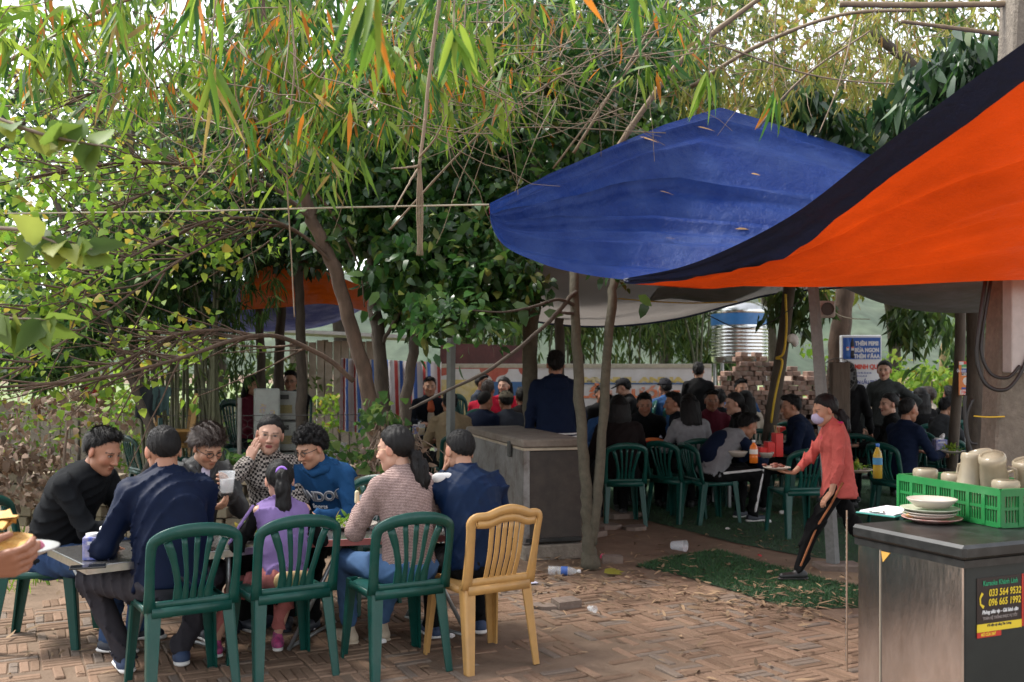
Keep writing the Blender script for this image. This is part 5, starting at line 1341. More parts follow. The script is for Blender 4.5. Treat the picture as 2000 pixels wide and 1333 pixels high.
# --- big pale leaves close to the lens at the left edge, on their own twig
t = tree('overhanging_branch', 'thin overhanging twig with broad blotched leaves at eye level', P(-150, 725, 3.0), 'branch')
mbq = []
for pts in (A3((-120, 190, 3.1), (30, 245, 3.0), (110, 270, 3.0), (230, 290, 3.0)), A3((-120, 440, 3.0), (40, 450, 2.95), (110, 475, 2.9), (190, 490, 2.9)), A3((-100, 610, 3.0), (0, 622, 3.0), (90, 625, 3.0))):
    limb(t, pts, .008, .003, M_TWIG, 'branch', n=5)
    sp_q = smooth_path(pts, 20)[5:]; k = 14; p = sp_q[R_.integers(0, len(sp_q), k)]; 
    add('leaf_spray', leaves_hi(p - np.array(t.location), R_.normal(0, .8, (k, 3)) + np.array([.3, 0, -.5]), R_.normal(0, .5, (k, 3)) + np.array([0, -1, .4]), R_.uniform(.08, .14, k), R_.uniform(.06, .09, k), pal('mid', k) * np.array([1.9, 1.5, 1.0]), .15, M_LEAF, 'leaf_spray', 'heart'), t)
# --- dark glossy trees in the middle
def trunk_tree(name, label, pts, r0, r1, regs, n, pal_name='ficus', m=M_BARK, seed=1, L=.12, W=.058, kind='spray', branches=(), flare=.03, per=6, spread=.10, shape='broad', lm=None, thr=-.2, clump=1.1, group=None):
    q = A3(*pts); tt = tree(name, label, q[0], group=group); limb(tt, q, r0, r1, m, flare=flare, k=40, n=10)
    for bp, a_, b_ in branches: limb(tt, A3(*bp), a_, b_, m, 'branch', k=24, n=6)
    if regs: crown(tt, regs, n, kind, pal_name, L, W, seed=seed, per=per, spread=spread, shape=shape, m=lm or M_LEAFG, thr=thr, clump=clump)
    return tt
def gy(d): return 725 + 1.5 * F / d
trunk_tree('glossy_tree', 'dark trunked glossy leaved tree just right of the leaning tree', [(752, gy(9.0), 9.0), (748, 830, 9.0), (742, 680, 9.0), (728, 560, 9.1), (735, 420, 9.2), (760, 250, 9.3), (780, 60, 9.4)], .075, .035,
           [(760, 300, 190, 190, 8.2, 10.2, 1), (730, 400, 130, 90, 8.4, 10, .4), (830, 560, 80, 90, 8.0, 9.6, .35)], 9000, seed=11, branches=[(((742, 680, 9.0), (790, 600, 8.8), (850, 560, 8.6)), .02, .008), (((735, 420, 9.2), (680, 330, 9.3), (620, 280, 9.4)), .02, .008), (((750, 320, 9.2), (830, 240, 9.3), (910, 200, 9.4)), .02, .008)])
trunk_tree('glossy_tree', 'slender tree leaning right from the bush behind the ponytailed woman', [(770, gy(8.7), 8.7), (785, 860, 8.7), (800, 740, 8.7), (815, 640, 8.7), (840, 520, 8.8), (880, 380, 9.0), (900, 200, 9.2), (910, 20, 9.4)], .055, .03,
           [(930, 330, 200, 190, 8.2, 10.5, 1), (880, 520, 150, 110, 7.8, 9.2, .6), (960, 560, 90, 60, 7.6, 8.6, .25)], 9500, seed=12, branches=[(((815, 640, 8.7), (870, 600, 8.4), (940, 590, 8.2)), .016, .006), (((830, 560, 8.8), (900, 500, 8.5), (960, 470, 8.3)), .016, .006), (((880, 380, 9), (960, 320, 9.1), (1060, 280, 9.3)), .02, .008)])
b5 = 9.6
trunk_tree('tall_tree', 'straight tree trunk rising beside the man in the dark hoodie', [(1038, gy(b5), b5), (1037, 860, b5), (1035, 700, b5), (1040, 560, b5), (1046, 430, b5), (1050, 250, b5), (1060, 40, b5)], .080, .065,
           [(1120, 260, 220, 180, 8.8, 11.5, 1), (1080, 120, 240, 140, 8.4, 11, .8), (1250, 180, 150, 140, 9.2, 12, .5), (860, 120, 220, 130, 9.4, 12, .8)], 14000, seed=13, m=M_BARKG, branches=[(((1046, 430, b5), (1120, 340, 9.6), (1220, 280, 9.8)), .03, .01), (((1050, 300, b5), (980, 200, 9.5), (900, 150, 9.4)), .03, .01)])
dv = 7.62
vt = trunk_tree('forked_tree', 'slim pale tree forking low into two bare stems', [(1152, gy(dv), dv), (1150, 1060, dv), (1147, 1000, dv), (1140, 900, dv), (1130, 740, dv), (1123, 600, dv), (1122, 500, dv + .2), (1118, 380, dv + .5)], .052, .032, None, 0, m=M_BARKG, flare=.035)
limb(vt, A3((1156, 1060, dv), (1164, 1000, dv - .02), (1172, 900, dv), (1183, 740, dv), (1194, 600, dv), (1203, 520, dv + .2), (1212, 400, dv + .5)), .042, .032, M_BARKG, 'stem', k=34)
limb(vt, A3((1128, 600, dv), (1090, 585, dv - .1), (1040, 600, dv - .2), (980, 610, dv - .3), (900, 605, dv - .4)), .016, .006, M_BARK, 'branch', n=6)
limb(vt, A3((1125, 570, dv), (1060, 640, dv - .2), (960, 720, dv - .4), (880, 760, dv - .5), (800, 800, dv - .6)), .018, .009, M_BARK, 'branch', n=6)
limb(vt, A3((1126, 612, dv), (1105, 612, dv - .1), (1090, 610, dv - .1)), .014, .009, M_BARK, 'branch', n=6)
crown(vt, [(900, 640, 110, 60, 6.9, 7.6, 1), (860, 580, 80, 60, 6.8, 7.4, .5), (1150, 560, 130, 30, 7.0, 7.5, .25)], 520, 'spray', 'ficus', .10, .05, seed=14, per=5, spread=.10, shape='broad', m=M_LEAFG)
# --- thin dark trunks at left with bamboo-like foliage
for k, (x, d, r0, tilt) in enumerate(((590, 10.4, .060, -8), (513, 11.2, .055, -15), (545, 12.2, .07, 4), (1092, 12.5, .075, 4))):
    lb = ['dark trunk between the crates and the leaning tree', 'thin dark trunk behind the seated woman in maroon', 'shaded trunk behind the smiling man', 'distant trunk behind the man in the dark hoodie'][k]
    trunk_tree('shade_tree', lb, [(x, gy(d), d), (x, 800, d), (x + tilt * .4, 640, d), (x + tilt, 480, d), (x + tilt * 1.5, 250, d), (x + tilt * 2, 20, d)], r0, r0 * .6,
               [(x + tilt, 330, 190, 200, d - 1, d + 2, 1), (x + tilt - 80, 440, 150, 70, d - 1, d + 1.5, .4)] if k < 3 else [(1180, 120, 250, 150, 12, 15, 1)], 6500, 'dark', seed=20 + k, L=.13, W=.045, flare=.02)
for k, (p_, r0, lb) in enumerate((([(250, gy(9.6), 9.6), (245, 1000, 9.6), (300, 880, 9.6), (270, 780, 9.7), (235, 690, 9.7), (180, 560, 9.8), (120, 420, 10), (60, 250, 10.2)], .05, 'forked dark tree leaning left behind the bamboo stems'), ([(330, gy(10.2), 10.2), (322, 860, 10.2), (270, 720, 10.2), (262, 600, 10.2), (255, 420, 10.2), (260, 200, 10.4)], .045, 'upright dark tree beside the laundry line'))):
    trunk_tree('shade_tree', lb, p_, r0, r0 * .5, [(150, 560, 200, 120, 9.5, 12, 1), (60, 660, 140, 90, 9, 11, .7), (330, 500, 180, 130, 10, 12, .8), (120, 300, 200, 150, 10, 12, .5)], 4200, 'mid' if k == 0 else 'dark', seed=30 + k, L=.14, W=.05, flare=.02, lm=M_LEAF)
# bamboo clump: each culm a part
M_CULM = mat('bamboo_culm', (.10, .105, .055), rough=.6, var=.25, vscale=7)
bc = tree('bamboo_clump', 'clump of thin dark bamboo culms behind the front table', P(400, 725, 10.8), 'bamboo'); rb = random.Random(9)
for k in range(34):
    x = rb.choice([rb.gauss(405, 22), rb.gauss(345, 30), rb.uniform(280, 440)]); d = rb.uniform(10.3, 11.6); t_ = rb.gauss(0, 55)
    q = smooth_path(A3((x, gy(d), d), (x + t_ * .15, 820, d), (x + t_ * .45, 650, d), (x + t_, 480, d), (x + t_ * 2.0, 300, d - .3), (x + t_ * 3.2, 160, d - .8)), 22) - np.array(bc.location)
    MB().tube(q, np.linspace(rb.uniform(.014, .026), .006, 22) * (1 + .12 * (np.arange(22) % 3 == 0)), 6, False).build('culm', M_CULM, bc, True)
crown(bc, [(380, 560, 170, 90, 9.8, 12, 1), (330, 440, 220, 140, 9.6, 12, 1), (440, 690, 60, 80, 10, 11.5, .2)], 6500, 'hang', 'mid', .15, .016, seed=41, per=6, spread=.10, shape='lance', clump=1.6)
# --- the overhanging bamboo: long drooping leaves, green turning yellow and orange
def bamboo(label, base, canes, regs, n, seed, pal_name='bamboo', L=.17, W=.019, per=7, tw=120, gauge=.004):
    tt = tree('bamboo', label, base, 'bamboo')
    for q, r0, r1 in canes:
        qq = smooth_path(A3(*q), 40); MB().tube(qq - np.array(tt.location), np.linspace(r0, r1, 40) * (1 + .22 * (np.arange(40) % 6 == 0)), 7).build('cane', M_CANE, tt, True)
    crown(tt, regs, n, 'hang', pal_name, L, W, seed=seed, per=per, spread=.12, shape='lance', clump=1.7, thr=.0)
    c = spots(regs, tw, 1.0, -.6, seed + 3); twigs(tt, [(q, q + norm(R_.normal(0, 1, 3) * np.array([1, .5, .6]) + np.array([0, 0, -.3])) * R_.uniform(.3, 1.1)) for q in c], M_CANE, gauge, droop=.2, wig=.12)
    return tt
bamboo('overhanging bamboo with yellowing leaves drooping above the front group', (-4.5, 7.0), [([(-200, 260, 6.4), (0, 130, 6.2), (200, 20, 6.0), (420, -60, 5.8)], .016, .010), ([(560, -60, 5.6), (575, 120, 5.5), (560, 300, 5.5), (570, 520, 5.6), (575, 620, 5.6)], .006, .003)],
       [(300, 70, 320, 110, 5.0, 7.5, 1), (120, 130, 180, 120, 5.2, 7.5, .6), (460, 200, 150, 130, 5.0, 7.0, .55), (680, 90, 230, 130, 5.0, 7.2, .9), (620, 250, 140, 110, 5.4, 7.0, .45)], 2900, 51, L=.19, W=.021)
bamboo('overhanging bamboo with orange tinged leaves above the blue tarpaulin', (1.0, 10.5), [([(1180, 330, 7.8), (1260, 210, 7.6), (1340, 110, 7.4), (1480, 0, 7.2), (1600, -80, 7)], .024, .016), ([(1120, 300, 8), (1250, 90, 7.8), (1330, -40, 7.6)], .012, .008), ([(1080, 330, 8.2), (1300, 40, 8), (1380, -60, 8)], .009, .006), ([(760, 450, 7), (940, 260, 7), (1130, 130, 7), (1400, 10, 7)], .008, .005), ([(800, 290, 7.5), (1000, 250, 7.5), (1300, 260, 7.6)], .006, .004)],
       [(950, 90, 240, 110, 5.8, 8.5, 1), (1180, 70, 200, 90, 6, 9, .7), (1100, 190, 160, 80, 6.5, 8.5, .3), (860, 200, 150, 90, 5.8, 7.6, .45)], 1900, 52, tw=150, L=.19, W=.021)
bamboo('golden leaved bamboo beyond the tarpaulin peak', (3.8, 11), [([(1350, 170, 9), (1480, 90, 8.6), (1640, 30, 8.2), (1800, 20, 8)], .020, .012), ([(1440, 300, 8.5), (1560, 160, 8.2), (1700, 60, 8)], .012, .007), ([(1380, 80, 8), (1600, 150, 8), (1850, 170, 7.6)], .008, .005), ([(1640, 8, 6.5), (1800, 10, 6.4), (2100, 6, 6.2)], .020, .018), ([(1760, 42, 6.6), (1900, 60, 6.5), (2080, 85, 6.4)], .012, .016), ([(1670, 40, 7.5), (1640, 160, 7.4), (1600, 260, 7.4)], .007, .004)],
       [(1580, 90, 260, 110, 8.0, 12, 1), (1480, 180, 170, 80, 8.5, 11, .5), (1780, 70, 200, 90, 7.5, 11, .8), (1650, 220, 150, 70, 9, 12, .5)], 4600, 53, 'golden', L=.15, W=.017, tw=220)
# dry bamboo pole hanging down
dp = tree('dry_bamboo_pole', 'split dry bamboo stalk hanging down in front of the dark trees', (-.75, 5.0), 'bamboo')
limb(dp, A3((862, -30, 4.8), (850, 60, 4.8), (838, 150, 4.8), (828, 250, 4.8), (818, 330, 4.8)), .010, .008, M_CANE, 'stalk', k=20, n=7)
for k in range(5): limb(dp, A3((818 + k * .8, 320, 4.8), (814 + k * 3, 400, 4.8), (816 + k * 2.2, 470, 4.8), (814 + k * 3, 500, 4.8)), .0035, .002, M_CANE, 'split_strip', n=5)
for q in (((816, 325, 4.8), (790, 328, 4.7), (765, 330, 4.6)), ((818, 310, 4.8), (850, 270, 4.7), (872, 225, 4.6)), ((816, 330, 4.8), (795, 365, 4.7), (770, 410, 4.6))): limb(dp, A3(*q), .006, .003, M_CANE, 'side_shoot', n=5)
# close tufts of bamboo leaves near the lens
tf = tree('bamboo_tufts', 'close hanging tufts of long bamboo leaves with orange tips', (0, 3.0), 'bamboo')
for k, (x, y, d, n_, L_l) in enumerate(((715, -20, 2.3, 9, .20), (735, 30, 2.4, 6, .17), (885, 60, 3.0, 10, .17), (905, 90, 3.1, 6, .14), (930, 75, 3.1, 5, .12), (1130, -60, 2.6, 4, .14), (1222, -50, 2.4, 3, .2), (1385, 145, 4.4, 6, .21), (1510, 185, 4.2, 6, .20), (395, -10, 3.2, 9, .26), (410, 130, 3.4, 8, .32), (235, 20, 3.8, 8, .22))):
    c = P(x, y, d); twb = limb(tf, [c + np.array([.03, .05, .5]), c + np.array([.01, .02, .2]), c], .003, .002, M_TWIG, 'twig', n=4)
    rs_ = np.random.default_rng(200 + k); D = np.c_[rs_.normal(0, .32, n_), rs_.normal(0, .25, n_), np.full(n_, -1.0)]
    cc = pal('bamboo', n_, rs_) * 1.25
    add('leaf_tuft', leaves_hi(np.repeat(c[None], n_, 0) - np.array(tf.location) + rs_.normal(0, .012, (n_, 3)), D, rs_.normal(0, .4, (n_, 3)) + np.array([0, -1.0, .1]), L_l * rs_.uniform(.7, 1.15, n_), rs_.uniform(.014, .022, n_), cc, .08, M_LEAF, 'leaf_tuft', 'lance'), tf)
# --- mango-like trees at right
trunk_tree('mango_tree', 'tan trunked tree with long dark leaves beside the signboard', [(1642, gy(13), 13), (1640, 800, 13), (1636, 700, 13), (1645, 620, 13), (1660, 520, 13), (1700, 400, 13), (1720, 250, 13)], .150, .09,
           [(1800, 630, 60, 40, 11, 12.6, .5), (1850, 640, 100, 40, 11, 13, .5), (1790, 700, 40, 40, 11.2, 12.4, .15), (1560, 600, 60, 40, 11.5, 12.5, .3), (1620, 330, 200, 90, 11, 14, .8)], 2300, 'mid', M_BARKB, seed=61, L=.20, W=.045, kind='hang', per=7, spread=.22, shape='lance')
mg = tree('mango_tree', 'dark leaved tree drooping over the rear edge of the tarpaulin', (3.2, 9.6))
limb(mg, A3((1900, gy(9.6), 9.6), (1905, 600, 9.6), (1880, 300, 9.6), (1800, 150, 9.6), (1700, 60, 9.6)), .09, .04, M_BARK)
crown(mg, [(1660, 250, 110, 50, 8.7, 9.6, 1), (1560, 205, 70, 40, 8.7, 9.4, .5), (1870, 170, 110, 70, 7.4, 9, .9), (1800, 220, 90, 50, 8.4, 9.4, .6), (1920, 110, 80, 50, 7.2, 8.6, .5)], 2600, 'hang', 'dark', .23, .052, seed=63, per=7, spread=.22, shape='lance', m=M_LEAFG)
# --- trees beyond
far_specs = [(-60, 15.5, 'lime', 300), (170, 17, 'lime', 320), (420, 19, 'far', 360), (660, 18, 'mid', 340), (900, 19, 'dark', 330), (1120, 18, 'far', 340), (1290, 21, 'far', 330), (1500, 24, 'golden', 330), (1740, 23, 'golden', 330), (1960, 21, 'far', 330), (-420, 15, 'far', 330), (-800, 17, 'mid', 330), (2330, 19, 'far', 330)]
far_lab = ['pale lime tree at the left edge of the yard', 'leafy tree behind the pale boarded wall', 'large tree behind the bamboo clump', 'tree behind the orange tarpaulin', 'dark dense tree behind the glossy trees', 'tree behind the painted banner', 'airy tree left of the water tank', 'golden tree beyond the water tank', 'golden tree beyond the signboard', 'green tree beyond the concrete pole', 'bushy tree past the left end of the boarded wall', 'dark tree standing alone left of the yard', 'leafy tree to the right of the concrete pole']
for k, ((x, d, pl, w_), lb) in enumerate(zip(far_specs, far_lab)):
    tt = tree('far_tree', lb, P(x, 725, d))
    limb(tt, A3((x, gy(d), d), (x + 8, 700, d), (x - 6, 520, d), (x + 14, 300, d), (x + 30, 100, d)), .16, .08, M_BARK, flare=.06)
    for q in range(4): limb(tt, A3((x + R_.uniform(-6, 10), 560 - 90 * q, d), (x + R_.choice([-1, 1]) * 90, 480 - 110 * q, d), (x + R_.choice([-1, 1]) * 190, 400 - 120 * q, d)), .05, .015, M_BARK, 'branch', n=6)
    crown(tt, [(x, 130, w_ * .75, 210, d - 2, d + 3, 1.3), (x - 60, 340, w_ * .7, 150, d - 2, d + 3, 1.0), (x + 40, 480, w_ * .6, 110, d - 1.5, d + 2.5, .55)], 4200 if k not in (0, 1) else 1500, 'spray', pl, .27, .11, seed=70 + k, per=6, spread=.25, shape='broad', thr=0.0 if k > 1 else .2, clump=.8)
# low foliage seen under the shade cloth
for k, (x, y, rx, ry, d, lb) in enumerate(((1080, 660, 90, 60, 17.5, 'feathery bamboo screen behind the left end of the banner'), (1270, 660, 100, 60, 17.5, 'feathery bamboo screen behind the right end of the banner'), (1370, 660, 60, 70, 18.5, 'feathery bamboo screen beside the water tank'), (960, 640, 70, 50, 18, 'feathery bamboo screen above the maroon board'))):
    tt = tree('bamboo_screen', lb, P(x, 725, d), 'bamboo')
    for q in range(7): xx = x + R_.uniform(-rx, rx); limb(tt, A3((xx, gy(d), d), (xx + R_.normal(0, 6), 720, d), (xx + R_.normal(0, 14), 560, d)), .03, .015, M_CULM, 'culm', n=5)
    crown(tt, [(x, y, rx, ry, d - .5, d + 1.5), (x, y - 50, rx, ry, d - .5, d + 1.5)], 1500, 'hang', 'far', .22, .035, seed=90 + k, per=6, spread=.2, shape='lance')
# banana and bright shrubs beyond the right tables
bn = tree('banana_plant', 'pale banana plant standing in the field beyond the tables', P(1845, 725, 19), 'plant')
limb(bn, A3((1845, gy(19), 19), (1848, 760, 19), (1842, 690, 19), (1850, 660, 19)), .10, .05, mat('banana_stem', (.35, .25, .12), rough=.7))
for a in np.linspace(-2.6, .6, 8):
    q = P(1848, 665, 19); e_ = q + np.array([math.cos(a) * .9, R_.normal(0, .3), .55 * abs(math.sin(a * .6)) + .1]); f_ = e_ + np.array([math.cos(a) * .5, 0, -.45]); pth = smooth_path([q, (q + e_) / 2 + np.array([0, 0, .25]), e_, f_], 9); wv = np.array([.02, .10, .17, .20, .2, .19, .16, .11, .02])
    sd_v = norm(np.cross(pth[-1] - pth[0], (0, 0, 1.0))); Pg = np.stack([pth - sd_v * wv[:, None] - np.array([0, 0, .04]), pth, pth + sd_v * wv[:, None] - np.array([0, 0, .04])], 0) - np.array(bn.location)
    MB().grid(Pg).build('leaf', mat('banana_leaf', (.16, .26, .06), rough=.5, var=.2, trans=.4), bn, True)
for k, (x, y, rx, ry, d, pl, n_, L_l) in enumerate(((1820, 745, 90, 30, 17, 'lime', 900, .16), (1760, 735, 60, 40, 18, 'lime', 700, .13), (1900, 720, 60, 60, 18, 'mid', 900, .16), (1590, 690, 30, 20, 20, 'lime', 300, .16), (1410, 700, 40, 30, 19, 'mid', 500, .16), (150, 700, 220, 50, 15, 'lime', 1500, .14), (480, 740, 160, 60, 15.5, 'far', 1300, .14), (660, 800, 60, 30, 14.5, 'lime', 500, .1))):
    tt = tree('shrub', ['broad leaved shrub at the back of the right tables', 'bright shrub behind the standing woman', 'shrub beside the thin wooden post', 'small bright shrub above the bricks', 'shrub between banner and brick pile', 'bright shrubs along the pale boarded wall', 'shrub behind the bamboo culms', 'bright grass tuft beyond the wire fence'][k], P(x, 725, d), 'shrub')
    limb(tt, A3((x, gy(d), d), (x + 4, gy(d) - 40, d), (x, y, d)), .03, .012, M_BARK, 'stem', n=5)
    crown(tt, [(x, y, rx, ry, d - .6, d + 1), (x, (y + gy(d)) / 2, rx, max(ry, (gy(d) - y) / 2), d - .5, d + .8)], n_, 'spray', pl, L_l, L_l * .55, seed=110 + k, per=4, spread=.13, shape='heart')
# bush and vines at the foot of the leaning tree, dead creeper at left
tt = tree('shrub', 'leafy creeper bush growing round the foot of the leaning tree', P(700, 725, 7.6), 'shrub')
limb(tt, A3((700, gy(7.6), 7.6), (690, 950, 7.6), (650, 880, 7.6)), .012, .005, M_TWIG, 'stem', n=5)
limb(tt, A3((745, gy(7.6), 7.6), (760, 920, 7.6), (750, 830, 7.7)), .012, .005, M_TWIG, 'stem', n=5)
crown(tt, [(690, 920, 70, 50, 7.2, 8.0, 1), (620, 880, 40, 30, 7.2, 7.8, .2), (745, 830, 40, 60, 7.6, 8.2, .4), (480, 890, 60, 25, 7.2, 7.8, .15)], 460, 'spray', 'mid', .075, .06, seed=130, per=4, spread=.06, shape='heart')
crown(tt, [(770, 900, 60, 70, 7.6, 8.3, 1)], 700, 'spray', 'brown', .07, .03, seed=131, per=4, spread=.06, shape='lance', name='dead_leaves', m=M_DRY)
vin = spots([(760, 880, 60, 80, 7.6, 8.2)], 90, 1, -2, 5); twigs(tt, [(q, q + np.array([R_.normal(0, .12), R_.normal(0, .06), R_.uniform(-.5, -.1)])) for q in vin], M_TWIG, .005, wig=.2)
tt = tree('shrub', 'dead brown creeper heaped over the left end of the stone wall', P(130, 725, 8.1), 'shrub')
limb(tt, A3((130, gy(8.1), 8.1), (125, 900, 8.1), (140, 790, 8.1)), .02, .008, M_TWIG, 'stem', n=5)
crown(tt, [(120, 840, 130, 80, 7.6, 9.2, 1), (40, 930, 110, 60, 7.4, 8.4, .6), (230, 870, 60, 50, 7.8, 8.6, .4)], 2900, 'spray', 'brown', .075, .04, seed=132, per=5, spread=.07, shape='broad', m=M_DRY)
crown(tt, [(200, 790, 60, 30, 8.3, 8.8, 1), (80, 740, 90, 40, 8.5, 9.2, 1)], 260, 'spray', 'lime', .08, .06, seed=133, per=3, spread=.06, shape='heart', name='green_leaves')
tt = tree('shrub', 'fresh grass and weeds beside the left chair', P(30, 725, 7.2), 'shrub')
r = np.random.default_rng(5); N = 900; p = np.c_[r.uniform(-5.2, -3.2, N), r.uniform(6.6, 8.6, N), np.zeros(N)]
add('grass_blades', leaves(p - np.array(tt.location), np.c_[r.normal(0, .3, (N, 2)), np.ones(N)], r.normal(0, 1, (N, 3)), r.uniform(.08, .30, N), r.uniform(.008, .02, N), pal('lime', N, r), .2, M_LEAF, 'grass_blades', 'lance'), tt)
# ------------------------------------------------------------------ the people
K_BLACK = cloth('black_fleece', (.006, .007, .0085)); K_NAVY = cloth('navy_jacket', (.0025, .007, .025), rough=.6, bump=.08); K_GREY = cloth('grey_trousers', (.032, .030, .036)); K_JEANS = cloth('jeans', (.015, .030, .075), col2=(.04, .075, .15), vscale=5)
K_JEANSL = cloth('pale_jeans', (.040, .085, .18), col2=(.075, .14, .26), vscale=4); K_BLK = cloth('plain_black', (.0045, .0045, .005)); K_BLUEH = cloth('blue_hoodie', (.012, .055, .14)); K_SILV = cloth('silver_jacket', (.045, .045, .045), rough=.45, bump=.3, bscale=50)
K_PURP = cloth('lilac_jacket', (.185, .125, .285)); K_PINK = cloth('pink_leggings', (.36, .12, .11)); K_NAVY2 = cloth('track_navy', (.002, .011, .038), rough=.55); K_SALMON = cloth('salmon_sweater', (.44, .095, .080)); K_GRN = cloth('dark_green_black', (.012, .022, .020))
K_GREYH = cloth('grey_hoodie', (.19, .19, .20)); K_MAROON = cloth('maroon', (.085, .012, .022)); K_BEIGE = cloth('beige_coat', (.24, .18, .11)); K_RED = cloth('red_jacket', (.55, .02, .05)); K_DKB = cloth('dark_blue', (.005, .010, .028)); K_SLATE = cloth('slate', (.03, .036, .05)); K_CREAM = cloth('cream', (.45, .38, .30)); K_BROWN = cloth('dark_brown', (.008, .005, .005)); K_TWEEDD = cloth('dark_tweed', (.010, .013, .013), col2=(.06, .065, .065), vscale=160, var=0)
K_BLUES = cloth('denim_blue', (.025, .065, .16)); K_SUIT = cloth('suit', (.005, .007, .011)); K_DKGREY = cloth('dark_grey', (.035, .037, .04))
def check_mat(name, a, b, scale, kind):
    m = cloth(name, a); N, L = m.node_tree.nodes, m.node_tree.links; bs = N['Principled BSDF']
    tc = [n for n in N if n.type == 'TEX_COORD'][0]; mp = N.new('ShaderNodeMapping'); mp.inputs['Rotation'].default_value = (.3, .2, .5); L.new(tc.outputs['Object'], mp.inputs['Vector'])
    if kind == 'check':
        t = N.new('ShaderNodeTexChecker'); t.inputs['Scale'].default_value = scale; L.new(mp.outputs[0], t.inputs['Vector']); t.inputs['Color1'].default_value = (*a, 1); t.inputs['Color2'].default_value = (*b, 1); L.new(t.outputs['Color'], bs.inputs['Base Color'])
    else:
        w = N.new('ShaderNodeTexWave'); w.bands_direction = 'Z'; w.inputs['Scale'].default_value = scale; w.inputs['Distortion'].default_value = 2.5; w.inputs['Detail'].default_value = 4; w.inputs['Detail Scale'].default_value = 6; L.new(tc.outputs['Object'], w.inputs['Vector'])
        n = N.new('ShaderNodeTexNoise'); n.inputs['Scale'].default_value = 140; L.new(tc.outputs['Object'], n.inputs['Vector']); ad = N.new('ShaderNodeMath'); ad.operation = 'MULTIPLY'; L.new(w.outputs['Fac'], ad.inputs[0]); L.new(n.outputs['Fac'], ad.inputs[1])
        r = N.new('ShaderNodeValToRGB'); r.color_ramp.elements[0].color = (*a, 1); r.color_ramp.elements[1].color = (*b, 1); r.color_ramp.elements[0].position = .08; r.color_ramp.elements[1].position = .45; L.new(ad.outputs[0], r.inputs[0]); L.new(r.outputs[0], bs.inputs['Base Color'])
    return m
K_HOUND = check_mat('houndstooth', (.36, .315, .28), (.025, .022, .022), 62, 'check'); K_TWEED = check_mat('pink_tweed', (.12, .075, .068), (.40, .29, .265), 42, 'wave')
S_DK = mat('shoe_dark', (.02, .024, .035), rough=.6); S_NAVY = mat('shoe_navy', (.02, .04, .09), rough=.7); S_WHITE = mat('sole_white', (.62, .60, .57), rough=.6); S_CREAM = mat('shoe_cream', (.42, .34, .25), rough=.7); S_PINK = mat('shoe_pink', (.10, .03, .09), rough=.6, col2=(.5, .05, .18), vscale=30); S_BLK = mat('shoe_black', (.010, .010, .010), rough=.5)
K_WHITE = cloth('white_trim', (.60, .58, .57)); K_CUFF = cloth('rib_trim', (.010, .026, .07))
PPL = {}
PPL['left'] = person('seated man in a black fleece jacket looking down at the front table', (-2.52, 5.52), -6, .425, 27, 0, -4, (-14, 22, 0), (-.05, .52, .69), (.10, .52, .69), g=1.0, w=1.13, lod=0, top=K_BLACK, bottom=K_JEANS, shoe=S_DK, sole=S_WHITE, hair='short', skin='tan', collar=True, seed=1, fl=(-.10, .42, 0), fr=(.16, .40, 0), knee_out=.3)
PPL['navy'] = person('man in a navy jacket seen from behind on the scuffed green chair', (-1.64, 4.80), 118, .425, 17, 0, 4, (4, 16, 0), (-.24, .34, .61), (.06, .42, .63), g=1.0, w=1.06, lod=0, top=K_NAVY, bottom=K_GREY, shoe=S_NAVY, sole=S_WHITE, hair='crop', skin='tan', collar=True, seed=2, fl=(-.17, .30, 0), fr=(.10, .30, 0), knee_out=.75, elbow=((-.5, -.6, -.8), (.5, -.6, -.8)))
PPL['cup'] = person('young man in dark glasses and a grey jacket holding a clear cup', (-1.94, 6.02), -48, .425, 20, 0, 0, (6, 30, 4), (-.02, .46, .82), (.10, .44, .73), hld=(.35, .55, .55), hln=(.7, -.2, .3), hrd=(-.5, .8, .1), hrn=(-.4, 0, .9), curl=(.75, .75), lod=0, g=.97, w=.98, top=K_SILV, bottom=K_BLK, shoe=S_DK, sole=S_WHITE, hair='tousled', hair_mat=M_HAIRB, skin='mid', glasses='black', seed=3, fold=.020)
PPL['cheek'] = person('woman in a black and white checked jacket resting her cheek on one hand', (-1.50, 6.28), -84, .425, 9, 3, 0, (8, 2, -7), (-.10, .40, .66), (.125, .165, .945), hrd=(-.35, -.05, 1.0), hrn=(-.6, -.75, 0), curl=(.5, .22), lod=0, g=.965, w=.95, fem=True, top=K_HOUND, bottom=K_BLK, shoe=S_DK, hair='lowpony', skin='fair', glasses='gold', seed=4, elbow=((-.6, -.5, -.8), (.9, .5, -1.0)), fold=.010)
PPL['boy'] = person('curly haired boy in a blue hoodie with grey lettering', (-1.11, 6.26), -112, .425, 24, 0, 0, (-18, 22, 0), (-.14, .42, .66), (.12, .42, .65), lod=0, g=.93, w=1.02, top=K_BLUEH, bottom=K_BLK, shoe=S_DK, hair='curly', skin='mid', glasses='black', seed=5)
PPL['girl'] = person('small girl in a lilac and black jacket with a long ponytail, seen from behind', (-1.15, 5.04), 112, .41, 19, 0, 0, (-2, 10, 0), (-.16, .28, .66), (.14, .30, .66), lod=0, g=.72, hgs=1.18, w=1.02, fem=True, top=K_PURP, sleeves=K_BLK, bottom=K_PINK, shoe=S_PINK, sole=S_WHITE, hair='pony', skin='fair', seed=6, fl=(-.30, .34, 0), fr=(.02, .34, 0), knee_out=.3, ankle=True)
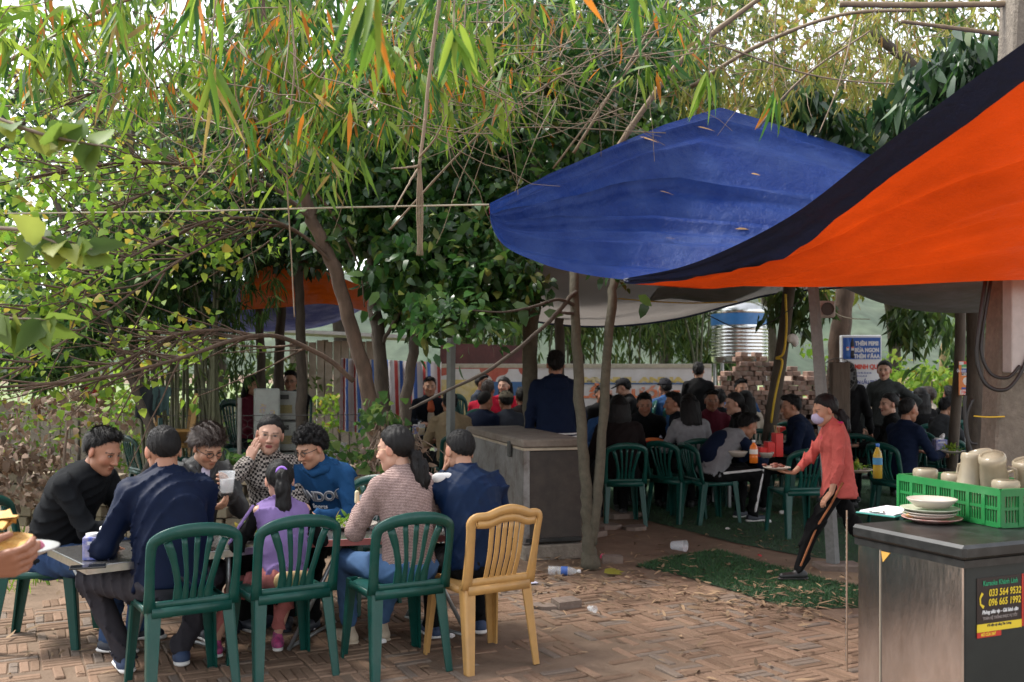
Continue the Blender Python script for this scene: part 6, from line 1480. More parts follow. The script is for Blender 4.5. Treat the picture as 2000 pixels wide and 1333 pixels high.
PPL['tweed'] = person('woman in a pink tweed jacket and jeans with a long low ponytail', (-.535, 5.17), 122, .425, 10, 0, 6, (38, 8, 0), (-.13, .32, .76), (.10, .34, .72), curl=(.8, .6), lod=0, g=.95, w=1.0, fem=True, top=K_TWEED, bottom=K_JEANSL, shoe=S_CREAM, sole=S_CREAM, hair='lowpony', skin='fair', glasses='gold', seed=7, fl=(-.14, .46, 0), fr=(.04, .42, 0), knee_out=.3, ankle=True, fold=.010)
PPL['boy2'] = person('boy in a blue track jacket with a pale shoulder stripe, one hand over his face', (-.18, 5.28), 112, .425, 20, -3, 4, (14, 20, 6), (-.105, .245, .93), (.12, .40, .64), hld=(.25, .15, 1.0), hln=(.8, -.4, 0), curl=(.25, .5), lod=0, g=.95, w=1.08, top=K_NAVY2, bottom=K_BLK, shoe=S_NAVY, sole=S_WHITE, hair='crop', skin='mid', collar=True, seed=8, fl=(-.12, .40, 0), fr=(.16, .42, 0), elbow=((-1.0, .3, -.9), (.6, -.5, -.8)))
PPL['server'] = person('server beside the front table whose bare hand carries a plate', (-1.68, 2.30), 6, 0, 5, 0, 0, (0, 15, 0), None, (.02, .47, 1.015), hrd=(-.05, 1, .12), hrn=(-1, 0, .45), curl=(.5, .85), lod=0, g=1.0, top=K_DKGREY, bottom=K_BLK, shoe=S_BLK, hair='short', skin='dark', seed=9, cuff=.20)
# trims on the front group's clothes
q = PPL['navy']; A = np.array
mbk = MB().box((0, 0, 0), (.055, .004, .014), R=Rx(-.35)).build('back_label', mat('label_grey', (.42, .42, .45), rough=.5), q['root'], False, tuple(q['M'] @ (q['nb'] - q['sdn'] * .035 - q['fx'] * .083))); mbk.rotation_euler = (0, 0, rad(22))
q = PPL['boy2']
strip(q, 'shoulder_stripe', [q['nb'] + A([-.05, -.045, .0]), q['shL'] * .5 + q['nb'] * .5 + A([0, -.028, .022]), q['shL'] + A([.0, -.03, .045]), q['shL'] * .75 + q['elL'] * .25 + A([-.03, -.03, .03])], .028, K_WHITE)
q = PPL['girl']
for off in (-.010, .016): strip(q, 'sleeve_stripe', [q['shL'] + A([-.028, -.012 + off, .036]), q['shL'] * .5 + q['elL'] * .5 + A([-.040, -.012 + off, .022]), q['elL'] + A([-.037, .0 + off, .012])], .0065, K_PURP)
tie = MB(); a = np.linspace(0, 2 * PI, 13); tie.tube((np.stack([.026 * np.cos(a), np.full(13, -.108), .045 + .026 * np.sin(a)], 1) * q['g'] * 1.18 @ q['HR'].T + q['hc']) @ q['M'].T, .009, 6, False); tie.build('hair_tie', cloth('tie', (.34, .18, .62)), q['root'], True)
bagc = q['pel'] + A([.02, -.14, -.015]); s = Solid().rc(bagc - A([.05, 0, 0]), bagc + A([.05, 0, 0]), .045, .045, .01, (A([0, 1.0, 0]), .6)); v, f_ = s.mesh(.008)
bg_ = add('belt_bag', mesh_np('belt_bag', v @ q['M'].T + q['loc'], f_, mat('bag_tan', (.38, .25, .11), rough=.6, var=.15, bump=.2), None, True)); tag(bg_, 'small tan bag hanging at the waist of the girl', 'bag')
q = PPL['boy']
def chest_text(q, txt, size, up, m, bold, dep=.016):
    me = text_mesh(txt, size, m, bold, 'CENTER', .002); fx, sd_ = q['fx'], q['sdn']; rx = np.cross(fx, sd_)
    c = q['p2'] + sd_ * up + fx * .120 * q['g']
    Vv = np.zeros(len(me.vertices) * 3); me.vertices.foreach_get('co', Vv); Vv = Vv.reshape(-1, 3)
    # wrap round the chest
    th_ = Vv[:, 0] / .17; r_ = .165
    W_ = c + np.outer(np.sin(th_) * r_, -rx) * -1 * -1 + np.outer(Vv[:, 2], sd_) + np.outer((np.cos(th_) - 1) * r_ * .7 - Vv[:, 1] + dep, fx)
    me.vertices.foreach_set('co', (W_ @ q['M'].T).ravel().astype(np.float32)); me.update(); add('lettering', me, q['root'])
M_LETG = mat('letter_grey', (.16, .16, .17), rough=.8, var=.1); M_LETW = mat('letter_white', (.60, .60, .60), rough=.8, var=0)
chest_text(q, 'BANDOO', .088, -.050, M_LETW, .0045); chest_text(q, 'BANDOO', .088, -.050, M_LETG, .0012, .0205); chest_text(q, 'Sports', .042, -.105, M_LETW, .0005)
s = Solid().chain([q['nb'] + A([-.075, -.03, .02]), q['nb'] + A([-.06, .055, -.005]), q['nb'] + A([0, .085, -.03]), q['nb'] + A([.06, .055, -.005]), q['nb'] + A([.075, -.03, .02]), q['nb'] + A([0, -.09, .01]), q['nb'] + A([-.075, -.03, .02])], [.030, .026, .020, .026, .030, .045, .030], .02); v, f_ = s.mesh(.009)
add('hood', mesh_np('hood', v @ q['M'].T, f_, K_BLUEH, None, True), q['root'])
q = PPL['cup']; strip(q, 'shirt_front', [q['nb'] + A([0, .050, -.02]), q['p2'] + A([0, .118, .0]), q['p1'] + A([0, .115, .06])], .034, cloth('lilac_shirt', (.50, .45, .55)))
s = Solid().chain([q['nb'] + A([-.078, -.03, .03]), q['nb'] + A([-.07, .05, -.01]), q['nb'] + A([-.03, .095, -.06])], [.022, .02, .012], .01).chain([q['nb'] + A([.078, -.03, .03]), q['nb'] + A([.07, .05, -.01]), q['nb'] + A([.03, .095, -.06])], [.022, .02, .012], .01); v, f_ = s.mesh(.007); add('collar', mesh_np('collar', v @ q['M'].T, f_, K_SILV, None, True), q['root'])
# --- the walking woman
gw = .785
PPL['walk'] = person('masked woman in a salmon sweater striding past with a plate', (2.33, 7.12), 180, 0, 8, 0, 0, (6, 14, 0), (-.18, .12, .58), (.04, .31, .77), hrd=(-.2, 1, .05), hrn=(0, 0, 1), hld=(.1, .6, -.7), curl=(.4, .3), g=gw, hgs=1.12, w=1.12, lod=0, fem=True, top=K_SALMON, bottom=K_BLK, shoe=S_BLK, hair='lowpony', skin='mid', mask=cloth('lilac_mask', (.36, .33, .46)), seed=12, fl=(-.07, .31, 0.01), fr=(.06, -.33, .04), collar=True, cuff=.07, hem=.02)
q = PPL['walk']; strip(q, 'trouser_stripe', [q['hipL'] + A([-.072, 0, .02]), q['hipL'] * .5 + q['knL'] * .5 + A([-.068, 0, 0]), q['knL'] + A([-.054, 0, 0]), q['anL'] + A([-.050, 0, .03])], .008, cloth('rust_stripe', (.28, .11, .05)))
strip(q, 'lanyard', [q['nb'] + A([-.05, -.05, .035]), q['nb'] + A([-.055, .03, .02]), q['p2'] + A([-.03, .10, .02])], .012, cloth('magenta', (.45, .03, .12)))
# --- people under the shade: (key, label, px, distance, yaw, options)
def crowd(key, label, px, d, yaw, seat='green', **k):
    dflt = dict(lod=1 if d < 11.8 else 2, top=K_BLK, bottom=K_BLK, shoe=S_BLK, seed=sum(map(ord, label)) % 997); dflt.update(k); PPL[key] = person(label, ((px - 1000) * d / F, d), yaw, **dflt)
    s_ = dflt.get('sit', .44)
    if s_:      # everyone who sits, sits on a chair
        c_ = chair(seat + ' plastic chair under the ' + ' '.join(label.split()[:11]), (px - 1000) * d / F, d, yaw, 'tan' if seat == 'tan' else 'arch', M_TAN if seat == 'tan' else M_GREEN); c_.scale = (1, 1, s_ / .43)
    return PPL[key]
q = crowd('stand', 'standing man in a dark navy hoodie with white hem stripes, seen from behind', 1086, 9.45, 92, sit=0, lean=3, top=K_DKB, hair='short', lod=1, w=1.12, hem=-.02)
for dz in (0, .028):
    a = np.linspace(0, 2 * PI, 25); rg = np.stack([.200 * np.cos(a), .160 * np.sin(a) - .01, np.full(25, .885 + dz)], 1); MB().tube(rg @ q['M'].T, .008, 5, False).build('hem_stripe', K_WHITE, q['root'], True)
s = Solid().ell(q['nb'] + A([0, -.095, -.03]), A([.12, .055, .085]), k=.02).chain([q['nb'] + A([-.09, -.03, .02]), q['nb'] + A([-.08, .05, -.02])], [.035, .02], .02).chain([q['nb'] + A([.09, -.03, .02]), q['nb'] + A([.08, .05, -.02])], [.035, .02], .02); v, f_ = s.mesh(.016); add('hood', mesh_np('hood', v @ q['M'].T, f_, K_DKB, None, True), q['root'])
q = crowd('bent', 'youth in a grey and navy hoodie bent low over the table', 1388, 9.95, 18, sit=.42, lean=47, head=(-6, 28, 0), top=K_GREYH, sleeves=K_DKB, shoe=S_DK, sole=S_WHITE, hl=(-.08, .62, .72), hr=(.10, .60, .72), w=1.08, fl=(-.12, .40, 0), fr=(.16, .38, 0))
strip(q, 'navy_panel', [q['p1'] + A([.0, -.045, -.02]), q['p2'] + A([0, -.055, -.01])], [.150, .145], K_DKB, h=.014); strip(q, 'trouser_stripe', [q['hipR'] + A([.085, .03, .03]), q['knR'] + A([.058, .02, .035]), q['knR'] + A([.058, .01, -.05]), q['anR'] + A([.05, 0, .03])], .013, K_WHITE)
s = Solid().ell(q['nb'] + A([0, -.10, .02]), A([.12, .07, .08]), k=.02); v, f_ = s.mesh(.016); add('hood', mesh_np('hood', v @ q['M'].T, f_, K_GREYH, None, True), q['root'])
crowd('dark', 'bulky person in a dark brown coat seen from behind beside the forked tree', 1212, 9.85, 96, sit=.43, lean=10, top=K_BROWN, hair='long', fem=True, w=1.2)
crowd('p1', 'man in a denim blue shirt facing out behind the forked tree', 1190, 11.2, -100, sit=.43, lean=18, head=(0, 18, 0), top=K_BLUES, skin='dark')
crowd('p2', 'old man in a black coat facing the yard at the red basin table', 1256, 11.6, -92, sit=.43, lean=14, head=(0, 14, 0), top=K_BLACK, skin='tan', w=1.15, hair='short')
crowd('p3', 'man in a dark jacket over a sky blue shirt looking left', 1333, 11.2, 170, sit=.43, lean=8, head=(14, 4, 0), top=K_SUIT, skin='tan')
crowd('p4', 'long haired woman in a pale grey hood seen from behind', 1352, 10.5, 98, sit=.43, lean=10, head=(-4, 12, 0), top=K_GREYH, hair='long', fem=True)
crowd('p5', 'bespectacled man in a maroon shirt facing the yard', 1388, 12.0, -90, sit=.43, lean=4, top=K_MAROON, skin='dark', glasses='gold', w=1.05, lod=1)
crowd('p6', 'young woman in black with a ponytail looking left', 1452, 11.2, 172, sit=.43, lean=8, head=(10, 4, 0), top=K_BLK, hair='lowpony', fem=True, skin='fair', lod=1)
crowd('p7', 'man in a dark vest over a white shirt seen from behind by the bricks', 1405, 12.6, 80, sit=.43, lean=6, top=K_SUIT, sleeves=K_CREAM)
crowd('p8', 'man in a pale striped shirt facing out before the brick pile', 1442, 13.2, -80, sit=0.56, lean=10, top=K_CREAM, sleeves=K_BLUES, skin='mid')
crowd('p8b', 'woman in a cream top seen from behind before the brick pile', 1462, 12.2, 100, sit=.43, lean=10, top=K_CREAM, hair='long', fem=True)
crowd('p9', 'standing man in a black jumper seen from behind at the banner', 1364, 14.0, 78, sit=0, lean=3, g=.96, top=K_BLK, skin='mid')
crowd('p10', 'young man in a black cap looking down before the banner', 1238, 13.6, 178, sit=0.58, lean=10, head=(-5, 18, 0), top=K_BLK, cap=cloth('cap_black', (.012, .012, .014)), skin='fair', hair='short')
crowd('p11', 'man in black mostly hidden between the forked tree stems', 1168, 13.6, -70, sit=.47, lean=10, top=K_BLK, skin='dark')
crowd('p12', 'man in a dark cap and blue jacket before the banner lettering', 1305, 13.8, 110, sit=0.56, lean=8, top=K_BLUES, cap=cloth('cap_grey', (.02, .02, .025)), hair='short')
crowd('p13', 'man in a dark blue coat seated behind the slim concrete post', 1575, 10.6, 172, sit=.43, lean=14, head=(10, 10, 0), top=K_DKB, skin='tan', w=1.12)
crowd('p14', 'standing person with long black hair behind the slim concrete post', 1655, 11.4, 70, sit=0, lean=4, g=.95, top=K_BLK, hair='long', fem=True)
crowd('p15', 'woman with a hair bun and beige blouse looking down to the right', 1683, 12.4, -20, sit=.46, lean=14, head=(0, 16, 0), top=K_CREAM, hair='bun', fem=True, skin='mid', cuff=.10)
crowd('p16', 'standing woman in a dark tweed jacket with one hand on her hip', 1728, 12.0, -112, sit=0, lean=-2, g=.965, top=K_TWEEDD, hair='lowpony', fem=True, skin='fair', head=(-8, 0, 0), lod=1, hl=(-.24, .02, .95), elbow=((-1, -.3, 0), (.6, -.5, -.8)), hem=-.05)
crowd('p17', 'boy in a navy jacket in profile by the clear oil bottle', 1762, 9.75, 24, sit=.43, lean=6, head=(-2, 2, 0), top=K_DKB, skin='tan', hair='crop', lod=1, g=.97)
crowd('p18', 'woman in black looking left behind the boy in navy', 1748, 10.9, 165, sit=.43, lean=4, head=(25, 2, 0), top=K_BLK, hair='bun', fem=True, skin='fair', lod=1)
crowd('p19', 'boy in a grey jumper beside the thin wooden post', 1835, 11.6, 20, sit=.43, lean=8, head=(-6, 12, 0), top=K_DKGREY, g=.92, skin='mid')
crowd('p20', 'woman with long black hair seen from behind at the far table', 1802, 12.8, 95, sit=.45, lean=6, top=K_BLK, hair='long', fem=True)
crowd('p21', 'woman with reddish hair at the far table by the field', 1826, 13.6, 150, sit=.45, lean=8, top=K_CREAM, hair='short', hair_mat=M_HAIRB, fem=True)
crowd('p22', 'man in black with cropped hair at the far table by the thin post', 1862, 13.2, 100, sit=.46, lean=6, top=K_BLK)
crowd('p23', 'man in black leaning over the far table behind the standing woman', 1770, 13.4, 120, sit=.46, lean=10, top=K_BLK)
crowd('p24', 'man in a beige coat seen from behind at the beer glass table', 884, 11.3, 110, sit=.43, lean=12, top=K_BEIGE, hair='short', lod=1, w=1.1)
crowd('p25', 'man in a dark suit with a rust jumper facing the yard', 838, 13.0, -75, sit=0.58, lean=4, head=(-5, 0, 0), top=K_SUIT, skin='mid')
crowd('p26', 'man in a dark blue jersey on a tan chair seen from behind', 938, 12.0, 60, 'tan', sit=.43, lean=8, head=(-10, 6, 0), top=K_DKB, hair='crop')
crowd('p27', 'person in a bright red padded jacket at the banner table', 950, 13.0, 75, sit=0.54, lean=6, top=K_RED, hair='short', hair_mat=M_HAIRB, w=1.15)
crowd('p28', 'man in glasses and a dark puffer jacket before the ochre panel', 932, 14.2, -20, sit=0.62, lean=6, head=(-6, 4, 0), top=K_SLATE, glasses='black', skin='mid')
crowd('p29', 'woman in red with one hand to her mouth before the blue panel', 988, 14.2, -110, sit=0.58, lean=6, top=K_RED, hair='long', fem=True, skin='fair', hr=(.05, .20, 1.02), hrd=(-.3, -.2, 1))
crowd('p30', 'man in an olive cap and slate jacket on a tan chair', 995, 12.0, 112, 'tan', sit=.43, lean=10, head=(-5, 8, 0), top=K_SLATE, cap=cloth('cap_olive', (.16, .145, .11)), hair='short')
crowd('p31', 'woman in a maroon blouse seated beside the grey crates', 486, 11.6, -25, sit=0.62, lean=6, head=(-8, 2, 0), top=K_MAROON, hair='long', fem=True, skin='mid', lod=1, hr=(.06, .34, .90))
crowd('p32', 'smiling man in glasses and black behind the grey crates', 570, 12.4, -88, sit=0.66, lean=6, top=K_BLK, glasses='black', skin='mid', lod=1, hl=(-.04, .22, 1.08), hld=(.2, -.2, 1))
crowd('p33', 'person in a dark top between the olive cap man and the tree trunk', 1022, 13.0, 100, sit=.45, lean=10, top=K_BROWN, hair='short')
# front pieces of clothing on a few of them
q = PPL['p3']; strip(q, 'shirt_front', [q['nb'] + A([0, .05, -.02]), q['p2'] + A([0, .112, 0]), q['p1'] + A([0, .11, .05])], .045, K_BLUES, h=.014)
q = PPL['p25']; strip(q, 'jumper_front', [q['nb'] + A([0, .05, -.03]), q['p2'] + A([0, .112, 0])], .05, cloth('rust', (.30, .07, .03)), h=.014); strip(q, 'jumper_band', [q['p1'] + A([0, .105, .10]), q['p1'] + A([0, .11, .03])], .05, K_CREAM, h=.014)
# ------------------------------------------------------------------ freezers
M_SSF = mat('worn_stainless', (.80, .80, .83), rough=.15, metal=1.0, var=.15, vscale=4, bump=.10, bscale=9, stretch=(1, 1, .35), dirt=(.34, .29, .25), dirt_amt=.45, dscale=7)
M_BLKP = mat('black_lid', (.009, .010, .010), rough=.35, var=.2, vscale=10, dirt=(.05, .05, .048), dirt_amt=.5, dscale=10)
M_DKSIDE = mat('dark_side', (.010, .014, .013), rough=.5, var=.25, vscale=5, metal=.2, dirt=(.025, .028, .026), dirt_amt=.5)
FZ = .875
c0 = G(1884, 1066, FZ); cl = G(1662, 1022, FZ)           # near corner and left corner of the lid
ul = norm(np.array([cl[0] - c0[0], cl[1] - c0[1], 0])); wl_ = np.linalg.norm((cl - c0)[:2]); ur = np.array([ul[1], -ul[0], 0]); ur = ur if ur[0] > 0 else -ur
fa = math.atan2(ur[1], ur[0]); LN, WD = 1.25, wl_
fc = c0 + ul * WD / 2 + ur * LN / 2
fz = thing('chest_freezer', 'stainless steel chest freezer with a black lid and dented reflecting front', 'freezer', (fc[0], fc[1], 0), fa)   # local x = long side, local y = across
bodyf = MB().box((0, 0, .435), (LN - .05, WD - .05, .75), bev=.01).build('body', M_DKSIDE, fz)
MB().box((-LN / 2 + .020, 0, .43), (.010, WD - .052, .74)).build('end_panel', M_SSF, fz)
MB().box((-LN / 2 + .0135, WD / 2 - .15, .43), (.004, .006, .74)).build('panel_seam', mat('seam', (.2, .17, .13), rough=.5), fz)
lid = MB(); lid.box((0, 0, .845), (LN, WD, .055), bev=.012); lid.box((0, 0, .803), (LN - .02, WD - .02, .026)); lid.build('lid', M_BLKP, fz)
MB().box((.0, 0, .03), (LN - .12, WD - .12, .06)).build('plinth', M_BLKP, fz)
MB()._a([(-LN / 2 + .0125, WD / 2 - .155, .785), (-LN / 2 + .0125, WD / 2 - .205, .785), (-LN / 2 + .0125, WD / 2 - .165, .742)], [(0, 1, 2)]).build('tape_scrap', mat('tape_ochre', (.50, .27, .05), rough=.6), fz)
# sticker on the long side (local -y face)
yS = -WD / 2 + .025 - .003
# which long face looks at the camera
sgn = -1 if (fc + np.array([-math.sin(fa), math.cos(fa), 0]) * -1)[1] < fc[1] else 1
stz = .655
def stick(nm, x0, x1, z0, z1, m, dep=.0): return MB().box(((x0 + x1) / 2, sgn * (WD / 2 - .025 + .0015 + dep), (z0 + z1) / 2), (x1 - x0, .002, z1 - z0)).build(nm, m, fz)
xS0 = -LN / 2 + .085; xS1 = xS0 + .235
st = stick('sticker', xS0, xS1, .545, .745, mat('sticker_black', (.012, .006, .006), rough=.4, var=0))
M_YEL = mat('sticker_yellow', (.62, .46, .02), rough=.5, var=0); M_SGRN = mat('sticker_green', (.01, .22, .10), rough=.5, var=0); M_SRED = mat('sticker_red', (.42, .02, .01), rough=.5, var=0); M_SWH = mat('sticker_white', (.6, .6, .6), rough=.5, var=0)
stick('yellow_strip', xS0, xS1 - .01, .548, .577, M_YEL, .0016); stick('red_strip', xS0, xS0 + .12, .528, .547, M_SRED, .0016); stick('red_edge', xS1 - .008, xS1, .55, .745, M_SRED, .0016)
for txt, x, z, h_, mm_, al, sh_ in (('Karaoke Khánh Linh', .117, .716, .026, M_SGRN, 'CENTER', 0), ('033 564 9532', .140, .676, .036, M_YEL, 'CENTER', .1), ('096 665 1992', .138, .641, .036, M_YEL, 'CENTER', .1), ('Phòng siêu vip - Giá bình dân', .115, .613, .019, M_SWH, 'CENTER', .3), ('TOÀN HỆ THỐNG PHỤC VỤ TỐT', .115, .592, .014, mat('sticker_dim', (.2, .17, .16), var=0), 'CENTER', 0), ('Đối diện cây xăng Tân Cương', .11, .566, .012, mat('blk_text'), 'CENTER', .2), ('MỞ CỬA 24/7', .055, .533, .015, M_YEL, 'CENTER', .1)):
    me = text_mesh(txt, h_, mm_, .0006, al, .0003, sh_, .82)
    o = add('lettering', me, st, (xS0 + x if sgn < 0 else xS0 + .235 - x, sgn * (WD / 2 - .025 + .0042), z)); o.rotation_euler = (0, 0, 0 if sgn < 0 else PI)
ph = MB().tube([(xS0 + .026, 0, .690), (xS0 + .014, 0, .672), (xS0 + .016, 0, .650), (xS0 + .032, 0, .638)], [.007, .004, .004, .007], 6); ph.v[-1][:, 1] = sgn * (WD / 2 - .025 + .0045) + ph.v[-1][:, 1] * .05; ph.build('handset_print', M_YEL, st)
def on_lid(px, py, z=None):
    z = z if z is not None else .8725; p = G(px, py, z); return p
# green crate with jugs
M_CRATE = mat('crate_green', (.008, .14, .032), rough=.4, var=.12, vscale=9, dirt=(.03, .16, .05), dirt_amt=.6, dscale=7)
ca = G(1757, 992, FZ); cb = G(1955, 1032, FZ); uv_ = norm((cb - ca) * np.array([1, 1, 0])); CL = np.linalg.norm((cb - ca)[:2]); CW = .36; CHt = .155
pv_ = np.array([-uv_[1], uv_[0], 0]); pv_ = pv_ if pv_[0] > 0 else -pv_
cr_c = ca + uv_ * CL / 2 + pv_ * CW / 2; cang = math.atan2(uv_[1], uv_[0])
cr = thing('plastic_crate', 'bright green slatted plastic crate standing on the freezer lid', 'crate', (cr_c[0], cr_c[1], FZ), cang)
MB().box((0, 0, .006), (CL - .02, CW - .02, .008)).build('floor', M_CRATE, cr)
for sx, sy, ln in ((0, -1, CL), (0, 1, CL), (-1, 0, CW), (1, 0, CW)):
    wl2 = MB(); ax_ = (1, 0) if sy else (0, 1); off = (sx * CL / 2, sy * CW / 2); rz = 0 if sy else PI / 2
    for z0, hh in ((.140, .030), (.075, .012), (.010, .020)): wl2.box((off[0], off[1], z0), (ln, .012 if hh < .025 else .018, hh), rz)
    nr = max(3, int(ln / .085))
    for k in range(nr + 1): tq = -ln / 2 + ln * k / nr; wl2.box((off[0] + ax_[0] * tq, off[1] + ax_[1] * tq, .078), (.020, .017, .145), rz)
    w_o = wl2.build('side', M_CRATE, cr)
    me_s = MB().box((0, 0, 0), (.006, .006, .135), rz).mesh('slat', M_CRATE)
    for k in range(nr):
        for qn in range(1, 6):
            tq = -ln / 2 + ln * (k + qn / 6) / nr; add('slat', me_s, w_o, (off[0] + ax_[0] * tq, off[1] + ax_[1] * tq, .080))
M_JUG = mat('frosted_jug', (.44, .38, .28), rough=.22, var=.1, vscale=8, alpha=.62, trans=.3)
def jug(label, c, tilt, az, s=1.0, up=1):
    o = thing('plastic_jug', label, 'jug', tuple(c), 0, 'jugs in the green crate'); o.rotation_euler = (tilt, 0, az)
    pr = [(.050, .0), (.058, .006), (.060, .02), (.060, .035), (.056, .045), (.064, .15), (.068, .185), (.071, .19), (.066, .19), (.060, .15), (.052, .045), (.052, .012), (.002, .010)]
    if up < 0: pr = [(r_, .19 - z) for r_, z in pr]
    MB().lathe([(r_ * s, z * s) for r_, z in pr], 22).build('jug_body', M_JUG, o, True)
    MB().tube(np.array([(.062, 0, .06), (.095, 0, .07), (.10, 0, .12), (.066, 0, .15)]) * s if up > 0 else np.array([(.062, 0, .13), (.095, 0, .12), (.10, 0, .07), (.066, 0, .04)]) * s, .007 * s, 6).build('handle', M_JUG, o, True); return o
base = np.array([cr_c[0], cr_c[1], FZ + .012])
def cpos(u, v, z=0): return base + uv_ * u + pv_ * v + np.array([0, 0, z])
jl = [(-.20, -.09, 0, 0, 0, -1), (-.09, .09, 0, 0, .5, -1), (-.04, -.10, 0, 0, 1, -1), (.20, -.10, 0, 0, 2, -1), (-.02, .06, .10, -.35, .3, -1), (.08, -.02, .11, .45, -.6, -1), (.13, .11, .08, -.3, 2.2, -1), (.22, .05, .08, .3, 1.2, -1), (.03, -.10, .12, .15, 1.9, -1)]
jt = ['frosted jug upside down at the left corner of the green crate', 'frosted jug upside down at the back of the green crate', 'frosted jug upside down at the front middle of the green crate', 'frosted jug upside down at the front right of the green crate', 'tall frosted jug leaning left on top of the others', 'frosted jug tipped on its side on top of the crate', 'amber tinted jug leaning at the back of the crate', 'jug leaning at the far right of the crate', 'small clear jug propped against the tipped jug']
for (u, v_, z, ti, az, up), lb in zip(jl, jt): jug(lb, cpos(u * CL / .5, v_, z), ti, az, .9 if 'small' not in lb else .75, up)
M_CER = mat('ceramic', (.44, .385, .33), rough=.25, var=.06, coat=.3)
def plate(label, c, r_, h_=.02, m=M_CER, cat='plate', name='plate', group=None):
    o = thing(name, label, cat, tuple(c), 0, group); pr = [(.001, .004), (r_ * .55, .004), (r_ * .7, h_ * .45), (r_ * .97, h_), (r_, h_ * .98), (r_ * .98, h_ * .82), (r_ * .66, 0), (.001, 0)]
    MB().lathe(pr, 28).build('dish', m, o, True); MB().lathe([(r_ * .5, -.003), (r_ * .52, 0.001)], 20).build('foot_ring', m, o, True); return o
pc = on_lid(1818, 1020)
M_CERR = mat('ceramic_red_rim', (.55, .42, .38), rough=.3, col2=(.40, .12, .10), vscale=30)
for k, (r_, dz, lb, m_) in enumerate(((.120, .004, 'dirty plate with a red rim at the bottom of the stack', M_CERR), (.105, .018, 'plain plate second from the bottom of the stack', M_CER), (.105, .028, 'plain plate in the middle of the stack', M_CER), (.118, .042, 'pale green tinged plate high in the stack', mat('ceramic_green', (.42, .44, .34), rough=.3)))):
    plate(lb, (pc[0] + random.uniform(-.01, .01), pc[1] + random.uniform(-.01, .01), .8725 + dz), r_, .018, m_)
plate('chipped cream bowl on top of the plate stack', (pc[0] + .005, pc[1], .8725 + .064), .10, .035, M_CER, 'bowl', 'bowl')
sc = add('food_scraps', None); sc.location = (pc[0] - .085, pc[1] - .02, .8725 + .022); tag(sc, 'brown leftover scraps on the rim of the stacked plates', 'food')
for k in range(7): s = Solid().ell((0, 0, 0), np.array([.010, .008, .006]) * random.uniform(.8, 1.3)); v, f_ = s.mesh(.004, disp=lambda p: .0015 * np.sin(p @ np.array([400, 300, 500]))); add('scrap', mesh_np('scrap', v + np.array([random.gauss(0, .014), random.gauss(0, .01), random.uniform(0, .012)]), f_, mat('scrap', (.42, .22, .08), var=.3, vscale=80), None, True), sc)
cb_ = on_lid(1742, 1003)
cbd = thing('clipboard', 'green clipboard with order sheets lying on the freezer lid', 'clipboard', (cb_[0], cb_[1], .8735), fa + .25)
MB().box((0, 0, .004), (.26, .19, .006), bev=.001).build('board', mat('teal_board', (.02, .20, .17), rough=.5), cbd)
for k in range(3): MB().box((.006 * k - .005, .004 * k, .009 + .0022 * k), (.235, .165, .0016), .04 * k).build('sheet', mat('paper', (.62, .60, .64), rough=.8, var=.05), cbd)
MB().box((-.115, 0, .017), (.02, .07, .008), bev=.002).build('clip', M_STEEL, cbd)
# wire rack leaning at the freezer's left side
rk = thing('wire_rack', 'thin rusty wire grill leaning against the left side of the freezer', 'rack', tuple(G(1654, 1300)[:2]) + (0,), -math.atan2(654, F))
for k in range(26): MB().tube([(-.006, -.10, .05 + k * .027), (.004, .22, .05 + k * .027)], .0016, 4).build('wire', M_WIRE, rk)
for y_ in (-.10, .22): MB().tube([(0, y_, 0), (0, y_, .76)], .005, 6).build('upright', mat('rusty', (.28, .19, .13), rough=.9, var=.3), rk)
# old freezer in the middle
M_OLD = mat('old_metal', (.22, .215, .205), rough=.55, var=.25, vscale=3, metal=.35, dirt=(.07, .048, .034), dirt_amt=.95, dscale=4.2, bump=.2, bscale=14)
M_OLDD = mat('old_side', (.045, .036, .029), rough=.8, var=.3, vscale=5, dirt=(.03, .025, .022), dirt_amt=.8, dscale=4)
M_RUSTT = mat('dusty_lid', (.17, .14, .112), rough=.9, var=.25, vscale=5, dirt=(.09, .062, .043), dirt_amt=.8)
o1 = np.array([.085, 7.86]); uw = norm(np.array([.48, .13])); uL = np.array([-uw[1], uw[0]]); OW, OL = .52, 2.0
oc = o1 + uw * OW / 2 + uL * OL / 2; oa = math.atan2(uw[1], uw[0])
of = thing('chest_freezer', 'long rusty grey chest freezer raised on concrete blocks', 'freezer', (oc[0], oc[1], 0), oa)
MB().box((0, 0, .50), (OW - .04, OL - .04, .74), bev=.012).build('body', M_OLDD, of)
MB().box((-OW / 2 + .014, 0, .50), (.012, OL - .045, .735)).build('side_panel', M_OLD, of)
MB().box((-OW / 2 + .034, -OL / 2 + .015, .50), (.05, .012, .735)).build('corner_strip', M_OLD, of)
MB().box((0, 0, .880), (OW - .02, OL - .02, .02)).build('seal', mat('seal_cream', (.36, .30, .22), rough=.8, var=.2), of)
lb_ = MB().box((0, 0, .925), (OW + .02, OL + .02, .065), bev=.012).build('lid', M_RUSTT, of)
hl_ = MB().box((-OW / 2 - .014, -OL / 2 + .36, .86), (.026, .06, .13), bev=.006).build('latch', mat('latch_dark', (.05, .05, .045), rough=.6), of)
MB().box((-OW / 2 - .012, OL / 2 - .08, .90), (.03, .05, .10), bev=.005).build('hinge', M_OLD, of); MB().box((0, -OL / 2 + .012, .16), (OW - .06, .02, .03)).build('skirt', M_BLKP, of)
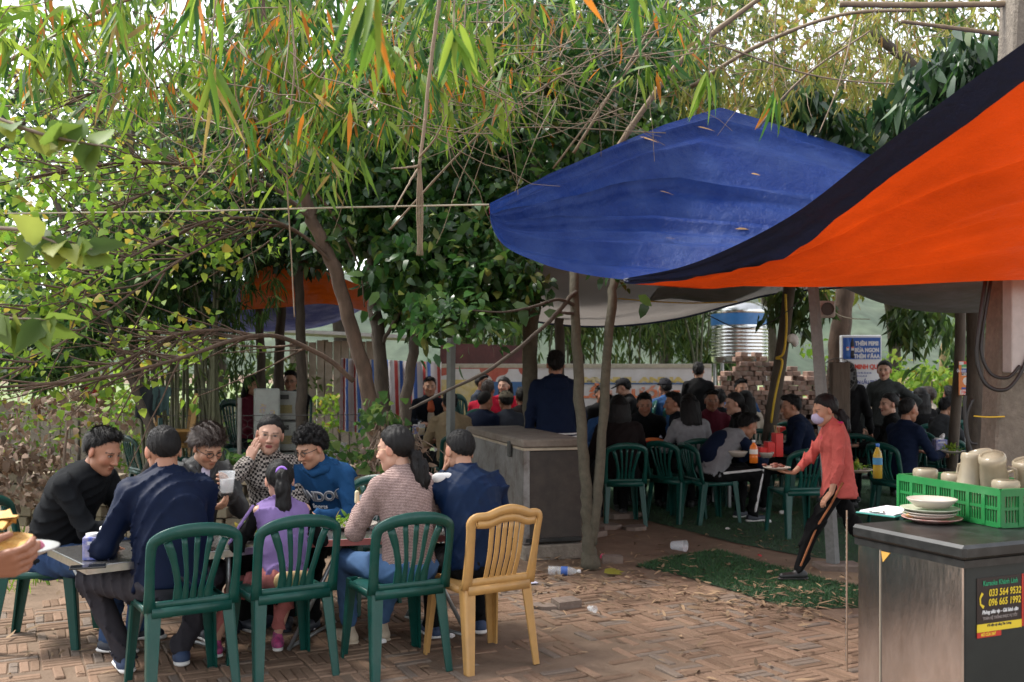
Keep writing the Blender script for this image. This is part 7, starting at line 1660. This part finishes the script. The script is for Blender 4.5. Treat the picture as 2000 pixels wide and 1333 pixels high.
for k in range(4):
    bk = MB().box((0, 0, .06), (OW - .02, .36, .125), bev=.01).build('concrete_block', M_CONC, None, False, (oc[0] + uL[0] * (-OL / 2 + .17 + k * .54), oc[1] + uL[1] * (-OL / 2 + .17 + k * .54), -.002), oa); tag(bk, ['concrete block under the near end of the rusty freezer', 'second concrete block under the rusty freezer', 'third concrete block under the rusty freezer', 'concrete block under the far end of the rusty freezer'][k], 'block')
# ------------------------------------------------------------------ things on the front tables
M_CLEAR = mat('clear_plastic', (.80, .82, .84), rough=.12, var=0, alpha=.30, spec=.5); M_TISS = mat('tissue', (.70, .68, .66), rough=.95, var=.06)
M_BLUEBX = mat('tissue_box_blue', (.02, .06, .34), rough=.45, col2=(.35, .32, .42), vscale=34, var=.1)
def tissue_box(label, c, rz):
    o = thing('tissue_box', label, 'tissue box', tuple(c), rz); MB().box((0, 0, .055), (.12, .085, .11), bev=.004).build('box', M_BLUEBX, o); MB().box((-.0, -.0435, .082), (.075, .002, .016)).build('print_band', mat('box_print', (.55, .55, .6), var=.1), o)
    MB().lathe([(.030, .108), (.032, .122), (.029, .124), (.025, .11)], 14, (-.02, 0, 0)).build('opening_ring', M_TISS, o, True)
    s = Solid().chain([(.025, 0, .11), (.03, .006, .135), (.042, .0, .158)], [.012, .02, .013], .01); v, f_ = s.mesh(.005, disp=lambda p: .003 * np.sin(p @ np.array([220, 160, 90]))); add('tissue', mesh_np('tissue', v, f_, M_TISS, None, True), o)
p = G(190, 1092, TH); tissue_box('blue printed tissue box on the front table', (p[0], p[1], TH + .001), .25)
p = G(172, 1110, TH); phn = thing('phone', 'black smartphone lying on the corner of the front table', 'phone', (p[0], p[1], TH + .0015), .35); MB().box((0, 0, .004), (.155, .075, .008), bev=.002).build('case', M_BLKP, phn); MB().box((0, 0, .0086), (.148, .069, .0012)).build('screen', mat('screen', (.01, .011, .013), rough=.08, var=0), phn)
def salad(label, c, r_, seed):
    o = plate(label, c, r_, .025); rs_ = np.random.default_rng(seed); n = 70; a = rs_.uniform(0, 6.28, n); q = rs_.uniform(0, .75, n) * r_; pp = np.c_[q * np.cos(a), q * np.sin(a), .02 + .035 * (1 - q / r_) + rs_.uniform(0, .01, n)]
    add('salad_leaves', leaves(pp, rs_.normal(0, 1, (n, 3)), rs_.normal(0, .5, (n, 3)) + np.array([0, 0, 1]), rs_.uniform(.03, .07, n), rs_.uniform(.012, .03, n), pal('lime', n, rs_) * .9, .3, M_LEAF, 'salad_leaves', 'broad'), o); return o
salad('plate of green salad between the navy man and the girl', (-1.42, 5.42, TH + .004), .14, 1); salad('plate of cabbage and herbs beside the ponytailed woman', (-.92, 5.72, TH + .004), .15, 2)
def cup_clear(label, c, s=1.0, fill=None, tilt=None, name='plastic_cup'):
    o = thing(name, label, 'cup', tuple(c)); MB().lathe([(.002, .002), (.028 * s, .002), (.030 * s, .004), (.040 * s, .105 * s), (.042 * s, .107 * s), (.0385 * s, .104 * s), (.0285 * s, .006), (.002, .005)], 18).build('cup_wall', M_CLEAR, o, True)
    if fill: MB().lathe([(.001, .008), (.027 * s, .008), (.034 * s, .07 * s), (.001, .07 * s)], 14).build('drink', fill, o, True)
    if tilt: o.rotation_euler = tilt
    return o
q = PPL['cup']; hp = q['loc'] + q['M'] @ (q['wrL'] + np.array([.05, .085, .045])); cup_clear('clear plastic cup with ice in the hand of the young man', hp - np.array([0, 0, .05]), 1.15, mat('ice', (.75, .76, .78), alpha=.5))
M_BEER = mat('beer', (.62, .40, .04), rough=.15, var=0, alpha=.85); cup_clear('glass of tea beside the cabbage plate', (-.62, 5.62, TH + .002), .9, mat('tea', (.3, .14, .03), alpha=.8))
for k, (x, y, rr2, lb) in enumerate(((-.45, 5.80, .055, 'small dipping bowl near the boy in the track jacket'), (-.35, 5.65, .06, 'white bowl at the end of the front table'), (-1.15, 5.62, .055, 'white bowl in front of the boy in the hoodie'), (-1.9, 5.35, .06, 'white bowl in front of the man in black fleece'))): plate(lb, (x, y, TH + .004), rr2, .05, M_CER, 'bowl', 'bowl')
# foam box behind the ponytailed woman
fb = thing('foam_box', 'white foam box standing behind the front table', 'box', tuple(P(738, 0, 6.7)[:2]) + (0,), .1); M_FOAM = mat('foam', (.60, .59, .57), rough=.9, var=.08, dirt=(.45, .42, .38), dirt_amt=.4); MB().box((0, 0, .30), (.40, .30, .60), bev=.015).build('box', M_FOAM, fb); MB().box((0, 0, .625), (.42, .32, .045), bev=.01).build('lid', M_FOAM, fb)
s = Solid().ell((0, 0, 0), (.09, .08, .07)).ell((.05, .01, .03), (.06, .05, .06)); v, f_ = s.mesh(.008, disp=lambda p: .008 * np.abs(np.sin(p @ np.array([60, 80, 50]) + 2 * np.sin(p @ np.array([40, -50, 70]))))); bgp = add('plastic_bag', mesh_np('plastic_bag', v, f_, mat('white_film', (.68, .67, .66), rough=.3, trans=.3), None, True), None, (-.93, 6.15, .67)); tag(bgp, 'crumpled white plastic bag beside the ponytailed woman', 'bag')
MB()
# bread in her hand
q = PPL['tweed']; hp = q['loc'] + q['M'] @ (q['wrL'] + np.array([.02, .095, .045])); s = Solid().rc((0, 0, -.02), (0, 0, .03), .014, .012, .01); v, f_ = s.mesh(.004); bo = add('bread_piece', mesh_np('bread_piece', v, f_, mat('bread', (.66, .58, .38), rough=.8), None, True), None, tuple(hp)); tag(bo, 'pale piece of bread held by the ponytailed woman', 'food')
# the server's plate with crackers
q = PPL['server']; pp_ = P(12, 1085, 2.52); plt_ = plate('grey plate carried by the hand at the left edge', pp_, .125, .02, mat('plate_grey', (.34, .34, .34), rough=.3))
rs_ = np.random.default_rng(3)
for k in range(4):
    a = np.linspace(0, 2 * PI, 13)[:-1]; rr3 = .085 * rs_.uniform(.75, 1.15, 12); n2 = 5; Pg = np.array([[(rr3[i % 12] * t * math.cos(a[i % 12]) * 1.2, rr3[i % 12] * t * math.sin(a[i % 12]), .012 * math.sin(5 * a[i % 12] + 9 * t + k) + .02 * t * math.cos(2 * a[i % 12] + k)) for i in range(13)] for t in np.linspace(.02, 1, n2)])
    Pg2 = Pg + np.array([0, 0, .004]); m_ = MB().grid(Pg).grid(Pg2[:, ::-1]); o = m_.build('rice_cracker', mat('cracker', (.66, .42, .12), rough=.6, var=.25, vscale=30, bump=.4, bscale=120, col2=(.55, .24, .04)), None, True, tuple(pp_ + np.array([-.03 - .02 * k, .01 * k, .028 + .016 * k]))); o.rotation_euler = (rs_.normal(0, .15), .28 + rs_.normal(0, .1), k); tag(o, ['toasted rice cracker at the bottom of the carried plate', 'toasted rice cracker leaning on the carried plate', 'broken rice cracker in the middle of the carried plate', 'topmost rice cracker on the carried plate'][k], 'food')
s = Solid().ell((0, 0, 0), (.02, .016, .012)); v, f_ = s.mesh(.004, disp=lambda p: .003 * np.sin(p @ np.array([500, 420, 380]))); o = add('onion_garnish', mesh_np('onion_garnish', v, f_, mat('onion', (.45, .12, .20), var=.4, vscale=120), None, True), None, tuple(pp_ + np.array([.085, -.02, .028]))); tag(o, 'sliced purple onion on the edge of the carried plate', 'food')
# the walking woman's plate
q = PPL['walk']; hp = q['loc'] + q['M'] @ (q['wrR'] + np.array([0, .12, .025])); pw = plate('white plate of meat carried by the masked woman', hp, .10, .018)
for k in range(9): s = Solid().ell((0, 0, 0), np.array([.022, .016, .010])); v, f_ = s.mesh(.007, disp=lambda p: .003 * np.sin(p @ np.array([300, 260, 200]) + k)); add('meat', mesh_np('meat', v + np.array([random.gauss(0, .035), random.gauss(0, .035), .022 + random.uniform(0, .018)]), f_, mat('meat', (.17, .055, .035), rough=.5, var=.4, vscale=60), None, True), pw)
# ------------------------------------------------------------------ things on the shaded tables
M_REDP = mat('red_plastic', (.52, .015, .012), rough=.35, var=.08); TB = .701
def at_tab(px, py): return G(px, py, TB)
p = at_tab(1512, 892)
cd = thing('condiment_caddy', 'stepped red plastic bottle holder on the steel table', 'caddy', (p[0], p[1], TB), .1)
for k, hh in enumerate((.22, .14, .09)): MB().box((.03 - .075 * k, 0, hh / 2), (.072, .12, hh), bev=.004).build('bin', M_REDP, cd)
for k in range(6): MB().tube([(.03 + random.uniform(-.02, .02), random.uniform(-.03, .03), .1), (.03 + random.uniform(-.03, .03), random.uniform(-.04, .04), .29)], .003, 5).build('chopstick', mat('chopstick', (.4, .26, .12)), cd)
def bottle(label, c, h_, r_, mb_, mc, lab=None):
    o = thing('bottle', label, 'bottle', tuple(c)); MB().lathe([(.001, .0), (r_, .002), (r_, h_ * .30), (r_ * .95, h_ * .34), (r_, h_ * .38), (r_, h_ * .62), (r_ * .8, h_ * .74), (r_ * .36, h_ * .86), (r_ * .36, h_ * .92), (.001, h_ * .92)], 16).build('bottle_body', mb_, o, True); MB().lathe([(.001, h_), (r_ * .42, h_), (r_ * .42, h_ * .90), (.001, h_ * .90)], 12).build('bottle_cap', mc, o, True)
    if lab: MB().lathe([(r_ * 1.015, h_ * .40), (r_ * 1.015, h_ * .60)], 16).build('bottle_label', lab, o, True)
    return o
p = at_tab(1472, 905); bottle('squat orange chilli sauce bottle with a white label', (p[0], p[1], TB), .20, .036, mat('chilli', (.62, .15, .015), rough=.25), mat('cap_white', (.6, .6, .6)), mat('label_white', (.62, .58, .52)))
p = at_tab(1714, 935); bottle('clear bottle of yellow oil with a blue cap', (p[0], p[1], TB), .26, .034, mat('oil', (.50, .36, .04), rough=.1, alpha=.75), mat('cap_blue', (.03, .15, .5)), mat('label_blue', (.05, .22, .40)))
p = at_tab(1490, 893); plate('white bowls and plates beside the red bottle holder', (p[0] - .22, p[1] + .05, TB), .09, .05, M_CER, 'bowl', 'bowl'); plate('white bowl beside the orange bottle', (p[0] + .02, p[1] - .05, TB), .07, .05, M_CER, 'bowl', 'bowl')
p = at_tab(1275, 870); rb_ = plate('red plastic basin of shredded carrot', (p[0], p[1], TB), .16, .055, M_REDP, 'basin', 'basin')
s = Solid().ell((0, 0, .045), (.11, .11, .035)); v, f_ = s.mesh(.012, disp=lambda p: .006 * np.sin(p @ np.array([120, 90, 150]))); add('carrot', mesh_np('carrot', v, f_, mat('carrot', (.55, .13, .02), var=.3, vscale=50), None, True), rb_)
for k, (px, py, lb) in enumerate(((1235, 862, 'salad plate at the near end of the red basin table'), (1672, 922, 'green salad on the dark table with the oil bottle'), (1858, 885, 'heap of green herbs beside the thin wooden post'))): p = at_tab(px, py); salad(lb, (p[0], p[1], TB), .13, 10 + k)
for k, (px, py, rz, lb) in enumerate(((1835, 880, .1, 'blue tissue box left of the thin wooden post'), (1292, 845, .2, 'pale blue tissue pack standing on the red basin table'), (815, 800, 0, 'blue tissue box on the beer glass table'))): p = at_tab(px, py) if k != 2 else P(815, 806, 12.6); tissue_box(lb, (p[0], p[1], TB), rz)
for k, (px, d, lb) in enumerate(((823, 12.4, 'tall glass of beer on the table by the striped tarpaulin'), (846, 12.6, 'short glass of beer on the table by the striped tarpaulin'), (1895, 9.9, 'plastic cup of beer on the dark table by the pole'))): cup_clear(lb, ((px - 1000) * d / F, d, TB), 1.3, M_BEER, name='beer_cup')
p = at_tab(1312, 858); s = Solid().ell((0, 0, .05), (.10, .08, .06)).ell((.03, 0, .09), (.05, .05, .04)); v, f_ = s.mesh(.012, disp=lambda p: .008 * np.abs(np.sin(p @ np.array([60, 80, 50])))); o = add('plastic_bag', mesh_np('plastic_bag', v, f_, mat('pink_film', (.60, .45, .42), rough=.3, trans=.3), None, True), None, (p[0], p[1], TB)); tag(o, 'pinkish plastic bag of food on the red basin table', 'bag')
p = at_tab(1523, 850); o = thing('tissue_box', 'plain red tissue holder before the brick pile', 'tissue box', (p[0], p[1], TB), 0); MB().box((0, 0, .05), (.13, .09, .10), bev=.005).build('box', M_REDP, o); MB().box((0, 0, .104), (.05, .03, .012)).build('tissue', M_TISS, o)
# fan behind the concrete post
fn = thing('pedestal_fan', 'wire caged fan hanging beside the slim concrete post', 'fan', tuple(P(1638, 0, 10.2)[:2]) + (0,)); fcn = np.array([0, 0, P(0, 735, 10.2)[2]])
for k in range(20):
    a = k * PI / 10; pr = [(.02, -.10), (.10, -.085), (.17, -.03), (.185, .02), (.17, .05)]; MB().tube([fcn + np.array([r_ * math.cos(a), z, r_ * math.sin(a)]) for r_, z in pr], .0028, 4).build('cage_wire', M_WIRE, fn)
for r_, z in ((.10, -.085), (.185, .02)): a = np.linspace(0, 2 * PI, 25); MB().tube(fcn + np.stack([r_ * np.cos(a), np.full(25, z), r_ * np.sin(a)], 1), .004, 5, False).build('cage_ring', M_WIRE, fn)
for k in range(3): MB().box(fcn + np.array([.08 * math.cos(2.1 * k), 0, .08 * math.sin(2.1 * k)]), (.13, .01, .07), R=Ry(-2.1 * k) @ Rx(.4)).build('blade', mat('fan_blade', (.10, .11, .12), rough=.4), fn)
MB().tube([fcn + np.array([0, .02, 0]), fcn + np.array([0, .14, 0])], .05, 10).build('motor', M_BLKP, fn); MB().tube([fcn + np.array([0, .10, 0]), (0, .10, .03)], .016, 8).build('stem', M_LEG, fn); MB().lathe([(.001, .0), (.17, .0), (.17, .02), (.03, .05), (.001, .05)], 18, (0, .1, 0)).build('base', M_BLKP, fn, True)
bh = MB().box((0, 0, 0), (.16, .10, .62), bev=.006).build('wooden_box', M_WOOD, None, False, tuple(P(1640, 775, 9.0) )); tag(bh, 'narrow brown wooden box strapped behind the slim concrete post', 'box')
lm = thing('speaker', 'small pale loudspeaker hung below the tarpaulin behind the post', 'speaker', tuple(P(1611, 605, 8.4))); MB().box((0, 0, 0), (.15, .12, .14), bev=.015).build('case', mat('speaker_grey', (.42, .41, .40), rough=.6), lm); MB().lathe([(.001, 0), (.05, .0), (.055, .01)], 16, (0, -.064, 0), R=Rx(PI / 2)).build('grille', mat('speaker_dark', (.06, .06, .06)), lm)
rope('power_cord', 'pale cord looping from the loudspeaker to the tan trunk', [P(1612, 575, 8.4), P(1630, 610, 9.5), P(1660, 622, 11), P(1700, 624, 12)], .006, M_ROPE, cat='cord')
rope('power_cord', 'thin cord drooping in front of the water tank', [P(1380, 615, 10.5), P(1440, 640, 10.5), P(1500, 632, 10.5), P(1560, 590, 10.5), P(1580, 565, 10.5)], .006, M_CABLE, cat='cord')
hk = Solid().ell((0, 0, 0), (.07, .05, .06)).ell((.03, 0, -.04), (.04, .04, .06)); v, f_ = hk.mesh(.012, disp=lambda p: .008 * np.abs(np.sin(p @ np.array([60, 80, 50])))); o = add('plastic_bag', mesh_np('plastic_bag', v, f_, M_TISS, None, True), None, tuple(P(1548, 662, 11.2))); tag(o, 'white plastic bag tied to the dark leaning trunk post', 'bag')
# parked helmets at the back
for k, (px, py, c_, lb) in enumerate(((1805, 772, (.62, .62, .62), 'white motorbike helmet beyond the far tables'), (1790, 780, (.03, .04, .08), 'dark motorbike helmet beyond the far tables'))):
    s = Solid().ell((0, 0, 0), (.13, .15, .13)).ell((0, -.12, -.04), (.10, .06, .07), sub=True); v, f_ = s.mesh(.014); o = add('helmet', mesh_np('helmet', v, f_, mat('helmet%d' % k, c_, rough=.2, coat=.5), None, True), None, tuple(P(px, py, 15))); tag(o, lb, 'helmet')
    st_ = MB().tube([P(px, py, 15) + np.array([0, 0, -.1]), G(px, gy(15))], .03, 6).build('post', M_WOOD, None); tag(st_, lb.replace('motorbike helmet', 'helmet stand').replace('white', 'thin wooden').replace('dark', 'short wooden'), 'post')
# grey crates and cabinet by the left table
M_CRG = mat('crate_grey', (.20, .205, .19), rough=.7, var=.15); cgp = P(557, 0, 10.9)
for k in range(3):
    o = thing('beer_crate', ['grey plastic beer crate on top of the stack', 'grey plastic beer crate in the middle of the stack', 'grey plastic beer crate at the bottom of the stack'][k], 'crate', (cgp[0], cgp[1], .97 - .33 * k), .06)
    MB().box((0, 0, .155), (.36, .30, .31), bev=.012).build('crate_body', M_CRG, o)
    MB().box((0, -.152, .25), (.13, .008, .05)).build('hand_hole', mat('hole_dark', (.01, .01, .01)), o); MB().box((0, -.1525, .12), (.20, .006, .09)).build('badge', mat('badge', (.16, .13, .05), rough=.7, var=.4, vscale=40), o)
    for x in (-.17, .17): MB().box((x, -.151, .155), (.022, .010, .30)).build('rib', M_CRG, o)
cw = thing('cabinet', 'pale scuffed metal cabinet with peeling stickers beside the crates', 'cabinet', tuple(P(521, 0, 10.75)[:2]) + (0,), .3); M_CAB = mat('cab', (.34, .36, .34), rough=.6, var=.12, dirt=(.32, .30, .26), dirt_amt=.5); MB().box((0, 0, .66), (.26, .32, 1.30), bev=.01).build('case', M_CAB, cw); MB().box((0, -.163, .70), (.22, .006, 1.1)).build('door', M_CAB, cw)
MB().box((-.05, -.168, 1.1), (.06, .004, .10), R=Ry(.2)).build('sticker', mat('sticker_mix', (.5, .38, .12), col2=(.2, .22, .4), vscale=40), cw); MB().box((.05, -.168, 1.02), (.05, .004, .13)).build('sticker', mat('sticker_mix'), cw)
bb = thing('plastic_bin', 'blue plastic bin beside the leaning tree', 'bin', tuple(P(672, 0, 10.6)[:2]) + (0,)); MB().lathe([(.001, .0), (.14, .0), (.19, .36), (.205, .37), (.20, .35), (.15, .02), (.001, .02)], 4, a0=PI / 4, a1=PI / 4 + 2 * PI).build('bin_body', mat('bin_blue', (.03, .06, .25), rough=.5, var=.2), bb)
for k, (px, py, d, sx, c_, lb) in enumerate(((630, 845, 11, .36, (.30, .31, .32), 'grey plastic box on the ground by the blue bin'), (655, 845, 11.2, .22, (.50, .48, .45), 'small white box on the ground by the blue bin'))): o = thing('storage_box', lb, 'box', tuple(P(px, 0, d)[:2]) + (.45,), .1); MB().box((0, 0, .11), (sx, .28, .22), bev=.012).build('box_body', mat('sbox%d' % k, c_, rough=.6), o); MB().box((0, 0, .225), (sx + .02, .30, .02), bev=.005).build('rim', mat('sbox%d' % k), o); st_ = MB().box((0, 0, .22), (sx, .3, .44), bev=.02).build('concrete_block', M_CONC, None, False, tuple(P(px, 0, d)[:2]) + (0,), .1); tag(st_, lb.replace('plastic box on the ground', 'concrete block under the larger box').replace('small white box on the ground', 'concrete block under the small white box'), 'block')
cup_clear('orange drink on the thin steel table by the crates', tuple(P(603, 0, 11.9)[:2]) + (TB,), 1.5, mat('orange_drink', (.62, .22, .02), alpha=.9), name='drink_cup')
# laundry on a line at left
lnb = [P(120, 756, 9.9), P(260, 752, 9.9), P(345, 760, 9.9), P(430, 762, 9.9)]; rope('clothes_line', 'sagging clothes line between the left trees', lnb, .004, M_CABLE, cat='line')
for k, (px, w_, h_, c_, lb) in enumerate(((180, .12, .16, (.30, .03, .04), 'dark red cloth hanging on the clothes line'), (205, .16, .28, (.15, .12, .05), 'olive brown garment hanging on the clothes line'), (285, .22, .34, (.03, .035, .04), 'black shirt hanging on the clothes line'), (315, .16, .26, (.05, .085, .085), 'teal grey shirt hanging on the clothes line'))):
    u, w2 = np.meshgrid(np.linspace(-.5, .5, 14), np.linspace(0, 1, 12)); Pg = np.stack([u * w_ * (1 + .25 * (w2 > .0) * (w2 < .35)), .02 * np.sin(u * 14 + k + 2 * w2) * (0.4 + w2), -w2 * h_ * (1 + .12 * np.sin(u * 9 + k))], -1); m_ = MB().grid(Pg); m_.grid(Pg[:, ::-1] + np.array([0, .014, 0])); o = m_.build('hung_garment', cloth('laundry%d' % k, c_), None, True, tuple(P(px, 756, 9.88))); tag(o, lb, 'garment')
# stacked and tipped chairs at left, red crate
tp_c = chair('green plastic chair tipped upside down by the laundry', *P(345, 0, 10.4)[:2], 20, z=.95, tilt=(PI - .25, .1, .5)); tp2 = chair('tan plastic chair upside down on the green one by the laundry', *P(340, 0, 10.5)[:2], 30, 'tan', M_TAN, z=1.20, tilt=(PI - .35, .05, .4)); tp3 = chair('green plastic chair standing by the red crate', *P(300, 0, 10.9)[:2], 40)
rc_ = thing('drink_crate', 'red and blue drink crate under the tipped chairs', 'crate', tuple(P(362, 0, 10.3)[:2]) + (.02,)); MB().box((0, 0, .13), (.42, .3, .24), bev=.01).build('lower_crate', mat('crate_red', (.50, .02, .03), rough=.5), rc_); MB().box((0, 0, .37), (.42, .3, .22), bev=.01).build('upper_crate', mat('crate_blue', (.02, .05, .26), rough=.5), rc_)
# ------------------------------------------------------------------ litter
def crumple(name, label, px, py, s_, m, cat, sq=(1, 1, .6), amp=.5):
    p = G(px, py); s = Solid().ell((0, 0, 0), np.array(sq) * s_).ell((s_ * .6, s_ * .2, 0), np.array(sq) * s_ * .6); k = 1.6 / s_; v, f_ = s.mesh(s_ / 6, disp=lambda p: s_ * .35 * amp * (np.abs(np.sin(p @ np.array([k, 1.3 * k, .8 * k]) + 2 * np.sin(p @ np.array([-k, k, .5 * k])))) - .3)); o = add(name, mesh_np(name, v, f_, m, None, False), None, (p[0], p[1], gz(p[0], p[1]) + s_ * sq[2] * .6)); o.rotation_euler = (0, 0, px * .7); return tag(o, label, cat)
for k, (px, py, s_, lb) in enumerate(((880, 1246, .020, 'crumpled white tissue behind the tan chair leg'), (745, 1262, .022, 'crumpled white tissue under the chair of the ponytailed woman'), (610, 1234, .012, 'small tissue scrap under the girl'), (1500, 1023, .035, 'crumpled tissue on the turf near the white soled shoes'), (1422, 1035, .02, 'little tissue ball on the rear turf'), (1530, 1005, .04, 'tissue wad under the steel table'), (160, 1154, .02, 'torn tissue beside the left table leg'), (1260, 978, .02, 'scrap of tissue under the red basin table'))): crumple('tissue', lb, px, py, s_, M_TISS, 'tissue')
crumple('plastic_wrapper', 'bright pink plastic wrapper at the foot of the forked tree', 1178, 1092, .03, mat('pink_wrap', (.60, .03, .12), rough=.4), 'litter', (1, .8, .9)); crumple('plastic_wrapper', 'yellow wrapper lying on the turf under the shade', 1290, 977, .03, mat('yellow_wrap', (.55, .38, .05), rough=.4), 'litter', (1.3, .8, .5)); crumple('plastic_wrapper', 'small red scrap on the gravel strip', 1484, 1088, .016, mat('red_wrap', (.4, .02, .03)), 'litter')
p = G(1180, 1124); nl = 3; o = add('fallen_leaf', leaves(np.repeat(np.array([[0, 0, .02]]), nl, 0), np.array([[1, .2, .1], [.7, .5, .2], [1, -.2, .05]]), np.array([[0, -.3, 1.0]] * nl), np.array([.16, .12, .13]), .06, np.array([[.36, .34, .06]] * nl), .1, M_LEAF, 'fallen_leaf', 'broad'), None, (p[0], p[1], gz(p[0], p[1]))); tag(o, 'large yellow leaf lying in front of the forked tree', 'leaf')
p = G(1092, 1124); o = bottle('empty clear water bottle lying on the ground by the rusty freezer', (p[0] - .08, p[1], .036), .24, .033, M_CLEAR, mat('cap_white'), mat('label_bl', (.05, .12, .4))); o.rotation_euler = (PI / 2, 0, PI / 2 - .15)
p = G(1312, 1076); cup_clear('crushed clear plastic cup lying on the gravel', (p[0], p[1], .045), 1.2, tilt=(1.5, .2, .9)); p = G(1150, 1196); cup_clear('clear plastic straw cup lying on the paving', (p[0], p[1], .025), .55, tilt=(1.5, 0, .6)); p = G(1040, 1140); o = MB().box((0, 0, .006), (.07, .05, .006), bev=.002).build('plastic_scrap', mat('lid_lav', (.5, .5, .62), rough=.4), None, False, (p[0], p[1], gz(p[0], p[1]) + .006), .4); tag(o, 'flat lavender plastic lid on the earth', 'litter')
# leaves fallen on the blue tarpaulin
N = 16; r = np.random.default_rng(31); idx_ = [(14, 40), (18, 60), (20, 72), (22, 75), (12, 58), (8, 50), (9, 66), (26, 40), (28, 30), (6, 44), (16, 70), (24, 66), (11, 64), (13, 70), (5, 60), (19, 50)]
PtB = sheet(low, upp, 170, 90, .06, .022, 2, RF, True)[::3, ::2]; pp = np.array([PtB[a_, b_] for a_, b_ in idx_]) + np.array([0, -.012, .022]); o = add('dry_leaves', leaves(pp, np.c_[r.normal(1, .3, N), r.normal(0, .3, N), r.normal(0, .15, N)], np.c_[r.normal(0, .3, (N, 2)) + np.array([0, -.7]), np.ones(N)], r.uniform(.07, .17, N), .022, np.array([[.42, .24, .10]]) * r.uniform(.5, 1.1, (N, 1)), .1, M_DRY, 'dry_leaves')); tag(o, 'dry leaves caught on the blue tarpaulin', 'dry leaves', kind='stuff')
